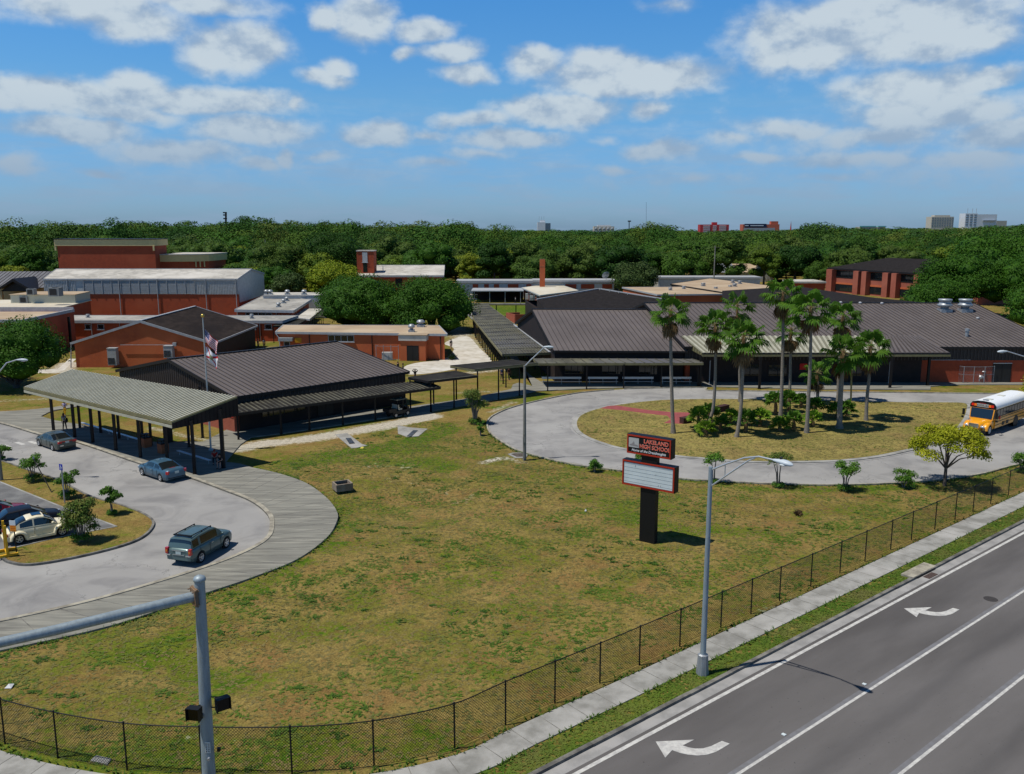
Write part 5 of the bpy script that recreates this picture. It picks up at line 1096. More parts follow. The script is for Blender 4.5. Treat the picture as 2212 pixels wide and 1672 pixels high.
def tree(name, label, cat, loc, r, zb, zt, nleaf, leaf, mat, seed, ncl=16, trunk_r=.25, bark='bark', group=None, local=True, lean=0, limbs=5, cr=.42, shell=.72, core=.72, spread=.62):
    rng = np.random.default_rng(seed); t = Thing(name, label, cat, loc, rng.uniform(0, 6), group, local=True)
    cl = make_clusters(r, zb, zt, ncl, rng, spread, cr)
    m = MB(); cz = (zb+zt)/2
    m.tube([(0, 0, -.3), (lean*.2, 0, zb*.5), (lean*.5, .1, zb+.3), (lean, 0, cz)], [trunk_r*1.25, trunk_r, trunk_r*.85, trunk_r*.4], 7)
    for k in range(limbs):
        c = cl[1+k % (len(cl)-1)]; m.tube([(lean*.3, 0, zb*.75), (c[0]*.4+lean*.3, c[1]*.4, lerp(zb, c[2], .5)), (c[0]*.9, c[1]*.9, c[2])], [trunk_r*.6, trunk_r*.38, trunk_r*.15], 5)
    t.part('trunk', m, M[bark])
    q = leaf_cloud(cl, nleaf, leaf, rng, shell=shell, jit=.6)
    cores = [ico(c[:3], [x*core for x in c[3:6]], rng, 1) for c in cl] if core else []
    crown_obj('crown', q, cores, mat, t.o); return t.o
# unique trees near the school
tree('oak_tree', 'big dark green oak at the left edge behind the pick-up canopy', 'tree', (-63.0, 110.0, 0), 6.4, .3, 8.3, 20000, .28, M['leafN'], 1, 40, .4)
tree('oak_tree', 'dark oak partly cut off by the left edge of the picture', 'tree', (-70.5, 113, 0), 5.0, 1.2, 8.6, 9000, .32, M['leafN'], 2, 20, .35)
tree('oak_tree', 'left one of the two dark oaks behind the flat brick block', 'tree', (-30.6, 178, -.4), 8.9, -.3, 10.6, 22000, .40, M['leafN'], 3, 44, .45)
tree('oak_tree', 'right one of the two dark oaks, next to the long walkway', 'tree', (-15.6, 172, -.4), 9.0, -.3, 10.2, 22000, .40, M['leafN'], 4, 44, .45)
tree('oak_tree', 'small dark oak crown between the two courtyard oaks', 'tree', (-23.2, 174, -.4), 6.5, -.3, 8.0, 7000, .42, M['leafN'], 44, 18, .35)
tree('yellow_green_tree', 'bright yellow green tree left of the courtyard oaks', 'tree', (-45.5, 226, 0), 7.2, 2.0, 11.8, 9000, .5, M['leafY'], 5, 24, .4)
tree('magnolia_tree', 'dark glossy magnolia behind the white metal wall', 'tree', (-57, 224, 0), 5.0, 1.0, 9.2, 5000, .5, M['leafM'], 6, 18, .3)
tree('magnolia_tree', 'dark glossy magnolia beside the tan gravel roofs', 'tree', (34.7, 250, 0), 7.0, 1.0, 11.0, 9000, .5, M['leafM'], 7, 24, .35)
tree('oak_tree', 'tall olive green tree behind the gym, its left half', 'tree', (-70, 272, 0), 11.5, 2, 16.5, 14000, .55, M['leafF'], 8, 30, .5)
tree('oak_tree', 'tall olive green tree behind the yellow green tree', 'tree', (-56, 280, 0), 12.0, 2, 18.0, 14000, .55, M['leafF'], 9, 30, .5)
tree('oak_tree', 'large dark tree in front of the two storey brick block', 'tree', (103.5, 203, 0), 11.5, 1.5, 13.6, 22000, .45, M['leafN'], 10, 50, .5, cr=.32)
tree('oak_tree', 'large dark tree at the right edge behind the main roof', 'tree', (119, 196, 0), 12.5, 1.5, 15.2, 22000, .45, M['leafN'], 12, 50, .5, cr=.32)
tree('oak_tree', 'tall mid green tree rising behind the two right edge trees', 'tree', (128, 236, 0), 13.5, 2, 18.2, 16000, .55, M['leafN'], 13, 30, .5)
tree('oak_tree', 'low dark tree at the right edge just behind the main roof end', 'tree', (106, 172, 0), 9.0, .5, 9.5, 14000, .4, M['leafN'], 61, 34, .4)
tree('oak_tree', 'dark tree between the main roof end and the two storey block', 'tree', (92, 190, 0), 8.0, .5, 8.5, 12000, .42, M['leafN'], 62, 30, .4)
# forest prototypes
protos = []
for k in range(7):
    rng = np.random.default_rng(50+k); r = [7.5, 8.5, 6.5, 9, 7, 8, 6][k]; h = [12.5, 13, 14.5, 12, 11.5, 14, 15][k]
    t = Thing('forest_tree', 'x', 'tree', (0, 0, 0), 0, 'trees in the wood behind the school', local=True)
    m = MB(); m.tube([(0, 0, -.5), (.2, 0, 3), (0, 0, h*.6)], [.45, .35, .15], 6); t.part('trunk', m, M['bark'])
    cl = make_clusters(r, .8, h, 24, rng, .68, .36+.05*(k % 3)); q = leaf_cloud(cl, 4200, .62, rng, up=.4)
    crown_obj('crown', q, [ico(c[:3], [x*.8 for x in c[3:6]], rng, 1) for c in cl], M['leafF'], t.o); protos.append(t.o)
SKY = [(0, 499), (150, 494), (250, 492), (350, 485), (450, 487), (540, 477), (620, 482), (760, 489), (850, 486), (940, 486), (1050, 495), (1180, 499), (1300, 499), (1400, 489), (1460, 500), (1600, 500), (1750, 494), (1850, 491), (2000, 491), (2100, 488), (2212, 484)]
def hill(x, y):
    if y < 450: return 0.
    xv = CX+x/y*F; yt = interp(SKY, xv); k = max(0, 2.2+(494-yt)*1300/1900)/850.
    return k*(min(y, 1500)-450)
def blocked(x, y):
    for (a, b, c, d) in ((-132, -80, 205, 268), (-100, -55, 190, 225), (-55, -15, 200, 312), (-22, 36, 232, 275), (35, 105, 160, 300), (60, 95, 318, 345), (92, 150, 225, 300), (-200, -100, 150, 240)):
        if a < x < b and c < y < d: return True
    return False
cand = []; rr = np.random.default_rng(5); cell = {}
def try_add(x, y, s):
    key = (int(x//s), int(y//s))
    for i in (-1, 0, 1):
        for j in (-1, 0, 1):
            for q in cell.get((key[0]+i, key[1]+j), []):
                if (q[0]-x)**2+(q[1]-y)**2 < s*s: return False
    cell.setdefault(key, []).append((x, y)); return True
for _ in range(9000):
    y = math.sqrt(rr.uniform(252**2, 440**2)); x = rr.uniform(-.64, .66)*y
    if blocked(x, y): continue
    if y < 300 and abs(x/y*F+CX-1650) < 160: continue
    if try_add(x, y, 10.5): cand.append((x, y))
cand.sort(key=lambda p: p[1]); near = cand[:276]; ymax = near[-1][1]; rest = cand[276:]
KL = ['dark green broad tree', 'mid green rounded tree', 'deep green spreading tree', 'olive green wide tree', 'bright green low tree', 'dense green tall tree', 'narrow tall green tree']
WT = {}
ZN = [(60, 'at the far left edge'), (150, 'left of the tall auditorium'), (300, 'behind the tall auditorium'), (460, 'behind the gym roof'), (620, 'right of the gym'), (760, 'behind the yellow green tree'), (880, 'behind the classroom tower'), (1000, 'right of the classroom roof'), (1120, 'left of the brick chimney'), (1240, 'just right of the brick chimney'), (1360, 'behind the magnolia'), (1480, 'above the near gravel roof'), (1620, 'behind the grey utility pole'), (1780, 'above the tallest palms'), (1900, 'behind the black hip roof'), (2010, 'right of the black hip roof'), (3000, 'behind the right edge trees')]
def zone_label(k, x, y):
    xv = CX+x/y*F; z = next(b for a, b in ZN if xv < a or a == 3000); row = 'front row' if y < 300 else ('second row' if y < 335 else ('third row' if y < 370 else 'back row'))
    return '%s, %s, %s' % (KL[k], row, z)
def grp(l): return 'wood trees, '+l
for i, (x, y) in enumerate(near):
    k = int(rr.integers(0, 7)); side = 'left' if x < -60 else ('middle' if x < 50 else 'right')
    lab = zone_label(k, x, y)
    sc = rr.uniform(.62, 1.22)
    if i < 7: k = i; lab = zone_label(k, x, y); o = protos[i]; o.location = (x, y, 0); o.rotation_euler = (0, 0, rr.uniform(0, 6)); o.scale = (sc,)*3; o['label'] = lab; o['group'] = grp(lab)
    else: o = copy_thing(protos[k], (x, y, 0), rr.uniform(0, 6.28), sc, lab, grp(lab), sc*rr.uniform(.85, 1.12))
    WT.setdefault(lab, []).append(o)
for lab, os_ in WT.items():
    if len(os_) > 1:
        os_.sort(key=lambda o: o.location.x/o.location.y); nn_ = ['leftmost', 'second from left', 'third from left', 'fourth from left', 'fifth from left', 'sixth from left', 'seventh from left', 'eighth from left'] if len(os_) > 2 else ['left one', 'right one']
        for o_, w_ in zip(os_, nn_): o_['label'] = lab+', '+w_
# the far wood: one mass
far = [(x, y, 0) for x, y in rest]
cell = {}
for lo_, hi_, s, n in ((ymax, 650, 13.5, 8000), (650, 1000, 18, 6000), (1000, 1600, 26, 5000), (1600, 3000, 60, 1500)):
    for _ in range(n):
        y = math.sqrt(rr.uniform(lo_**2, hi_**2)); x = rr.uniform(-.62, .64)*y
        if try_add(x, y, s): far.append((x, y, s))
Q = []; Tn = []; rngf = np.random.default_rng(8)
unit = [leaf_cloud(make_clusters(1., .12, 1.75, 14, np.random.default_rng(90+k), .62, .40), 1500, .082, np.random.default_rng(70+k), up=.35, jit=.28) for k in range(6)]
for x, y, s in far:
    r = max(7.6, s*.62)*rngf.uniform(.6, 1.4); h = rngf.uniform(8, 15.5); xv_ = CX+x/y*F; big = rngf.random() < .17 and y < 1400; low_ = any(a < xv_ < b for a, b in ((1100, 1245), (1245, 1385), (1450, 1745), (1800, 1970), (1950, 2230))); r, h = (r*1.35+1.5, rngf.uniform(15.5, 18.5) if low_ else rngf.uniform(16.5, 24.5)) if big else (r, h); hz_ = hill(x, y); u = unit[int(rngf.integers(0, 6))]
    nn = int(np.clip(1500*(450/y)**1.35, 200, 1500)); ss = rngf.choice(1500, nn, False); q = u[ss].copy()
    if nn < 1500: c = q.mean(1, keepdims=True); q = c+(q-c)*math.sqrt(1500/nn)*.95
    a = rngf.uniform(0, 6.28); ca, sa = math.cos(a), math.sin(a)
    X_ = q[..., 0]*ca-q[..., 1]*sa; Y_ = q[..., 0]*sa+q[..., 1]*ca
    q = np.stack([X_*r+x, Y_*r+y, q[..., 2]*h/1.75+hz_], -1); Q.append(q); Tn.append(np.full(len(q)*4, rngf.uniform(0, 1)))
fm = bpy.data.materials.new('far_wood'); fm.use_nodes = True; t_ = fm.node_tree; b_ = t_.nodes['Principled BSDF']; b_.inputs['Roughness'].default_value = .8; b_.inputs['Specular IOR Level'].default_value = .1
ra = N(t_, 'ShaderNodeValToRGB'); at_ = N(t_, 'ShaderNodeAttribute', attribute_name='tint'); lk(t_, at_.outputs['Fac'], ra.inputs[0])
cs = [(.022, .068, .010), (.046, .115, .012), (.026, .075, .018), (.085, .135, .016), (.032, .090, .012), (.11, .14, .018), (.042, .088, .030)]
ra.color_ramp.elements[0].color = (*cs[0], 1); ra.color_ramp.elements[1].color = (*cs[-1], 1)
for p_, c in zip((.2, .4, .6, .8, .93), cs[1:-1]): e = ra.color_ramp.elements.new(p_); e.color = (*c, 1)
ra.color_ramp.elements.new(.88).color = (.04, .10, .014, 1)
lk(t_, ra.outputs[0], b_.inputs['Base Color'])
fw = crown_obj('far_wood', np.concatenate(Q), [], fm, None, np.concatenate(Tn)); tag(fw, 'far wood of mixed green trees reaching to the horizon', 'wood', kind='stuff')
# lift the ground under the far wood
mg = gr.data; cc = np.empty(len(mg.vertices)*3, np.float32); mg.vertices.foreach_get('co', cc); cc = cc.reshape(-1, 3)
for i in np.nonzero(cc[:, 1] > 450)[0]:
    x, y = float(cc[i, 0]), float(cc[i, 1]); cc[i, 2] = hill(max(-.6*y, min(.6*y, x)), y)-4 if y < 2500 else -30
mg.vertices.foreach_set('co', cc.ravel()); mg.update()
# ---------------------------------------------------------------- fan palms
def fan(m, base, d, lp, r, rng, nb=17, droop=.28, mi=0, pmi=1, spread=118):
    d = d.normalized(); side = d.cross(Vector((0, 0, 1)))
    side = side.normalized() if side.length > .1 else Vector((1, 0, 0)); up = side.cross(d)
    sag = Vector((0, 0, -lp*.18)); e = base+d*lp+sag
    m.tube([base, base+d*lp*.5+sag*.2, e], [.03, .022, .016], 4, pmi, False)
    tw = rng.uniform(-.5, .5); s2 = side*math.cos(tw)+up*math.sin(tw); u2 = s2.cross(d)
    st = R(spread)*2/(nb-1)
    for k in range(nb):
        a = -R(spread)+k*st; L = r*(.72+.28*math.cos(a*.6))*rng.uniform(.9, 1.05); dr = d*math.cos(a)+s2*math.sin(a); pw = (s2*math.cos(a)-d*math.sin(a))
        w = L*.70*math.tan(st/2)*1.15; fold = u2*.025*(1 if k % 2 else -1)
        mid = e+dr*L*.70+Vector((0, 0, -L*droop*.30))+fold; tip = e+dr*L+Vector((0, 0, -L*droop*rng.uniform(.7, 1.7)))
        m.add([e, mid-pw*w, tip, mid+pw*w], [(0, 1, 2, 3)], mi)
def crown_fans(m, c, n, r, lp, rng, e0=78, e1=-38, nb=17, droop=.28):
    for k in range(n):
        a = k*2.39996+rng.uniform(-.2, .2); e = R(lerp(e0, e1, (k+.5)/n)+rng.uniform(-8, 8))
        fan(m, c, Vector((math.cos(a)*math.cos(e), math.sin(a)*math.cos(e), math.sin(e))), lp*rng.uniform(.85, 1.15), r*rng.uniform(.85, 1.1), rng, nb, droop)
def palm(label, basep, pts, crown_y, r, n, seed, skirt=7, rt=.175):
    # pts: trunk points (photo x,y) above the base, all at the base's depth
    rng = random.Random(seed); b = g(*basep, .1); P = [b-Vector((0, 0, .3))]+[at(x, y, b.y) for x, y in pts]
    for i in range(1, len(P)): P[i].x += 0
    c = at(crown_y[0], crown_y[1], b.y)
    t = Thing('fan_palm', label, 'palm tree', (b.x, b.y, 0), 0, 'palms on the island')
    P.append(c); Ps = []
    for i in range(len(P)-1):
        p0 = P[max(i-1, 0)]; p1 = P[i]; p2 = P[i+1]; p3 = P[min(i+2, len(P)-1)]
        for k in range(5):
            u = k/5.; Ps.append(.5*((2*p1)+(p2-p0)*u+(2*p0-5*p1+4*p2-p3)*u*u+(3*p1-p0-3*p2+p3)*u**3))
    Ps.append(c); nn = len(Ps); m = MB(); m.tube(Ps, [rt*(1.55 if k < 2 else lerp(1.15, .72, k/(nn-1))) for k in range(nn)], 9); t.part('trunk', m, M['trunkp'])
    m = MB(); r *= 1.25; crown_fans(m, c+Vector((0, 0, .1)), int(n*.66), r, r*1.0, rng, nb=19, droop=.35); t.part('crown', m, [M['palm'], M['petiole']])
    m = MB()
    for k in range(skirt):
        a = rng.uniform(0, 6.28); e = R(rng.uniform(-82, -58)); fan(m, c-Vector((0, 0, rng.uniform(.1, .5))), Vector((math.cos(a)*math.cos(e), math.sin(a)*math.cos(e), math.sin(e))), r*.7, r*.75, rng, 11, .5, 0, 0, 80)
    m.tube([c-Vector((0, 0, 1.1)), c-Vector((0, 0, .3)), c+Vector((0, 0, .2))], [rt*.8, rt*1.25, rt*.8], 8); t.part('dead_fronds', m, M['dead'])
    return t
palm('leftmost fan palm of the island, standing alone with a slim straight trunk', (1455, 936), [(1451.5, 860), (1449, 750)], (1449, 673), .95, 24, 1, 8)
palm('fan palm with a trunk sharply curved at its foot', (1527.5, 918), [(1536, 900), (1542, 870), (1545.5, 800)], (1546, 704), .98, 26, 2)
palm('fan palm leaning right above a swollen pale foot', (1590.5, 944), [(1599, 895), (1603, 840)], (1607, 729), 1.05, 28, 3, 8)
palm('tallest fan palm, in the middle of the island group', (1686, 907), [(1689.5, 820), (1691.5, 720)], (1692, 635), 1.0, 26, 4, 8)
palm('fan palm half hidden behind the tallest one', (1705, 872), [(1706.5, 830)], (1709, 712), 1.0, 24, 5, 10)
palm('second tallest fan palm, right of the middle', (1742.5, 935), [(1747, 850), (1751, 760)], (1752, 666), 1.05, 28, 6, 8)
palm('fan palm with many bleached dead stems behind the thick trunk', (1811, 868), [(1812, 800)], (1821, 684), 1.05, 24, 7, 14)
palm('short fan palm with a thick grey trunk', (1813.5, 925), [(1815, 870)], (1822, 762), 1.05, 26, 8, 12, .27)
palm('rightmost fan palm of the island', (1871, 908), [(1873, 860), (1878, 810)], (1881, 750), 1.05, 26, 9, 10)
palm('small low fan palm in front of the red notice', (1766, 862), [(1767, 835)], (1766, 806), .85, 22, 10, 6, .17)
palm('slender fan palm whose crown shows above its neighbours at the back', (1599, 868), [(1597, 790)], (1593, 661), .95, 18, 11, 4, .14)
b = g(1838, 868); m = MB(); m.tube([b, at(1840, 783, b.y)], [.11, .09], 8); one('wooden_pole', m, M['petiole'], 'thin pale wooden pole between the palm trunks', 'pole', None, (b.x, b.y, 0))
# palmettos
def V5(x, y): return (x*.225+1437.7, y*.225+580.6)
PM = [(315, 1540, 1370, 1.), (385, 1602, 1520, 1.), (415, 1480, 1340, 0.), (530, 1555, 1465, 0), (630, 1490, 1400, 1), (770, 1565, 1410, 0), (910, 1510, 1385, 1), (1055, 1400, 1215, 0), (1185, 1372, 1215, 0), (1095, 1555, 1480, 1), (1230, 1542, 1420, 0), (1412, 1512, 1420, 1), (1440, 1420, 1285, 0), (1650, 1440, 1330, 0), (1735, 1412, 1310, 0), (1300, 1330, 1250, 0)]
PW = ['beside the short brick seat', 'in front of the curved palm foot', 'behind the curved palm', 'right of the curved palm foot', 'by the long brick seat', 'right of the leaning palm trunk', 'between the leaning and tallest palms', 'on a stubby brown trunk left of the tallest palm', 'on a stubby trunk right of the tallest palm', 'small, at the foot of the tallest palm', 'in the front between the two tall palms', 'in front, right of the second tallest palm', 'bushy, behind the second tallest palm', 'left of the thick grey trunk', 'right of the thick grey trunk', 'at the back near the drive']
for i, (x, yb, yt, yl) in enumerate(PM):
    rng = random.Random(100+i); b = g(*V5(x, yb), .1); c = at(*V5(x, yt), b.y); t = Thing('palmetto', 'young fan palm '+PW[i], 'palmetto', (b.x, b.y, 0), 0, 'young palms on the island')
    hgt = max(.25, c.z-.1); m = MB(); m.tube([b-Vector((0, 0, .2)), b+Vector((0, 0, hgt*.4)), b.lerp(c, .8)], [.22, .2, .1], 7); t.part('trunk', m, M['dead'])
    m = MB(); sz = .62+.12*hgt; crown_fans(m, b.lerp(c, .7), 15, min(.85, sz), min(.75, sz*.9), rng, 80, 0, 13, .25); t.part('crown', m, [M['palmy'] if yl else M['palm'], M['petiole']])
# ---------------------------------------------------------------- crape myrtles and shrubs
def shrub(name, label, cat, base, top, width, seed, stems=5, leaf='leafS', n=1500, ls=.14, bush=0, group=None, zb=.35, bark='barkl', z0=0., nc=9, spread_=.75):
    b = g(*base, z0); zt = at(base[0], top, b.y).z; w = width*1.22/2*b.y/F; rng = np.random.default_rng(seed); h = zt-z0
    t = Thing(name, label, cat, (b.x, b.y, z0), 0, group, local=True); cl = []
    for k in range(nc):
        a = k*2.4; rr_ = w*.72*math.sqrt((k+.4)/nc); z = h*lerp(zb+.12, .90, rng.random()); c = w*.44*rng.uniform(.8, 1.2); cl.append((math.cos(a)*rr_, math.sin(a)*rr_, min(z, h-c*.75), c, c, c*.85))
    m = MB()
    for k in range(stems):
        c = cl[k % nc]; a0 = k*2.4; m.tube([(math.cos(a0)*.08, math.sin(a0)*.08, -.1), (c[0]*.35, c[1]*.35, h*zb*.8), (c[0]*.9, c[1]*.9, c[2])], [.055*max(1, h/2.5), .04*max(1, h/2.5), .015], 5)
    t.part('stem', m, M[bark])
    crown_obj('crown', leaf_cloud(cl, int(n*1.35), ls*1.1, rng, shell=.35), [], M[leaf], t.o)
    if bush: crown_obj('basal_leaves', leaf_cloud([(math.cos(k*2.4)*bush*.5, math.sin(k*2.4)*bush*.5, bush*.4, bush*.6, bush*.6, bush*.5) for k in range(5)], 700, ls, rng, shell=.3), [], M['leafS'], t.o)
    return t
GI = 'shrubs on the left grass strip'
shrub('crape_myrtle', 'multi stemmed shrub left of the handicapped sign with a bushy foot', 'shrub', (71, 1040), 979, 46, 1, 5, n=1300, bush=.75, group=GI, z0=.1)
shrub('crape_myrtle', 'shrub right behind the handicapped sign', 'shrub', (146, 1076), 1017, 42, 2, 5, n=1200, bush=.7, group=GI, z0=.1)
shrub('crape_myrtle', 'small upright shrub near the tip of the grass strip', 'shrub', (242, 1111), 1047, 38, 3, 3, n=1300, bush=.35, group=GI, z0=.1)
shrub('crape_myrtle', 'largest shrub, right of the cream car', 'shrub', (176, 1170), 1080, 64, 4, 9, n=5200, leaf='leafR', bush=.7, group=GI, z0=.1, zb=.08, nc=22, ls=.13)
shrub('crape_myrtle', 'shrub cut off by the left edge behind the lamp post', 'shrub', (4, 992), 962, 34, 5, 4, n=900, bush=.3, group=GI, z0=.1)
GB = 'shrubs along the bus loop'
shrub('crape_myrtle', 'tall reddish multi stemmed shrub at the left end of the bus loop', 'shrub', (1026, 916), 838, 46, 6, 11, 'leafR', 2600, .15, .8, GB, zb=.38, nc=15)
shrub('small_shrub', 'low dark shrub just below the tall reddish one', 'shrub', (1038, 941), 908, 18, 7, 3, n=500, group=GB, zb=.1)
shrub('small_shrub', 'small round shrub left of the school sign', 'shrub', (1284, 1019), 990, 32, 8, 3, n=1100, group=GB, zb=.05, ls=.12)
shrub('crape_myrtle', 'pruned shrub with thick forked stems behind the street lamp arm', 'shrub', (1541, 1044), 978, 46, 9, 4, n=900, bush=.45, group=GB, zb=.55, ls=.13, nc=7)
shrub('crape_myrtle', 'shrub with red tipped leaves directly under the lamp head', 'shrub', (1681, 1053), 976, 52, 10, 5, 'leafR', 1000, .13, .5, GB, zb=.5, nc=8)
shrub('crape_myrtle', 'vase shaped shrub between the lamp head and the small round shrub', 'shrub', (1825, 1060), 996, 52, 11, 6, n=1700, bush=.6, group=GB, zb=.5, ls=.13)
shrub('small_shrub', 'small round shrub left of the yellow green tree', 'shrub', (1952, 1053), 1010, 46, 12, 4, n=1700, group=GB, zb=.1, ls=.13)
shrub('crape_myrtle', 'shrub at the right edge beside the fence', 'shrub', (2207, 1021), 978, 44, 13, 5, n=1400, bush=.5, group=GB, zb=.3)
shrub('small_shrub', 'shrub partly hidden between the two sign panels', 'shrub', (1382, 1003), 978, 22, 14, 3, n=500, group=GB, zb=.1)
tree('yellow_green_tree', 'round yellow green tree between the bus and the fence', 'tree', g(2040, 1050), 2.85, 1.9, 5.15, 13000, .17, M['leafY2'], 33, 26, .13, 'bark', limbs=8, cr=.30, core=0, shell=.6, spread=.78)
tree('yellow_green_tree', 'yellow green tree reaching in from the right edge', 'tree', g(2252, 905), 2.4, 2.2, 4.9, 3500, .22, M['leafY2'], 34, 16, .15, 'bark', limbs=5)
# spiky plants
for nm, lab, bp, r, n, mt in (('yucca', 'dark spiky yucca clump at the corner of the orange brick block', (976, 777), 1.1, 46, 'leafM'), ('yucca', 'dry grey spiky clump alone on the lawn right of the sign', (1724, 1113), .42, 60, 'dead')):
    b = g(*bp); t = Thing(nm, lab, 'plant', b, 0, None, local=True); m = MB(); rng = random.Random(4)
    for k in range(n):
        a = k*2.4; e = rng.uniform(.05, 1.45); d = Vector((math.cos(a)*math.cos(e), math.sin(a)*math.cos(e), math.sin(e))); s = d.cross(Vector((0, 0, 1))).normalized()*.05*r; L = r*rng.uniform(.8, 1.2); m.add([-s, s, d*L*.6+s*.8+Vector((0, 0, .1)), d*L, d*L*.6-s*.8+Vector((0, 0, .1))], [(0, 1, 2, 3, 4)])
    t.part('leaves', m, M[mt]); m = MB(); m.cyl((0, 0, -.1), .12*r+.05, .3*r, 7); t.part('stem', m, M['bark'])
# ================================================================ STREET THINGS
# chain link fence
t = Thing('chain_link_fence', 'black chain link fence curving around the lawn beside the sidewalk', 'fence', (O.x, O.y, 0))
FH = 1.93
cum = [0]
for a, b in zip(fl, fl[1:]): cum.append(cum[-1]+(b-a).length)
def onf(s):
    for i in range(len(fl)-1):
        if s <= cum[i+1] or i == len(fl)-2: return fl[i].lerp(fl[i+1], min(1, (s-cum[i])/(cum[i+1]-cum[i])))
def arc_of(p):
    best = (1e9, 0)
    for i in range(len(fl)-1):
        a, b = fl[i], fl[i+1]; d = b-a; u = max(0, min(1, (p-a).dot(d)/d.length_squared)); q = a+d*u; L = (q-p).length
        if L < best[0]: best = (L, cum[i]+d.length*u)
    return best[1]
FPP = [g(x, y, 1.93) for x, y in [(0, 1510), (115, 1538), (266, 1562), (430, 1570), (626, 1570), (805, 1557), (981, 1520), (1092, 1472), (1197, 1427), (1296, 1388), (1383, 1353), (1471, 1316), (1556, 1277), (1625, 1251), (1690, 1226), (1756, 1197), (1818, 1170), (1875, 1148), (1928, 1124), (1972, 1105), (2024, 1084), (2069, 1066), (2109, 1050), (2148, 1034), (2186, 1018)]]
ss = [arc_of(up3(p, 0)) for p in FPP]; ss += [ss[-1]+3.05*k for k in range(1, 4)]
for s in ss: p = onf(s); m = MB(); m.tube([up3(p, -.1), up3(p, FH)], .035, 6); m.ell(up3(p, FH+.03), (.05, .05, .05), 6, 4); t.part('post', m, M['blackm'])
s1 = ss[-1]+2
m = MB(); pts = [onf(s1*k/160) for k in range(161)]; m.tube([up3(p, FH) for p in pts], .024, 5); t.part('top_rail', m, M['blackm'])
m = MB(); m.tube([up3(p, .08) for p in pts], .008, 4); t.part('bottom_wire', m, M['blackm'])
# woven diamonds: strips in both diagonal directions
vs = []; fs = []; st = .12; k = 0; hw = .007
n = int(s1/st)
P0 = [onf(i*st) for i in range(n+30)]
for i in range(n):
    for sg in (1, -1):
        j0 = i if sg == 1 else i+int(FH/st*.95); a = P0[j0]; b = P0[i+int(FH/st*.95)] if sg == 1 else P0[i]
        d = (b-a); d.z = FH-.1; d.normalize(); w_ = d.cross(Vector((-(b-a).y, (b-a).x, 0)).normalized())*hw; A = up3(a, .08); B_ = up3(b, FH)
        o = len(vs); vs += [A-w_, A+w_, B_+w_, B_-w_]; fs.append((o, o+1, o+2, o+3))
m = MB(); m.add(vs, fs); t.part('mesh', m, M['blackm'])
# street lamps
def cobra(m, c, d, s=1.):     # lamp head, d = direction it points
    d = d.normalized(); a = math.atan2(d.y, d.x); MM = Matrix.Translation(c) @ Matrix.Rotation(a, 4, 'Z')
    m.loft([[MM @ Vector((x*s, w*math.cos(t_)*s, (zc+h*math.sin(t_))*s)) for t_ in [2*math.pi*k/12 for k in range(12)]] for x, w, h, zc in ((0, .05, .05, 0), (.12, .09, .07, 0), (.35, .16, .10, .01), (.6, .17, .11, -.01), (.78, .12, .07, -.03), (.86, .03, .02, -.04))])
M['lampglass'] = mk('lamp_lens', (.55, .58, .58), rough=.2); M['lamph'] = mk('lamp_housing', (.50, .56, .60), rough=.45)
def lamp(label, b, zt, arm, mat='polec', r0=.16, r1=.1, mid=None):
    t = Thing('street_lamp', label, 'street lamp', tuple(b), 0, 'street lamps'); m = MB(); m.tube([b-Vector((0, 0, .2)), b+Vector((0, 0, zt))], [r0, r1], 10); t.part('pole', m, M[mat])
    m = MB(); m.tube(arm, [.05]*len(arm), 7); t.part('arm', m, M['alu'])
    d = arm[-1]-arm[-2]; d.z = 0; m = MB(); cobra(m, arm[-1], d, 1.0); h = t.part('lamp_head', m, M['lamph'])
    m = MB(); d.normalize(); m.ell(arm[-1]+d*.5-Vector((0, 0, .09)), (.2, .13, .06)); t.part('lens', m, M['lampglass'], parent=h)
    m = MB(); m.cyl(arm[-1]+d*.3+Vector((0, 0, .08)), .05, .1, 8); t.part('photocell', m, M['door'], parent=h); return t
# front lamp
b = SN(-7.35, 2.7); pb = g(1517, 1456); b = Vector((pb.x, pb.y, 0))
t = Thing('street_lamp', 'tall grey street lamp with truss arm on the verge in front of the fence', 'street lamp', tuple(b), 0, 'street lamps')
m = MB(); top = at(1538, 1010, b.y); m.tube([b+Vector((0, 0, .8)), Vector((b.x+.0, b.y, 9.75))], [.135, .095], 14); t.part('pole', m, M['polegrey'])
m = MB(); m.loft([[Vector((b.x+math.cos(a)*r_, b.y+math.sin(a)*r_, z)) for a in [math.pi/4*k+math.pi/8 for k in range(8)]] for z, r_ in ((-.05, .30), (.0, .30), (.35, .27), (.8, .24), (.95, .24), (1.0, .16))], 0, False); t.part('base', m, M['galv'])
ad = DN.copy(); z0 = 9.6
arm = [b+Vector((0, 0, z0)), b+ad*.8+Vector((0, 0, z0+.45)), b+ad*1.7+Vector((0, 0, z0+.9)), b+ad*2.4+Vector((0, 0, z0+1.1)), b+ad*3.1+Vector((0, 0, z0+1.1))]
m = MB(); m.tube(arm, .04, 8); t.part('arm', m, M['alu'])
m = MB(); m.tube([b+Vector((0, 0, z0-.75)), b+ad*.9+Vector((0, 0, z0+.0)), b+ad*1.9+Vector((0, 0, z0+.82)), b+ad*2.2+Vector((0, 0, z0+1.0))], .035, 8); m.tube([b+ad*.75+Vector((0, 0, z0-.12)), b+ad*.75+Vector((0, 0, z0+.42))], .025, 6); t.part('brace', m, M['alu'])
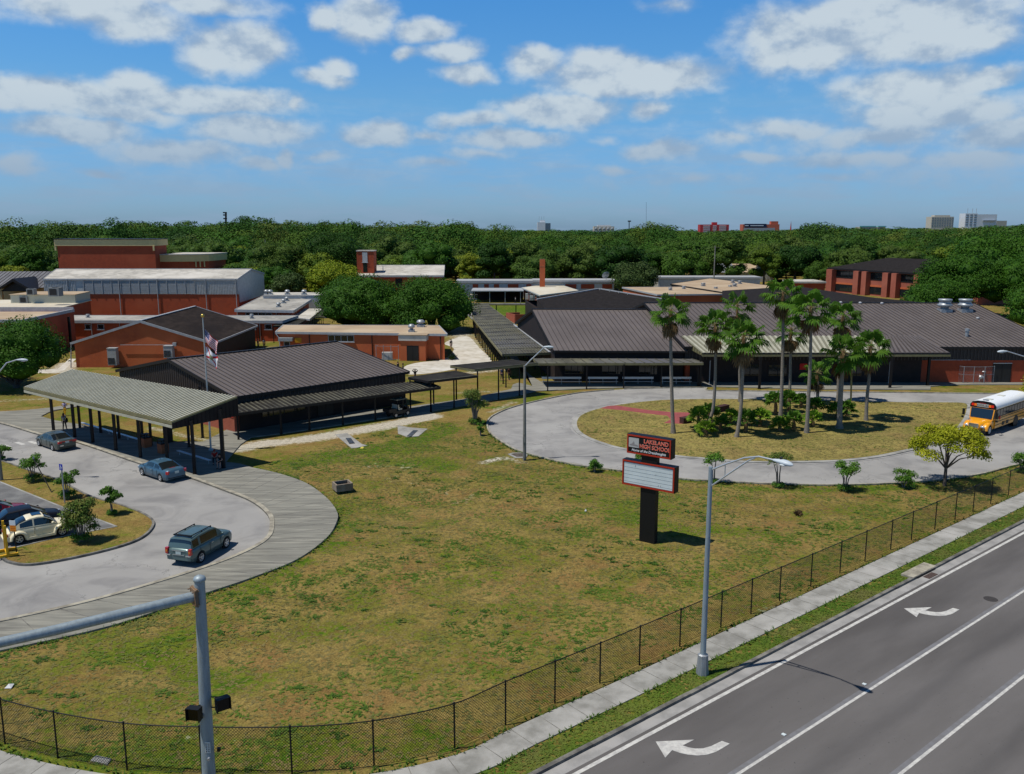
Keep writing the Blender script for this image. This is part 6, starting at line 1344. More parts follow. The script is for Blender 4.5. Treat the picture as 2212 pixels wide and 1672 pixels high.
m = MB(); cobra(m, arm[-1], ad, 1.05); h = t.part('lamp_head', m, M['lamph']); m = MB(); m.ell(arm[-1]+ad*.5-Vector((0, 0, .09)), (.2, .2, .06)); t.part('lens', m, M['lampglass'], parent=h); m = MB(); m.cyl(arm[-1]+ad*.35+Vector((0, 0, .09)), .06, .1, 8); t.part('photocell', m, M['door'], parent=h)
pc = g(1133, 994); c1 = at(1192, 750, pc.y)
lamp('single arm street lamp on a concrete pole beside the bus loop kerb', pc, 8.4, [pc+Vector((0, 0, 8.3)), pc+Vector((.5, 0, 8.85)), pc+Vector((1.6, -.1, 9.9)), Vector((c1.x-.7, pc.y-.1, 10.0))])
m = MB(); m.box((pc.x-.05, pc.y-.2, 1.3), (.12, .12, 2.2)); m.box((pc.x-.05, pc.y-.22, 1.9), (.2, .16, .5)); one('meter_box', m, M['polec'], 'grey conduit and box strapped to the lamp pole by the bus loop', 'box', None, (pc.x, pc.y, 0))
pl = g(3, 1040); c1 = at(57, 777, pl.y)
lamp('street lamp at the left edge of the picture reaching over the drive', pl, 8.1, [pl+Vector((0, 0, 8.0)), pl+Vector((.4, 0, 8.5)), pl+Vector((1.4, 0, 9.6)), Vector((c1.x-.75, pl.y, 9.85))])
cr_ = at(2176, 759, 75.); pr = Vector((cr_.x+3.2, 75., 0))
lamp('street lamp at the right edge whose arm reaches in over the loop', pr, 8.0, [pr+Vector((0, 0, 7.9)), pr+Vector((-.4, 0, 8.4)), pr+Vector((-1.4, 0, 9.0)), cr_+Vector((0, 0, 0))])
# mast arm pole
b = Vector((-10.15, 27.0, 0)); t = Thing('signal_mast_pole', 'pale blue grey mast arm pole in the near left foreground', 'traffic pole', tuple(b))
m = MB(); m.tube([b-Vector((.16, 0, 0)), b+Vector((0, 0, 8.75))], [.235, .165], 24); t.part('pole', m, M['polegrey'])
m = MB(); m.lathe([(.16, 8.7), (.195, 8.72), (.2, 8.78), (.17, 8.85), (.08, 8.9), (.01, 8.91)], 24, Matrix.Translation(b)); t.part('cap', m, M['polegrey'])
j = b+Vector((-.2, -.14, 8.22)); dA_ = Vector((-.79, -.61, 0)).normalized()
m = MB(); m.tube([j, j+dA_*4+Vector((0, 0, .03)), j+dA_*12+Vector((0, 0, .25))], [.165, .155, .11], 20); t.part('arm', m, M['polegrey'])
m = MB(); a_ = math.atan2(dA_.y, dA_.x); m.box(tuple(j+dA_*-.02), (.05, .5, .55), a_); m.box(tuple(j-dA_*.07), (.05, .5, .6), a_)
for sy in (-.2, .2):
    for sz in (-.22, .22): p = j+Vector((-dA_.y, dA_.x, 0))*sy+Vector((0, 0, sz)); m.tube([p-dA_*.14, p+dA_*.09], .022, 6)
t.part('flange', m, M['rust'])
m = MB(); m.box((b.x-.02, b.y-.21, 2.9), (.17, .012, .40)); sg = t.part('notice_plate', m, mk('notice_plate', (.62, .63, .60), rough=.5))
m = MB(); [m.box((b.x-.07, b.y-.218, 3.03-.07*k), (.03, .004, .04)) for k in range(5)]; [m.box((b.x+.01, b.y-.218, 3.03-.07*k), (.07, .004, .02)) for k in range(5)]; t.part('print', m, M['black'], parent=sg)
m = MB(); m.tube([(b.x+.0, b.y-.2, 2.5), (b.x, b.y-.3, 2.5)], .05, 10); t.part('push_button', m, M['galv'])
m = MB(); m.box((b.x+.27, b.y, 2.7), (.1, .1, .12)); t.part('bracket', m, M['black'])
for nm, cx_, cy_, z, rz, side in (('left', b.x-.33, b.y-.32, 4.22, R(-10), 0), ('right', b.x+.50, b.y-.05, 4.42, R(38), 1)):
    tt = Thing('pedestrian_signal', 'black pedestrian signal box on the %s side of the mast pole' % nm, 'signal', (cx_, cy_, z), rz, 'pedestrian signals on the mast pole', local=True)
    m = MB(); m.box((0, 0, 0), (.44, .2, .44)); m.box((0, -.11, .225), (.46, .16, .02)); m.box((-.225, -.11, 0), (.02, .16, .45)); m.box((.225, -.11, 0), (.02, .16, .45)); tt.part('housing', m, M['black'])
    m = MB(); m.box((0, -.105, 0), (.40, .012, .40)); tt.part('screen', m, mk('signal_screen', (.004, .004, .004), rough=.15))
    m = MB(); inv = Matrix.Rotation(-rz, 4, 'Z'); q0 = inv @ (Vector((b.x-cx_, b.y-cy_, .2))); q1 = inv @ (Vector((b.x-cx_, b.y-cy_, -.18))); m.tube([(0, .05, .2), tuple(q0)], .02, 6); m.tube([(0, .05, -.18), tuple(q1)], .02, 6); tt.part('bracket', m, M['black'])
# school sign
SA = R(-36); b = g(1400, 1170); t = Thing('school_sign', 'tall black school sign with LAKELAND HIGH SCHOOL panel over a blank message board', 'sign', (b.x, b.y, 0), SA, None, local=True)
m = MB(); m.box((0, 0, 2.8), (1.08, .42, 5.9)); t.part('post', m, M['black'])
Mred = mk('sign_red', (.36, .03, .012), rough=.5); Mredl = mk('sign_red_letters', (.72, .085, .03), rough=.5); Mw = mk('sign_white', (.62, .68, .68), (.55, .61, .61), 1.2, .4)
def panel(z0, z1, W_, nm, face):
    m = MB(); cz = (z0+z1)/2; m.box((0, .0, cz), (W_, .56, z1-z0)); c = t.part(nm, m, M['black'])
    m = MB(); e = .09
    for s in (-1,):
        y = -.30; m.box((0, y, z1-e/2-.02), (W_-.06, .05, e)); m.box((0, y, z0+e/2+.02), (W_-.06, .05, e)); m.box((-W_/2+.07, y, cz), (e, .05, z1-z0-.2)); m.box((W_/2-.07, y, cz), (e, .05, z1-z0-.2))
    t.part('border', m, Mred, parent=c)
    m = MB(); m.box((0, -.285, cz), (W_-.3, .012, z1-z0-.3)); return c, t.part('face', m, face, parent=c)
c1, f1 = panel(3.62, 5.30, 3.72, 'message_board', Mw)
m = MB()
for k in range(6): m.box((0, -.295, 3.62+.28+k*.235), (3.4, .008, .012))
m.box((-.9, -.30, 4.98), (.04, .006, .13)); m.box((.55, -.30, 4.62), (.02, .006, .1)); m.box((.75, -.30, 3.95), (.03, .006, .08)); m.box((.9, -.30, 3.95), (.02, .006, .1)); t.part('letter_rails', m, mk('rail_grey', (.30, .32, .33), rough=.6), parent=c1)
c2, f2 = panel(5.76, 7.02, 3.12, 'name_panel', M['black'])
def text(s, size, x, z, mat, y=-.30, parent=None, off=0., shear=0., align='LEFT', sx=1., nm='lettering', rot=None, ex=.004):
    cu = bpy.data.curves.new(nm, 'FONT'); cu.body = s; cu.size = size; cu.offset = off; cu.shear = shear; cu.align_x = align; cu.extrude = ex; cu.resolution_u = 3
    o = bpy.data.objects.new('tmp', cu); COL.objects.link(o); dg = bpy.context.evaluated_depsgraph_get(); me = bpy.data.meshes.new_from_object(o.evaluated_get(dg)); bpy.data.objects.remove(o)
    me.transform(Matrix.Translation((x, y, z)) @ (rot or Matrix()) @ Matrix.Rotation(R(90), 4, 'X') @ Matrix.Diagonal((sx, 1, 1, 1))); me.materials.clear(); me.materials.append(mat); me.name = nm
    n = bpy.data.objects.new(nm, me); COL.objects.link(n); n.parent = parent; return n
Mpk = mk('letter_outline', (.75, .50, .45), rough=.5)
text('LAKELAND', .36, .50, 6.56, Mpk, -.293, c2, .012, 0, 'CENTER', .96); text('LAKELAND', .36, .50, 6.56, Mredl, -.300, c2, .002, 0, 'CENTER', .96)
text('HIGH SCHOOL', .36, .42, 6.21, Mpk, -.293, c2, .012, 0, 'CENTER', .88); text('HIGH SCHOOL', .36, .42, 6.21, Mredl, -.300, c2, .002, 0, 'CENTER', .88)
text('Home of the Dreadnaughts', .235, 0, 5.95, mk('letter_white', (.8, .8, .8), rough=.5), -.300, c2, .002, .2, 'CENTER', .92)
m = MB(); m.box((-1.06, -.296, 6.50), (.72, .012, .62)); pc_ = t.part('picture', m, mk('picture_grey', (.42, .42, .40), rough=.6), parent=c2)
m = MB(); y = -.304
m.add([(-1.38, y, 6.30), (-.74, y, 6.26), (-.76, y, 6.36), (-1.0, y, 6.40), (-1.02, y, 6.52), (-1.05, y, 6.52), (-1.06, y, 6.62), (-1.08, y, 6.62), (-1.09, y, 6.52), (-1.14, y, 6.5), (-1.18, y, 6.42), (-1.34, y, 6.36)], [tuple(range(12))]); t.part('ship', m, mk('ship_grey', (.24, .22, .22), rough=.6), parent=c2)
# flagpole and flags
b = g(456, 975); t = Thing('flagpole', 'tall silver flagpole with a gold ball between the canopy and the office', 'flagpole', (b.x, b.y, 0))
m = MB(); m.tube([b, b+Vector((0, 0, 12.2))], [.10, .045], 10); m.cyl(b, .22, .25, 12); t.part('pole', m, M['alu']); m = MB(); m.ell(b+Vector((0, 0, 12.35)), (.17, .17, .17)); t.part('ball', m, mk('gold', (.55, .40, .10), rough=.3, metal=.8))
def flag(name, label, ztop, w, h, kind):
    n1, n2 = 26, 26; m = MB(); V_ = []
    for j in range(n2+1):
        for i in range(n1+1):
            u = i/n1; v = j/n2; x = u*w*.62; z = -v*h*(.95)-u*w*.62-math.sin(u*3.5)*.04; y = .10*math.sin(u*9+v*1.5)*(.3+u)+.05*math.sin(v*6+u*3); V_.append((x*(1-.15*v), y, z))
    F_ = []; mi = []
    for j in range(n2):
        for i in range(n1):
            F_.append((j*(n1+1)+i, (j+1)*(n1+1)+i, (j+1)*(n1+1)+i+1, j*(n1+1)+i+1)); u = (i+.5)/n1; v = (j+.5)/n2
            if kind == 'us': k = 2 if (u < .4 and v < 7/13) else (0 if j//2 % 2 == 0 else 1)
            else:
                k = 0 if min(abs(u-v), abs(u-1+v)) < .1 else 1
                if math.hypot((u-.5)*1.2, v-.5) < .2: k = 3
            mi.append(k)
    mats = [mk('flag_red', (.50, .02, .03), rough=.8), mk('flag_white', (.72, .72, .74), rough=.8), mk('flag_blue', (.03, .035, .16), rough=.8), mk('flag_seal', (.42, .33, .15), (.2, .25, .15), 8, .8)]
    t2 = Thing(name, label, 'flag', (b.x+.08, b.y, ztop), R(-8), None, local=True); me = MB(); me.v = V_; me.f = F_; me.m = mi; me.sm = [True]*len(F_); f = me.obj('cloth', mats, t2.o)
    if kind == 'us':
        mm = MB()
        for r_ in range(6):
            for c_ in range(6):
                i = int((c_+.6)/6*.4*n1); j = int((r_+.6)/6*7/13*n2); p = V_[j*(n1+1)+i]; mm.box((p[0]+.02, p[1]-.012, p[2]), (.035, .006, .035))
        mm.obj('stars', mats[1], f)
flag('flag', 'american flag drooping from the flagpole', 11.2, 1.9, 1.15, 'us'); flag('flag', 'white state flag with red diagonal cross drooping under the other flag', 9.75, 1.8, 1.1, 'fl')
# litter bins
for i, (x, y, zt) in enumerate(((316, 965, 939), (353, 978, 953))):
    p = g(x, y, .1); t = Thing('litter_bin', 'orange square litter bin with black lid, %s' % ('left one, by the thin bench end' if i == 0 else 'right one, against the dark pillar'), 'bin', p, R(-38), 'litter bins under the canopy', local=True)
    m = MB(); m.box((0, 0, .42), (.72, .72, .84)); t.part('body', m, mk('bin_orange', (.42, .12, .045), (.36, .10, .04), 3, .8)); m = MB(); m.box((0, 0, .9), (.74, .74, .1)); [m.box((sx_*.3, sy_*.3, 1.05), (.08, .08, .25)) for sx_ in (-1, 1) for sy_ in (-1, 1)]; m.box((0, 0, 1.2), (.66, .66, .08)); t.part('lid', m, M['black'])
# handicapped sign, thin post, barricade, notice
p = g(140, 1086, .1); t = Thing('parking_sign', 'blue handicapped parking sign on a thin post in the grass strip', 'sign', p, R(-25), None, local=True); m = MB(); m.box((0, 0, 1.45), (.07, .07, 2.9)); t.part('post', m, M['galv'])
m = MB(); m.box((0, -.05, 2.72), (.34, .02, .45)); pn = t.part('panel', m, mk('sign_blue', (.02, .03, .35), rough=.5)); m = MB(); m.ell((-.02, -.065, 2.86), (.03, .008, .03)); m.box((-.02, -.065, 2.76), (.035, .008, .14)); m.lathe([(.075, -.004), (.1, -.004), (.1, .004), (.075, .004), (.075, -.004)], 16, Matrix.Translation((.0, -.066, 2.66)) @ Matrix.Rotation(R(90), 4, 'X')); m.box((.05, -.065, 2.69), (.1, .008, .03)); t.part('symbol', m, Mw, parent=pn)
p = g(112, 1064, .1); q = at(75, 976+4, p.y+.3); t = Thing('leaning_post', 'thin rusty post leaning left on the grass strip', 'post', p, 0); m = MB(); q = Vector((p.x-1.25, p.y+.2, 2.7)); m.tube([p, q], .045, 6); t.part('shaft', m, M['bark']); m = MB(); m.cyl(q, .07, .16, 6); t.part('cap', m, M['galv'])
yl = mk('barricade_yellow', (.72, .40, .01), (.62, .33, .02), 4, .6)
p = g(17, 1203, .12); t = Thing('barricade', 'yellow barricade frame with cross feet on the grass tip by the cream car', 'barricade', p, R(35), None, local=True)
for k in (0, 1): m = MB(); m.box((0, 1.15*k, 1.0), (.13, .13, 2.0)); t.part('upright', m, yl); m = MB(); m.box((0, 1.15*k, .1), (1.15, .14, .14)); t.part('foot', m, yl)
m = MB(); m.box((0, .57, .14), (.14, 1.1, .14)); t.part('rail', m, yl)
p = g(36, 1195, .12); t = Thing('notice_sign', 'small orange notice under a white one on a dark stake by the barricade', 'sign', p, R(-10), None, local=True); m = MB(); m.box((0, 0, .85), (.05, .05, 1.7)); t.part('stake', m, M['black']); m = MB(); m.box((-.04, -.04, 1.62), (.42, .02, .38)); pn = t.part('panel', m, mk('notice_orange', (.75, .30, .015), rough=.6)); m = MB(); [m.box((-.04, -.053, 1.74-.11*k), (.32, .005, .035)) for k in range(3)]; t.part('print', m, mk('print_red', (.5, .06, .01), rough=.6), parent=pn)
m = MB(); m.box((-.05, -.04, 1.98), (.42, .02, .3)); t.part('panel', m, mk('notice_white', (.6, .65, .66), rough=.6), 'white blank notice')
# concrete inlets, box, cover, manhole, drain
for i, (pts, gr_) in enumerate((([(300, 270), (430, 255), (590, 375), (650, 390), (530, 415), (480, 420)], [(415, 312), (470, 312), (515, 370), (455, 375)]), ([(975, 170), (1110, 195), (1300, 210), (1200, 290), (1080, 297), (980, 260)], [(1145, 228), (1195, 228), (1125, 296), (1075, 292)]))):
    P_ = [g(x*.2+663.7, y*.2+885) for x, y in pts]; c = sum(P_, Vector())/len(P_); t = Thing('drain_inlet', 'sloped concrete drain inlet with black bars, %s one below the office' % ('left, narrow' if i == 0 else 'right, broad'), 'drain', (c.x, c.y, 0), 0, 'concrete inlets in the lawn')
    m = MB(); 
    ar = sum(P_[k].x*P_[(k+1) % 6].y-P_[(k+1) % 6].x*P_[k].y for k in range(6)); m.slab([up3(p, hz(p.x, p.y)+.04) for p in P_], .3); t.part('apron', m, M['concl'])
    Q_ = [g(x*.2+663.7, y*.2+885) for x, y in gr_]; m = MB(); m.slab([up3(p, hz(p.x, p.y)*.9+.07) for p in Q_], .02); op = t.part('opening', m, M['black']); m = MB()
    for k in range(8): f = (k+.5)/8; a = Q_[0].lerp(Q_[3], f); b_ = Q_[1].lerp(Q_[2], f); m.beam(up3(a, hz(a.x, a.y)*.9+.09), up3(b_, hz(b_.x, b_.y)*.9+.09), .05, .03)
    t.part('grate', m, M['vent'], parent=op)
p = g(738, 1060); t = Thing('concrete_box', 'open square concrete box sitting alone on the lawn', 'box', (p.x, p.y+.4, 0), R(28), None, local=True); m = MB()
for sx_, sy_, a, b_ in ((-.6, 0, .12, 1.2), (.6, 0, .12, 1.2), (0, -.54, 1.08, .12), (0, .54, 1.08, .12)): m.box((sx_, sy_, .28), (a, b_, .56+.0))
t.part('walls', m, mk('stained_concrete', (.26, .22, .17), (.20, .15, .10), 2, .9)); m = MB(); m.box((0, 0, .05), (1.08, .96, .04)); t.part('floor', m, M['black'])
p = [g(*q) for q in ((195, 1645), (208, 1634), (241, 1641), (232, 1653))]; m = MB(); m.slab([up3(q, .05) for q in p], .1); one('utility_cover', m, M['concl'], 'square concrete cover slab behind the fence at the lower left', 'cover', None, tuple(p[0]))
p = [g(x*.2+774, y*.2+691) for x, y in ((1615, 1455), (1665, 1442), (1790, 1440), (1830, 1465), (1810, 1495), (1700, 1497))]; c = sum(p, Vector())/6; t = Thing('drain_box', 'flat drain box with dark lid at the foot of the loop lamp', 'drain', tuple(c)); m = MB(); m.slab([up3(q, .07) for q in p], .3); t.part('rim', m, M['concl']); m = MB(); m.slab([up3(c.lerp(q, .72), .075) for q in p], .003); t.part('lid', m, M['bark'])
p = g(2140, 1294, .007); t = Thing('manhole_cover', 'round dark manhole cover in the near lane', 'manhole cover', p, 0, None, local=True); m = MB(); m.cyl((0, 0, 0), .36, .008, 24); t.part('lid', m, mk('dark_iron', (.055, .05, .045), (.035, .03, .03), 20, .8))
# storm drain: hood and grate in the gutter
m = MB(); s_ = (g(2000, 1240)-O).dot(DS); a = SN(s_-1.0, 3.32); 
t = Thing('storm_drain', 'storm drain mouth and rusty grate in the road gutter', 'drain', tuple(a)); m = MB(); m.prism([SN(s_-1.1, 3.22), SN(s_+1.1, 3.22), SN(s_+1.1, 3.34), SN(s_-1.1, 3.34)], .0, .10); t.part('mouth', m, M['black']); m = MB(); m.prism([SN(s_-.6, 3.40), SN(s_+.5, 3.40), SN(s_+.5, 3.8), SN(s_-.6, 3.8)], .0, .02); t.part('grate', m, mk('drain_iron', (.09, .06, .05), (.05, .035, .03), 12, .8)); m = MB(); m.prism([SN(s_-1.4, 2.5), SN(s_+1.4, 2.5), SN(s_+1.4, 3.24), SN(s_-1.4, 3.24)], .02, .14); t.part('hood', m, M['kerb'])
for i, (x, y) in enumerate(((1693, 1587), (1867, 1478))): p = g(x, y, .01); m = MB(); m.prism([p+DS*.08+DN*.08, p-DS*.08+DN*.08, p-DS*.08*.8-DN*.08, p+DS*.08*.8-DN*.08], .01, .035); one('road_reflector', m, Mw, 'small white road reflector beside the lane line, %s one' % ('nearer', 'farther')[i], 'reflector', 'road reflectors', tuple(p))
for lab, x, y, s in (('small white paper scrap on the lawn at the far left', 20, 1486, .16), ('small white litter on the lawn left of the sign', 1265, 1105, .07), ('small yellow scrap beside the left concrete inlet', 782, 969, .16)):
    p = g(x, y); m = MB(); z = hz(p.x, p.y); m.add([(-s, -s*.6, .03), (s, -s*.8, .05), (s*.9, s, .12), (-s*.8, s*.7, .08), (0, 0, .2)], [(0, 1, 4), (1, 2, 4), (2, 3, 4), (3, 0, 4), (3, 2, 1, 0)]); o = m.obj('litter', mk('paper', (.7, .6, .1) if 'yellow' in lab else (.7, .7, .7), rough=.8)); o.location = (p.x, p.y, z); tag(o, lab, 'litter')
# bicycle rack behind canopy
p = g(262, 897); t = Thing('bicycle_rack', 'dark looped bicycle rack on the grass behind the canopy', 'bicycle rack', p, R(-30), None, local=True)
for k in range(4): m = MB(); m.tube([(k*.8-1.2+.36*math.cos(a), .15*math.sin(a*2), .42+.4*math.sin(a)) for a in [2*math.pi*j/14 for j in range(15)]], .035, 6); t.part('loop', m, M['black'])
# utility poles, masts, floodlights at the back
for lab, x, yb, yt, Y_, arm_ in (('grey utility pole with cross arm above the tan gravel roofs', 1542, 606, 531, 282, 1), ('thin pale pole in the wood behind the yellow green tree', 710-0, 556, 515, 330, 0), ('thin pale pole in the wood left of the brick chimney', 785, 545, 517, 420, 0)):
    a, b_ = at(x if 'left of' not in lab else 574, yb, Y_), at(x if 'left of' not in lab else 574, yt, Y_); 
    t = Thing('utility_pole', lab, 'pole', (a.x, Y_, 0)); m = MB(); m.tube([(a.x, Y_, 0), (a.x, Y_, b_.z)], [.22, .16], 7); t.part('pole', m, M['polec'])
    if arm_: m = MB(); m.box((a.x+.3, Y_, b_.z-.5), (2.6, .15, .15)); t.part('cross_arm', m, M['bark'])
for lab, x, yb, yt, Y_ in (('dark telecom tower above the trees left of centre', 488, 495, 458, 1300), ('slim mast with a small head above the trees near the centre', 1359, 496, 477, 1400), ('very thin tall mast above the trees', 1396, 490, 437, 2400)):
    a, b_ = at(x, yb+6, Y_), at(x, yt, Y_); t = Thing('radio_mast', lab, 'mast', tuple(a)); m = MB(); w_ = (2.2 if x < 600 else 1.2) if Y_ < 2000 else .5; m.beam(a, b_, w_, w_); t.part('shaft', m, M['trim'])
    if Y_ < 2000: m = MB(); hh = (b_.z-a.z); [m.box((a.x, Y_, b_.z-hh*f), (5.0, 2, 1.8)) for f in ((.03, .15, .33) if x < 600 else (.03,))]; t.part('antennas', m, M['trim'])
for lab, x in (('left floodlight mast above the trees at the far left', 66), ('right floodlight mast above the trees at the far left', 71)):
    a, b_ = at(x, 504, 700), at(x, 487+(71-x)*.4, 700); t = Thing('floodlight_mast', lab, 'floodlight', tuple(a), 0, 'floodlight masts'); m = MB(); m.beam(a, b_, .35, .35); t.part('pole', m, M['trim']); m = MB(); [m.box((a.x, 700, b_.z-.9*k), (3.2, .3, .25)) for k in range(3)]; t.part('lamps', m, M['trim'])
# power lines over the gravel roofs
a = at(1543, 533, 282); m = MB()
pts = [a+Vector((-70*k/12, 10*k/12., -5.5*k/12.-math.sin(math.pi*k/12)*1.0)) for k in range(13)]; m.tube(pts, .03, 3); one('power_line', m, M['trim'], 'thin power line running left from the grey utility pole', 'cable')
# downtown
def tower(name, label, x0, x1, yt, wall, rows, cols, Y_=1500, roof=None, zb=None, win_='cwin', depth=20):
    a, b_ = at(x0, yt, Y_), at(x1, yt, Y_); t = Thing(name, label, 'building', (a.x, Y_, 0)); z1 = a.z; m = MB(); m.prism([(a.x, Y_), (b_.x, Y_), (b_.x, Y_+depth), (a.x, Y_+depth)], 0, z1); t.part('wall', m, wall)
    dy = 4.0; W_ = b_.x-a.x
    for r_ in range(rows):
        for c_ in range(cols): m = MB(); m.box((a.x+W_*(c_+.5)/cols, Y_-.2, z1-2.6-r_*dy), (W_/cols*.62, .3, 2.0)); t.part('window', m, M[win_])
    return t, a, b_, z1
M['cwin'] = mk('city_window', (.20, .23, .26), rough=.3); M['cwhite'] = mk('city_white', (.66, .68, .70), rough=.7); M['cgrey'] = mk('city_grey', (.30, .33, .36), rough=.7); M['cbeige'] = mk('city_beige', (.50, .46, .38), rough=.7); M['cred'] = mk('city_red', (.42, .04, .045), rough=.7); M['corange'] = mk('city_orange', (.46, .12, .07), rough=.7); M['cteal'] = mk('city_teal', (.12, .42, .42), rough=.6); M['cblue'] = mk('city_blue', (.012, .02, .06), rough=.5)
t, a, b_, z1 = tower('office_tower', 'white office tower with grey side standing alone on the skyline', 1161, 1178, 480, M['cwhite'], 0, 0); m = MB(); m.prism([(b_.x, 1500), (at(1190, 480, 1500).x, 1512), (at(1190, 480, 1500).x, 1530), (b_.x, 1530)], 0, z1-1.5); t.part('side_wall', m, M['cgrey']); m = MB(); m.box(((a.x+b_.x)/2+2, 1508, z1+1.6), (8, 8, 3.5)); t.part('roof_house', m, M['cwhite']); m = MB(); [m.box((a.x+3+k*4, 1508, z1+6), (.4, .4, 7)) for k in range(3)]; t.part('antenna', m, M['cgrey'])
t, a, b_, z1 = tower('office_building', 'cream downtown block with a row of arched windows', 1283, 1327, 489, M['cbeige'], 0, 0); m = MB()
for k in range(5):
    cx_ = lerp(a.x, b_.x, (k+.5)/5); m.box((cx_, 1499.7, z1-7.5), (4.4, .5, 7)); m.lathe([(.01, -.3), (2.2, -.3), (2.2, .3), (.01, .3)], 12, Matrix.Translation((cx_, 1499.7, z1-4)) @ Matrix.Rotation(R(90), 4, 'X'))
t.part('arched_windows', m, M['cgrey']); m = MB(); m.box(((a.x+b_.x)/2, 1506, z1+1.2), (22, 8, 2.4)); t.part('roof_house', m, M['cwhite'])
t, a, b_, z1 = tower('apartment_block', 'red apartment block with white balcony bands on the skyline', 1513, 1575, 485, M['cred'], 0, 0); m = MB()
for r_ in range(5):
    for c_ in ((.22, .3), (.5, .16), (.78, .3)): m.box((lerp(a.x, b_.x, c_[0]), 1499.6, z1-2.5-r_*3.2), ((b_.x-a.x)*c_[1]*.8, .6, 1.3))
t.part('balconies', m, M['cwhite']); m = MB(); m.box(((a.x+b_.x)/2+1, 1508, z1+1.6), (8, 8, 4.5)); t.part('roof_house', m, M['cred'])
t, a, b_, z1 = tower('bank_building', 'orange downtown block with a dark blue sign band', 1605, 1684, 484.5, M['corange'], 0, 0); m = MB(); m.box((lerp(a.x, b_.x, .34), 1499.5, z1-2.2), ((b_.x-a.x)*.6, .8, 6)); bd = t.part('sign_band', m, M['cblue']); m = MB(); m.box((lerp(a.x, b_.x, .38), 1499, z1-2.2), (22, .4, 1.3)); m.box((lerp(a.x, b_.x, .1), 1499, z1-2.2), (6, .4, 1.3)); t.part('sign_lettering', m, M['cwhite'], parent=bd); m = MB(); m.box((lerp(a.x, b_.x, .45), 1499.4, z1-8.5), ((b_.x-a.x)*.85, .6, 5)); t.part('window_band', m, M['cgrey']); m = MB(); m.box((lerp(a.x, b_.x, .87), 1506, z1+2), (12, 10, 6)); t.part('roof_house', m, M['corange'])
a = at(1709, 478, 1500); m = MB(); m.lathe([(2, 0), (1.4, 16), (.02, 32)], 6, Matrix.Translation((a.x, 1500, a.z-31))); one('church_spire', m, M['cred'], 'thin dark red church spire on the skyline', 'spire', None, (a.x, 1500, 0))
t, a, b_, z1 = tower('government_building', 'pale building with teal roof edges behind the bare tree', 1858, 1913, 490, M['cbeige'], 2, 9); m = MB(); m.prism([(a.x-1, 1499), (lerp(a.x, b_.x, .62), 1499), (lerp(a.x, b_.x, .56), 1510), (a.x+4, 1510)], z1, z1+1.5); m.prism([(lerp(a.x, b_.x, .7), 1499), (b_.x+1, 1499), (b_.x-3, 1510), (lerp(a.x, b_.x, .75), 1510)], z1, z1+1.5); t.part('roof', m, M['cteal'])
t, a, b_, z1 = tower('hotel_building', 'beige downtown block with rows of square windows', 2013, 2061, 468, M['cbeige'], 4, 9); m = MB(); m.box(((a.x+b_.x)/2, 1508, z1+1.2), (26, 12, 2.5)); t.part('roof_house', m, M['cbeige'])
t, a, b_, z1 = tower('terrace_hotel', 'large white stepped downtown block at the right', 2086, 2112, 461, M['cwhite'], 5, 3); x2, x3 = at(2155, 470, 1500).x, at(2178, 478, 1500).x; m = MB(); m.prism([(b_.x, 1500), (x2, 1502), (x2, 1525), (b_.x, 1525)], 0, z1-1.5); t.part('main_wing', m, M['cwhite']); m = MB(); m.prism([(x2, 1502), (x3, 1504), (x3, 1525), (x2, 1525)], 0, z1-12); t.part('low_wing', m, M['cbeige']); m = MB(); m.box((lerp(b_.x, x2, .6), 1500, z1-12), (22, 4, 2.5)); t.part('teal_canopy', m, M['cgrey']); m = MB(); [m.box((lerp(a.x, x2, f), 1510, z1+4), (.5, .5, 9)) for f in (.15, .3, .42)]; t.part('antenna', m, M['cgrey'])
# ================================================================ VEHICLES
def paintm(name, c, c2=None): return mk(name, c, rough=.35, metal=.3, spec=.4, coat=.3)
M['cglass'] = mk('car_glass', (.010, .014, .016), rough=.05, spec=.7); M['rim'] = mk('alloy', (.50, .51, .52), rough=.35, metal=.6)
M['tail'] = mk('tail_red', (.45, .015, .02), rough=.2, coat=.5); M['plate'] = mk('plate', (.42, .50, .48), rough=.5); M['chrome'] = mk('chrome', (.6, .62, .64), rough=.2, metal=.9); M['head'] = mk('headlamp', (.55, .58, .60), rough=.1, metal=.3)
M['amber'] = mk('amber', (.60, .20, .02), rough=.3)
def wheel(t, x, y, r, w, spokes=5):
    s = 1 if y > 0 else -1; MM = Matrix.Translation((x, y, r)) @ Matrix.Rotation(R(90)*-s, 4, 'X'); m = MB()
    m.lathe([(r*.60, -w*.5), (r*.9, -w*.5), (r, -w*.35), (r, w*.35), (r*.93, w*.5), (r*.66, w*.5), (r*.62, w*.36)], 24, MM); ty = t.part('wheel', m, M['rub'])
    m = MB(); m.lathe([(r*.66, w*.47), (r*.58, w*.50), (r*.56, w*.30)], 24, MM)
    for k in range(spokes):
        a = 2*math.pi*k/spokes+.3; m.beam(MM @ Vector((0, 0, w*.40)), MM @ Vector((math.cos(a)*r*.6, math.sin(a)*r*.6, w*.44)), r*.22, .03, 0, MM.to_3x3() @ Vector((0, 0, 1)))
    m.lathe([(.01, w*.46), (r*.14, w*.45), (r*.16, w*.36)], 12, MM); t.part('rim', m, M['rim'], parent=ty)
    m = MB(); m.lathe([(.01, w*.28), (r*.58, w*.28)], 20, MM); t.part('hub_shadow', m, M['black'], parent=ty)
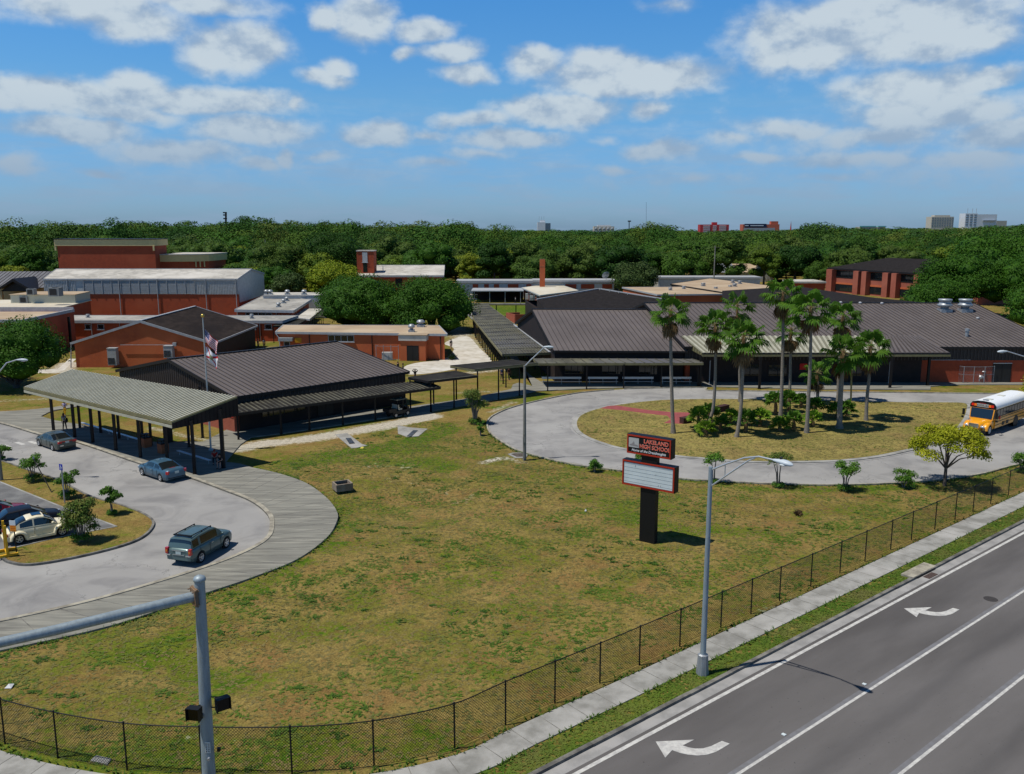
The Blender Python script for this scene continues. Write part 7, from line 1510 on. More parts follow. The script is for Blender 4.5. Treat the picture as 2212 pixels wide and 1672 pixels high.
def car(name, label, cat, p, heading, L, W_, paint, top, roof, cab, wr, axles, rocker=.22, win=None, wt=.72, plan=None, trunkglass=True, group=None, extras=None, archr=1.13, lowpaint=None, spokes=5):
    """local +x is forward; top: (x, deck height) along the body; roof: (x, roof height) along the cab; cab = (rear, rear roof, front roof, cowl)"""
    t = Thing(name, label, cat, tuple(p), heading, group, local=True)
    plan = plan or [(-L/2, .74), (-L/2+.12, .90), (-L/2+.5, .98), (0, 1.), (L/2-.9, .97), (L/2-.35, .88), (L/2-.08, .70), (L/2, .55)]
    xs = sorted(set([round(-L/2+L*k/60, 3) for k in range(61)])); secs = []
    for x in xs:
        w = interp(plan, x)*W_/2; zt = interp(top, x); zb = rocker+(.12 if abs(x) > L/2-.15 else 0)
        edge = 0
        arch = 0
        for ax in axles:
            d = abs(x-ax); ra = wr*archr
            if d < ra: arch = max(arch, wr+math.sqrt(ra*ra-d*d)*.98)
        zo = max(zb, arch)
        h = zt-zb; pr = [(0, zb), (w*.55, zb), (w*.62, max(zb, arch)), (w*.985, zo), (w*1.0, max(zo+.01, zb+h*.38)), (w*1.0, max(zo+.02, zb+h*.55)), (w*.965, max(zo+.03, zt-.10)), (w*.90, zt-.015), (w*.55, zt+.035), (0, zt+.045)]
        secs.append([Vector((x, y, z)) for y, z in pr]+[Vector((x, -y, z)) for y, z in reversed(pr[1:-1])])
    m = MB(); m.loft(secs); body = t.part('body', m, paint)
    m = MB(); m.box((0, 0, rocker+.14), (L*.82, W_*.60, .3)); m.box((0, 0, rocker+.0), (L*.7, W_*.72, .06)); t.part('underbody', m, M['black'])
    # cabin
    xr, xrr, xfr, xc = cab; xs = sorted(set([round(lerp(xr, xrr, k/5), 3) for k in range(6)]+[round(lerp(xrr, xfr, k/12), 3) for k in range(13)]+[round(lerp(xfr, xc, k/6), 3) for k in range(7)]))
    zmax = max(z for _, z in roof); S = []
    for x in xs:
        zb = interp(top, x)-.01; zr = max(interp(roof, x), zb+.02); wb = interp(plan, x)*W_/2*.935; f = (zr-zb)/(zmax-zb); w_t = lerp(wb, wb*wt/.935*1.0, min(1, f))
        P = lambda f_: Vector((x, lerp(wb, w_t, f_), lerp(zb, zr-.05, f_)))
        S.append([P(0), P(.10), P(.86), P(1.), Vector((x, w_t*.86, zr-.005)), Vector((x, w_t*.45, zr+.02)), Vector((x, 0, zr+.025))])
    mr, mside, mfront, mrear = MB(), [], MB(), MB()
    win = win or [(xrr+.05, -.02), (.05, xfr-.02)]
    sw = {}
    for i in range(len(xs)-1):
        xm = (xs[i]+xs[i+1])/2
        for s in (1, -1):
            a = [Vector((v.x, v.y*s, v.z)) for v in S[i]]; b = [Vector((v.x, v.y*s, v.z)) for v in S[i+1]]
            for k in range(6):
                q = [a[k], b[k], b[k+1], a[k+1]]; q = q if s > 0 else q[::-1]
                tgt, fl_ = mr, 0
                if k == 1:
                    for wi, (w0, w1) in enumerate(win):
                        if w0 <= xm <= w1: tgt = sw.setdefault((wi, s), MB())
                if k >= 3 and not (k == 3 and (xm > xfr or xm < xrr) and False):
                    if xm > xfr+.03 and xm < xc-.0: tgt = mfront if k > 3 or True else mr
                    elif xm < xrr-.03 and xm > xr+.06 and trunkglass: tgt = mrear
                tgt.add(q, [(0, 1, 2, 3)], 0, tgt is mr)
    for s_ in (S[0], S[-1]):
        ring = s_+[Vector((v.x, -v.y, v.z)) for v in reversed(s_[:-1])]; (mr if trunkglass or s_ is S[-1] else mr).poly(ring if s_ is S[-1] else ring[::-1])
    rf = t.part('roof', mr, paint)
    if mfront.v: t.part('windscreen', mfront, M['cglass'])
    if mrear.v: t.part('rear_window', mrear, M['cglass'])
    for k in sw: t.part('side_window', sw[k], M['cglass'])
    for ax in axles:
        for s in (1, -1): wheel(t, ax, s*(W_/2-.12), wr, .22, spokes)
    for s in (1, -1):
        m = MB(); m.ell((xc-.28, s*(W_/2+.06), interp(top, xc-.3)+.10), (.09, .10, .075)); t.part('mirror', m, paint)
        m = MB(); m.box((L/2-.20, s*W_*.34, interp(top, L/2-.2)-.12), (.30, .30, .12), -s*R(28)); t.part('headlight', m, M['head'])
    return t
def tl(t, x, y, z, d, name='taillight', mat='tail', rz=0, label=None): m = MB(); m.box((x, y, z), d, rz); return t.part(name, m, M[mat], label)
def doorlines(t, xs, W_, z0, z1):
    m = MB(); [m.box((x, s*(W_/2+.0), (z0+z1)/2), (.018, .012, z1-z0)) for x in xs for s in (1, -1)]; t.part('door_gap', m, M['black'])
    for x in xs[1:]:
        for s in (1, -1): m = MB(); m.box((x+.22, s*(W_/2+.005), z1-.1), (.18, .03, .035)); t.part('handle', m, M['chrome'])
# sedans
def sedan(label, p, hd, paint, kind):
    L, W_ = (4.9, 1.86) if kind == 'a' else (4.83, 1.83)
    top = [(-L/2, .82), (-L/2+.05, 1.0), (-L/2+.45, 1.03), (-L/2+1.1, 1.0), (0, .96), (L/2-1.5, .96), (L/2-.9, .90), (L/2-.3, .78), (L/2, .60)]
    roof = [(-1.72, 1.02), (-1.25, 1.22), (-.85, 1.39), (-.2, 1.45), (.35, 1.43), (.75, 1.30), (1.35, .98)]
    t = car('parked_car', label, 'car', p, hd, L, W_, paint, top, roof, (-1.72, -.85, .35, 1.35), .33, (-1.38, 1.42), win=[(-1.15, -.42), (-.36, .62)])
    doorlines(t, (-.95, -.35, .75), W_, .35, .92)
    for s in (1, -1):
        if kind == 'a': tl(t, -L/2+.04, s*.58, .86, (.12, .5, .17), rz=s*R(12))
        else: tl(t, -L/2+.10, s*.72, .84, (.22, .28, .22), rz=s*R(25))
    tl(t, -L/2-.01, 0, .80 if kind == 'b' else .84, (.03, .34, .17), 'number_plate', 'plate'); 
    if kind == 'a': tl(t, -L/2+.02, 0, .90, (.06, .66, .07), 'boot_trim', 'tail'); tl(t, -L/2+.0, .5, .57, (.05, .3, .08), 'reflector', 'chrome')
    else: tl(t, -1.78, 0, 1.06, (.06, .5, .03), 'brake_light', 'tail')
    m = MB(); m.box((-L/2+.02, 0, .40), (.1, 1.5, .05)); t.part('bumper_line', m, M['black']); m = MB(); m.box((0, 0, 1.475), (.12, .06, .06)); t.part('antenna', m, paint); return t
sedan('dark grey green saloon car parked at the kerb by the far canopy posts', (-42.35, 79.35, 0), R(141), paintm('paint_greygreen', (.070, .088, .080)), 'a')
sedan('blue saloon car parked at the kerb beside the canopy', (-28.65, 69.45, 0), R(141), paintm('paint_blue', (.055, .125, .185)), 'b')
# SUV
L, W_ = 4.45, 1.82; pnt = paintm('paint_teal', (.095, .15, .15))
top = [(-L/2, .98), (-L/2+.08, 1.12), (-1.5, 1.13), (.4, 1.10), (1.05, 1.08), (1.6, 1.05), (L/2-.3, .98), (L/2-.05, .85), (L/2, .72)]
roof = [(-2.12, 1.15), (-2.02, 1.5), (-1.92, 1.70), (-1.2, 1.77), (-.2, 1.78), (.35, 1.73), (.7, 1.55), (1.15, 1.10)]
t = car('parked_car', 'teal green four wheel drive car with roof rack turning on the drive', 'car', (-19.3, 52.05, 0), R(74), L, W_, pnt, top, roof, (-2.12, -1.92, .35, 1.15), .37, (-1.28, 1.34), rocker=.32, win=[(-1.86, -1.38), (-1.22, -.42), (-.34, .52)], wt=.80, plan=[(-L/2, .90), (-L/2+.15, .97), (0, 1.), (L/2-.6, .98), (L/2-.15, .86), (L/2, .68)], archr=1.15)
doorlines(t, (-1.3, -.38, .72), W_, .45, 1.05)
for s in (1, -1): tl(t, -L/2+.03, s*.80, 1.0, (.16, .18, .36)); tl(t, -L/2-.055, s*.79, .98, (.02, .1, .12), 'indicator', 'amber'); tl(t, -L/2-.03, s*.68, .76, (.1, .3, .07), 'bumper_glint', 'chrome')
tl(t, -L/2-.02, 0, .90, (.03, .36, .18), 'number_plate', 'plate'); tl(t, -L/2-.02, 0, 1.04, (.03, .9, .03), 'chrome_strip', 'chrome'); tl(t, -L/2-.02, 0, .78, (.04, .8, .03), 'chrome_strip', 'chrome'); tl(t, -L/2+.02, 0, .55, (.22, 1.7, .28), 'bumper', 'plastic') if 'plastic' in M else None
m = MB()
for s in (1, -1): m.beam((-1.75, s*.58, 1.84), (.25, s*.58, 1.83), .04, .05); [m.box((x, s*.58, 1.80), (.08, .05, .07)) for x in (-1.7, -.7, .2)]
m.beam((-1.75, -.6, 1.84), (-1.75, .6, 1.84), .14, .06); t.part('roof_rack', m, M['black'])
# beetle
L, W_ = 4.1, 1.50; pnt = mk('paint_cream', (.80, .72, .50), rough=.35, coat=.3, spec=.4)
top = [(-L/2, .60), (-L/2+.12, .74), (-L/2+.5, .92), (-1.2, 1.0), (0, .98), (.9, .97), (1.4, .93), (1.8, .74), (L/2, .50)]
roof = [(-1.72, .92), (-1.50, 1.14), (-1.15, 1.38), (-.6, 1.55), (-.1, 1.60), (.3, 1.55), (.65, 1.36), (1.02, .98)]
t = car('parked_car', 'cream rounded two door car parked by the grass strip', 'car', (-30.85, 54.75, .13), R(38), L, W_, pnt, top, roof, (-1.72, -.75, .28, 1.02), .33, (-1.24, 1.25), rocker=.22, win=[(-1.10, -.42), (-.34, .72)], wt=.74, plan=[(-L/2, .60), (-L/2+.2, .80), (-1.2, .96), (0, 1.), (1.2, .92), (L/2-.25, .72), (L/2, .5)], archr=1.05)
for ax in (-1.24, 1.25):
    for s in (1, -1):
        m = MB(); n = 14; secs = []
        for k in range(n+1):
            a = math.pi*k/n; c_, s_ = math.cos(a), math.sin(a); ro, ri = .55, .385
            secs.append([Vector((ax+c_*ri, s*.60, .33+s_*ri)), Vector((ax+c_*ro*1.02, s*.60, .33+s_*ro*1.02)), Vector((ax+c_*ro*.96, s*.82, .33+s_*ro*.96)), Vector((ax+c_*(ri+.06), s*.885, .33+s_*(ri+.06))), Vector((ax+c_*ri, s*.87, .33+s_*ri))])
        m.loft(secs); t.part('wing', m, pnt)
for s in (1, -1):
    m = MB(); m.box((0, s*.77, .30), (1.7, .14, .16)); t.part('sill', m, pnt)
    tl(t, -L/2+.12, s*.62, .68, (.14, .16, .16)); tl(t, L/2-.30, s*.60, .66, (.2, .2, .18), 'lamp', 'head')
m = MB(); m.box((-.1, 0, 1.63), (.55, .62, .02)); t.part('sunroof', m, M['cglass']); m = MB(); m.box((-.35, s*-.0, .75), (.02, 1.52, .5)); m.box((-.05, -.765, .80), (.2, .03, .035)); t.part('door_gap', m, M['chrome'])
m = MB(); m.box((-L/2-.02, 0, .42), (.1, 1.2, .10)); t.part('bumper', m, pnt)
# dark and red cars behind it
def simple_car(label, p, hd, paint): 
    L, W_ = 4.6, 1.8
    top = [(-L/2, .75), (-L/2+.3, .95), (0, .95), (L/2-1.3, .94), (L/2-.3, .78), (L/2, .58)]; roof = [(-1.7, .97), (-1., 1.38), (0, 1.44), (.4, 1.4), (1.25, .97)]
    t = car('parked_car', label, 'car', p, hd, L, W_, paint, top, roof, (-1.7, -1., .4, 1.25), .33, (-1.35, 1.35), win=[(-1.2, -.4), (-.3, .6)]); doorlines(t, (-.9, -.35, .7), W_, .35, .9); return t
v_ = Vector((-math.sin(R(38)), math.cos(R(38)), 0)); u_ = Vector((math.cos(R(38)), math.sin(R(38)), 0)); c0 = Vector((-30.85, 54.75, .13))
simple_car('black car parked right behind the cream car', c0+v_*2.75-u_*.35, R(38), mk('paint_black', (.006, .007, .012), rough=.4, spec=.3))
simple_car('dark red car whose nose shows at the left edge', c0+v_*5.5-u_*1.9, R(38), paintm('paint_red', (.22, .008, .018)))
# ---------------------------------------------------------------- school bus
yel = mk('bus_yellow', (.80, .33, .006), rough=.35, coat=.5, spec=.5); wht = mk('bus_roof', (.80, .82, .82), rough=.4)
axf = Vector((46.0, 84.75, 0)); hd = R(221); fw_ = Vector((math.cos(hd), math.sin(hd), 0))
t = Thing('school_bus', 'yellow school bus with white roof driving around the loop behind the small tree', 'bus', tuple(axf), hd, None, local=True)
# local: x forward, front axle at 0 ; cab front (windscreen foot) at -.55 ; nose at +1.15 ; rear at -9.4
W2 = 1.2
def sec(x, w, z0, zt, rnd=.32):
    pr = [(0, z0), (w, z0), (w, z0+.8), (w, zt-rnd*1.3), (w*.97, zt-rnd*.6), (w*.86, zt-rnd*.22), (w*.6, zt-.04), (0, zt)]
    return [Vector((x, y, z)) for y, z in pr]+[Vector((x, -y, z)) for y, z in reversed(pr[1:-1])]
xsb = [-9.4, -6.9, -6.85, -5.75, -5.7, -.62]
m = MB(); m.loft([sec(x, W2, .55, 2.78) for x in (-9.4, -.95)], 0, False); body = t.part('body', m, yel)
m = MB(); m.loft([[Vector((x, y, z)) for y, z in ((1.215, 2.45), (1.2, 2.72), (1.02, 3.0), (.6, 3.12), (0, 3.15), (-.6, 3.12), (-1.02, 3.0), (-1.2, 2.72), (-1.215, 2.45))] for x in (-9.42, -.92)]); rf = t.part('roof', m, wht)
m = MB(); m.loft([[Vector((x0, y, z)) for (y, z), x0 in zip(((1.2, 2.45), (1.19, 2.74), (1.0, 3.0), (.6, 3.11), (0, 3.14), (-.6, 3.11), (-1.0, 3.0), (-1.19, 2.74), (-1.2, 2.45)), [xx]*9)] for xx in (-.94, -.72)]); t.part('front_cap', m, M['black'])
for x in (-2.2, -5.2): m = MB(); m.box((x, 0, 3.16), (.6, .6, .06)); t.part('roof_hatch', m, mk('hatch', (.55, .56, .50), rough=.6), parent=rf)
m = MB(); m.box((-1.35, 0, 3.19), (.35, .45, .08)); t.part('strobe_base', m, M['galv'], parent=rf)
m = MB(); m.add([(-.95, W2, 1.5), (-.95, -W2, 1.5), (-.95, -W2, 2.5), (-.95, W2, 2.5), (-.50, 1.08, 1.35), (-.50, -1.08, 1.35), (-.74, -1.14, 2.5), (-.74, 1.14, 2.5)], [(4, 7, 6, 5), (0, 3, 7, 4), (1, 5, 6, 2)]); t.part('cowl_frame', m, yel)
m = MB(); m.add([(-.485, 1.0, 1.50), (-.715, 1.05, 2.42), (-.715, -1.05, 2.42), (-.485, -1.0, 1.50)], [(0, 1, 2, 3)][:1]); m.add([(-.50, 1.0, 1.50), (-.73, 1.05, 2.42), (-.73, -1.05, 2.42), (-.50, -1.0, 1.50)], [(3, 2, 1, 0)]); t.part('windscreen', m, M['cglass'])
for s in (1, -1): m = MB(); m.add([(-.93, s*1.213, 1.55), (-.60, s*1.12, 1.5), (-.80, s*1.17, 2.4), (-.93, s*1.213, 2.4)], [(0, 1, 2, 3)]); t.part('quarter_window', m, M['cglass'])
# hood
def hs_(x, w, z0, z1): pr = [(0, z0), (w, z0), (w, lerp(z0, z1, .55)), (w*.93, z1-.12), (w*.6, z1-.01), (0, z1)]; return [Vector((x, y, z)) for y, z in pr]+[Vector((x, -y, z)) for y, z in reversed(pr[1:-1])]
m = MB(); m.loft([hs_(-.95, 1.12, .6, 1.50), hs_(-.5, 1.08, .6, 1.46), hs_(.2, .86, .6, 1.40), hs_(.85, .62, .6, 1.28), hs_(1.08, .52, .6, 1.12), hs_(1.14, .48, .65, .95)]); t.part('hood', m, yel)
for s in (1, -1):
    m = MB(); n = 12; secs = []
    for k in range(n+1):
        a = math.pi*(k/n)*.98; c_, s_ = math.cos(a), math.sin(a); ro, ri = .78, .58
        secs.append([Vector((c_*ri, s*.55, .5+s_*ri)), Vector((c_*ro*1.1, s*.55, .5+s_*ro)), Vector((c_*ro, s*1.02, .5+s_*ro*.92)), Vector((c_*(ri+.08), s*1.17, .5+s_*(ri+.08))), Vector((c_*ri, s*1.17, .5+s_*ri))])
    m.loft(secs); t.part('wing', m, yel); m = MB(); m.ell((.86, s*.72, .88), (.12, .24, .13)); t.part('headlight', m, M['head'])
    wheel(t, 0, s*.98, .5, .28, 6); wheel(t, -6.3, s*.98, .5, .45, 6)
m = MB(); m.box((1.12, 0, .98), (.08, .9, .42)); gl = t.part('grille', m, M['chrome']); m = MB(); [m.box((1.165, 0, .83+k*.075), (.02, .8, .02)) for k in range(5)]; t.part('grille_bars', m, M['black'], parent=gl)
m = MB(); m.box((1.2, 0, .48), (.14, 2.3, .26)); t.part('bumper', m, M['black'])
m = MB(); m.box((-4.8, 0, .45), (8, 1.6, .4)); t.part('underbody', m, M['black'])
# sign board and lamps over the windscreen
m = MB(); m.box((-.705, 0, 2.72), (.03, 1.12, .30)); bd = t.part('name_board', m, mk('board_grey', (.42, .42, .40), rough=.6)); text('SCHOOL BUS', .24, -.685, 2.64, M['black'], 0, bd, .004, 0, 'CENTER', .80, rot=Matrix.Rotation(R(90), 4, 'Z'))
for s in (1, -1):
    m = MB(); m.box((-.70, s*.92, 2.73), (.05, .24, .24)); t.part('warning_lamp', m, mk('lamp_red', (.75, .03, .015), rough=.2), 'red outer warning lamp'); m = MB(); m.box((-.70, s*.67, 2.72), (.05, .22, .24)); t.part('warning_lamp', m, mk('lamp_amber', (.85, .20, .02), rough=.2), 'orange inner warning lamp')
    m = MB(); m.beam((-.75, s*1.15, 2.35), (-.2, s*1.55, 2.2), .03, .03); m.beam((-.6, s*1.12, 1.55), (-.2, s*1.52, 1.7), .03, .03); m.box((-.2, s*1.55, 1.95), (.10, .22, .62)); m.box((-.15, s*1.6, 1.45), (.1, .2, .2)); t.part('mirror', m, M['black'])
for k in range(3): m = MB(); m.box((-.70, (k-1)*.2, 2.93), (.05, .12, .05)); t.part('marker_lamp', m, M['tail'])
for s in (1, -1):
    m = MB(); m.box((-5.15, s*1.213, 2.0), (8.3, .02, .78)); bnd = t.part('window_band', m, M['black'])
    for k in range(11): m = MB(); m.box((-1.55-k*.73, s*1.224, 2.02), (.60, .012, .62)); t.part('window', m, M['cglass'], parent=bnd)
    for z in (1.48, 1.18, .86): m = MB(); m.box((-5.15, s*1.213, z), (8.35, .025, .05)); t.part('rub_rail', m, M['black'])
    for x in (-3.0, -4.0): m = MB(); m.box((x, s*1.215, .82), (.62, .02, .36)); t.part('vent_panel', m, M['black'])
    m = MB(); m.lathe([(.01, 0), (.64, 0)], 20, Matrix.Translation((-6.3, s*1.216, .52)) @ Matrix.Rotation(R(-90)*s, 4, 'X')); t.part('wheel_opening', m, M['black'])
m = MB(); m.lathe([(.01, 0), (.22, 0), (.22, .02), (.01, .02)], 8, Matrix.Translation((-1.9, 1.235, 1.55)) @ Matrix.Rotation(R(-90), 4, 'X')); t.part('stop_arm', m, mk('stop_red', (.55, .02, .02), rough=.4))
# golf cart under the office walkway
p = g(860, 898, .1); t = Thing('golf_cart', 'dark utility cart parked in the shade at the end of the office walkway', 'golf cart', p, R(50), None, local=True)
m = MB(); m.box((0, 0, .5), (2.4, 1.2, .35)); m.box((1.0, 0, .75), (.3, 1.1, .4)); m.box((-1.2, 0, .8), (.9, 1.2, .3)); t.part('body', m, M['door']); m = MB(); m.box((.1, 0, 1.85), (1.5, 1.2, .06)); t.part('roof', m, M['tand'])
m = MB(); [m.beam((x, s*.55, .7), (x*.85, s*.52, 1.85), .04, .04) for x in (-.6, .8) for s in (1, -1)]; t.part('frame', m, M['black']); m = MB(); m.box((-.1, 0, .8), (.5, 1.0, .15)); m.box((-.35, 0, 1.05), (.12, 1.0, .5)); t.part('seat', m, M['cream'])
for x in (-.85, .85):
    for s in (1, -1): wheel(t, x, s*.55, .26, .18, 5)
# ================================================================ PEOPLE
def skinm(name, c): return mk(name, c, rough=.7)
def figure(label, loc, rz, pose, skin, shirt, pants, hair, hairlen=0, shoes=(.02, .02, .02), h=1.68, longp=True, longs=False, extra=None, group=None):
    s = h/1.74; J = dict(pel=(0, 0, .95), sp=(0, 0, 1.15), ch=(0, 0, 1.38), nk=(0, 0, 1.50), hd=(0, .02, 1.62), top=(0, .01, 1.72))
    for sd, k in ((-1, 'L'), (1, 'R')):
        J.update({'sh'+k: (sd*.17, 0, 1.42), 'el'+k: (sd*.22, .0, 1.14), 'wr'+k: (sd*.24, .05, .90), 'hp'+k: (sd*.09, 0, .90), 'kn'+k: (sd*.10, .02, .50), 'an'+k: (sd*.10, 0, .09), 'to'+k: (sd*.11, .16, .04)})
    J.update(pose); J = {k: Vector(v)*s for k, v in J.items()}
    t = Thing('person', label, 'person', tuple(loc), rz, group, local=True)
    def skin_obj(name, chain, rad, mat, sub=1):
        names = []; [names.append(n) for ed in chain for n in ed if n not in names]; me = bpy.data.meshes.new(name)
        me.from_pydata([X_[n] for n in names], [(names.index(a), names.index(b)) for a, b in chain], []); me.materials.append(mat)
        o = bpy.data.objects.new(name, me); COL.objects.link(o); o.parent = t.o; mo = o.modifiers.new('skin', 'SKIN'); mo.use_smooth_shade = True
        for i, n in enumerate(names): r = rad(n)*s; sv = me.skin_vertices[0].data[i]; sv.radius = (r, r*.8 if n in ('pel', 'sp', 'ch') else r); sv.use_root = (i == 0)
        if sub: o.modifiers.new('sub', 'SUBSURF').levels = 1; o.modifiers['sub'].render_levels = 1
        return o
    X_ = dict(J); ch = [('pel', 'sp'), ('sp', 'ch'), ('ch', 'nk'), ('nk', 'hd'), ('hd', 'top')]
    for k in 'LR':
        ch += [('ch', 'sh'+k), ('sh'+k, 'el'+k), ('el'+k, 'wr'+k), ('pel', 'hp'+k), ('hp'+k, 'kn'+k), ('kn'+k, 'an'+k), ('an'+k, 'to'+k)]
        d = (J['wr'+k]-J['el'+k]).normalized(); sd = -1 if k == 'L' else 1; f = Vector((0, 1, 0)); f = (f-d*f.dot(d)); f = f.normalized() if f.length > .1 else Vector((1, 0, 0))
        X_['pm'+k] = J['wr'+k]+d*.07*s; ch.append(('wr'+k, 'pm'+k))
        for q in range(4): X_['f%d%s' % (q, k)] = X_['pm'+k]+(d*(.085-.008*abs(q-1.3))+f*(q-1.5)*.022)*s; ch.append(('pm'+k, 'f%d%s' % (q, k)))
        X_['th'+k] = J['wr'+k]+(d*.06+f*.05)*s; ch.append(('wr'+k, 'th'+k))
    RB = dict(pel=.125, sp=.115, ch=.13, nk=.055, hd=.10, top=.075, shL=.06, shR=.06, elL=.042, elR=.042, wrL=.03, wrR=.03, hpL=.085, hpR=.085, knL=.062, knR=.062, anL=.042, anR=.042, toL=.035, toR=.035, pmL=.032, pmR=.032, thL=.011, thR=.011)
    skin_obj('body', ch, lambda n: RB.get(n, .0095), skin)
    c2 = [('pel', 'sp'), ('sp', 'ch'), ('ch', 'nk2')]; X_['nk2'] = J['nk']-Vector((0, 0, .03))*s
    for k in 'LR':
        X_['se'+k] = J['sh'+k].lerp(J['el'+k], .6 if not longs else .98); c2 += [('ch', 'sh'+k), ('sh'+k, 'se'+k)]
        if longs: X_['sw'+k] = J['el'+k].lerp(J['wr'+k], .9); c2.append(('se'+k, 'sw'+k))
    skin_obj('shirt', c2, lambda n: dict(pel=.145, sp=.135, ch=.15, nk2=.07).get(n, .075 if n[:2] == 'sh' else (.06 if n[:2] == 'se' else .045)), shirt)
    c3 = []; X_['wst'] = J['pel']+Vector((0, 0, .06))*s; c3.append(('wst', 'pel'))
    for k in 'LR':
        X_['le'+k] = J['kn'+k].lerp(J['an'+k], .92 if longp else .05); c3 += [('pel', 'hp'+k), ('hp'+k, 'kn'+k if longp else 'le'+k)]
        if longp: c3.append(('kn'+k, 'le'+k))
    skin_obj('trousers', c3, lambda n: dict(wst=.14, pel=.145).get(n, .10 if n[:2] == 'hp' else (.075 if n[:2] == 'kn' else (.06 if longp else .09))), pants)
    for k in 'LR': m = MB(); a, b = J['an'+k], J['to'+k]; m.tube([a-Vector((0, .06*s, .05*s)), a.lerp(b, .5)-Vector((0, 0, .02*s)), b+Vector((0, .02*s, 0))], [.045*s, .052*s, .035*s], 7); t.part('shoe', m, skinm('shoe', shoes))
    m = MB(); c = J['hd']; up = (J['top']-J['hd']).normalized(); m.ell(c+up*.045*s-Vector((0, .025*s, 0)), (.105*s, .115*s, .11*s))
    if hairlen: m.loft([[c+Vector((math.cos(a)*.10*w*s, -.07*s+math.sin(a)*.05*w*s, z*s)) for a in [2*math.pi*j/10 for j in range(10)]] for z, w in ((.08, 1), (-.05, 1.15), (-hairlen*.6, 1.1), (-hairlen, .5))])
    t.part('hair', m, skinm('hair', hair))
    m = MB(); m.ell(c+Vector((0, .098*s, .0)), (.014*s, .02*s, .022*s), 6, 4); [m.ell(c+Vector((q*.035*s, .088*s, .03*s)), (.012*s, .01*s, .008*s), 6, 4) for q in (-1, 1)]; m.box(c+Vector((0, .09*s, -.045*s)), (.05*s, .01*s, .01*s)); t.part('face', m, skinm('face_dark', (.10, .04, .03)))
    return t, J, s
SKb = skinm('skin_brown', (.16, .075, .045)); SKp = skinm('skin_pale', (.45, .25, .18))
cl = lambda n, c, c2=None, sc=8: mk(n, c, c2, sc, .85)
p = g(141, 898, .0); figure('person in a white and purple shirt and bright yellow trousers on the canopy lawn', p, R(185), {'elL': (-.32, -.02, 1.22), 'wrL': (-.16, .14, 1.16), 'elR': (.32, -.02, 1.22), 'wrR': (.16, .14, 1.16), 'anL': (-.1, .22, .09), 'toL': (-.11, .38, .05), 'knL': (-.1, .14, .50), 'anR': (.1, -.2, .12), 'toR': (.11, -.06, .05)}, SKb, cl('shirt_purple', (.55, .53, .60), (.16, .10, .38), 5), cl('trousers_yellow', (.70, .38, .02)), (.02, .01, .008), .0, (.5, .5, .5), 1.62)
p = g(140, 929, .1); t, J, s = figure('person with long brown hair and a black shoulder bag walking past the canopy', p, R(10), {'anL': (-.1, -.18, .1), 'toL': (-.11, -.02, .04), 'anR': (.1, .24, .09), 'toR': (.11, .4, .05), 'knR': (.1, .14, .5)}, SKp, cl('shirt_greyp', (.30, .26, .28)), cl('trousers_black', (.012, .012, .014)), (.13, .05, .025), .38, (.3, .2, .2), 1.72)
m = MB(); m.ell((.28*s, -.05*s, 1.02*s), (.12, .2, .26)); m.tube([(.26*s, -.05*s, 1.2*s), (.17*s, .0, 1.47*s)], .02, 5); t.part('bag', m, M['black'])
SIT = {'pel': (0, 0, .50), 'sp': (0, .04, .70), 'ch': (0, .14, .90), 'nk': (0, .2, 1.01), 'hd': (0, .27, 1.12), 'top': (0, .29, 1.21), 'shL': (-.17, .14, .93), 'shR': (.17, .14, .93), 'elL': (-.22, .28, .70), 'elR': (.22, .28, .70), 'wrL': (-.08, .46, .66), 'wrR': (.08, .46, .66), 'hpL': (-.09, .02, .50), 'hpR': (.09, .02, .50), 'knL': (-.12, .46, .52), 'knR': (.12, .46, .52), 'anL': (-.12, .50, .09), 'anR': (.14, .44, .09), 'toL': (-.13, .66, .04), 'toR': (.15, .6, .04)}
p = g(461, 1003, .1); figure('person in a bright red shirt sitting at the end of the canopy bench', p+Vector((0, .4, 0)), R(200), SIT, SKp, cl('shirt_red', (.48, .02, .012)), cl('trousers_dark', (.012, .014, .02)), (.25, .03, .02), 0, (.02, .02, .02), 1.72, True, False, None, 'people sitting on the bench')
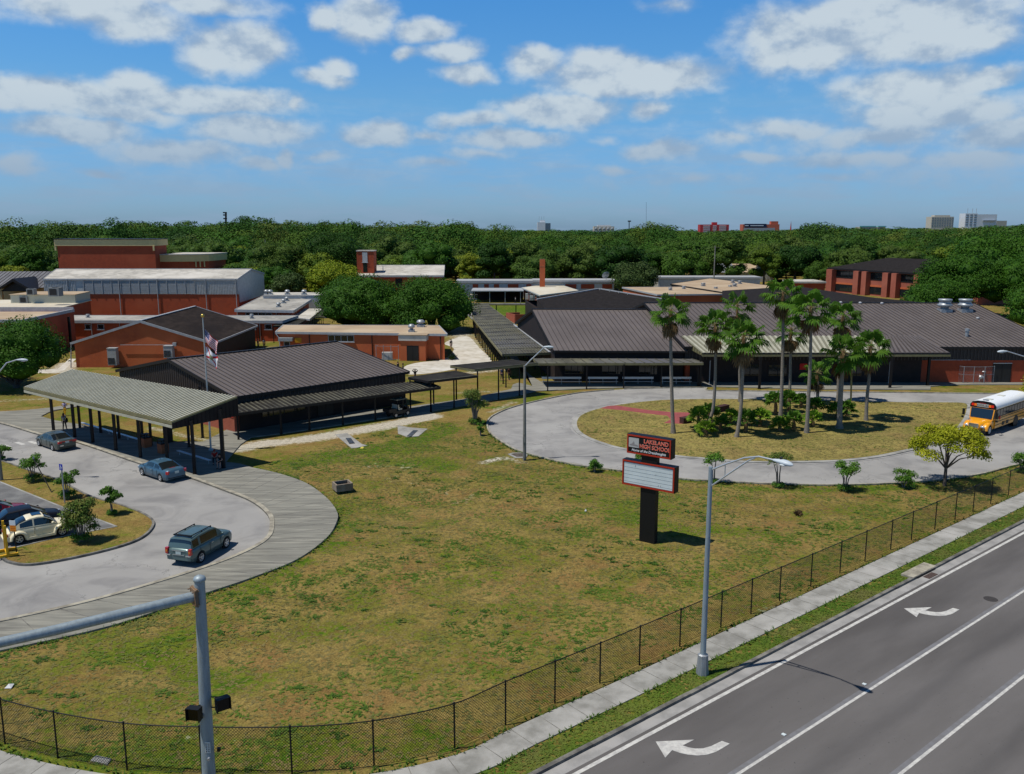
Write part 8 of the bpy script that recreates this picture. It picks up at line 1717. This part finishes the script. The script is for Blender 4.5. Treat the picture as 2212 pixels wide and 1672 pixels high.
p = g(470, 1011, .1); figure('person in a black shirt and grey shorts leaning forward on the bench', p+Vector((.25, .2, 0)), R(175), SIT, SKp, cl('shirt_black', (.008, .008, .010)), cl('shorts_grey', (.02, .02, .025)), (.03, .015, .01), 0, (.02, .02, .02), 1.78, False, False, None, 'people sitting on the bench')
p = g(897, 826, .0); figure('person in a black top with both hands on the head on the sandy path', p, R(0), {'elL': (-.36, .0, 1.52), 'wrL': (-.16, -.02, 1.76), 'elR': (.36, .0, 1.52), 'wrR': (.16, -.02, 1.76)}, SKb, cl('top_black', (.008, .008, .009)), cl('trousers_blk', (.01, .01, .012)), (.01, .008, .006), 0, (.02, .02, .02), 1.75, True, True)
p = g(974.5, 755, .0); t, J, s = figure('person with a black backpack and white shirt walking away up the path', p, R(0), {'anL': (-.1, -.2, .12), 'anR': (.1, .2, .09), 'toR': (.11, .36, .05)}, SKp, cl('shirt_w', (.55, .55, .58)), cl('shorts_pink', (.42, .28, .26)), (.03, .02, .015), 0, (.4, .2, .1), 1.75, False); m = MB(); m.ell((0, -.2, 1.25), (.17, .13, .24)); t.part('backpack', m, M['black'])
for i, (x, y, lab, sh) in enumerate(((1084, 822, 'left one of two people in the shade under the upper black canopy', (.02, .03, .07)), (1100, 821, 'right one of two people in the shade under the upper black canopy', (.03, .008, .008)), (860, 808, 'left one of two people whose heads show above the office roof', (.02, .022, .03)), (871, 812, 'right one of two people whose heads show above the office roof', (.03, .04, .06)), (558, 755, 'left one of two people on the lit grass behind the gable hall', (.02, .02, .03)), (571, 754, 'right one of two people on the lit grass behind the gable hall', (.10, .11, .14)))):
    p = g(x, y, .0); figure(lab, p, R(160+40*i), {'anL': (-.1, -.12, .1), 'anR': (.1, .14, .09)}, SKb if i % 2 else SKp, cl('shirt_%d' % i, sh), cl('trousers_%d' % i, (.015, .018, .028)), (.015, .01, .008), 0, (.05, .05, .05), 1.74, True, False)
p = at(1113.5, 651, 236); p.z = 0; figure('person in a white shirt walking through the dark covered court', (p.x, 236, 0), R(90), {'anL': (-.1, -.2, .1), 'anR': (.1, .22, .09)}, SKb, cl('shirt_wh', (.6, .62, .68)), cl('trousers_k', (.015, .018, .028)), (.015, .01, .008), 0, (.05, .05, .05), 1.8)
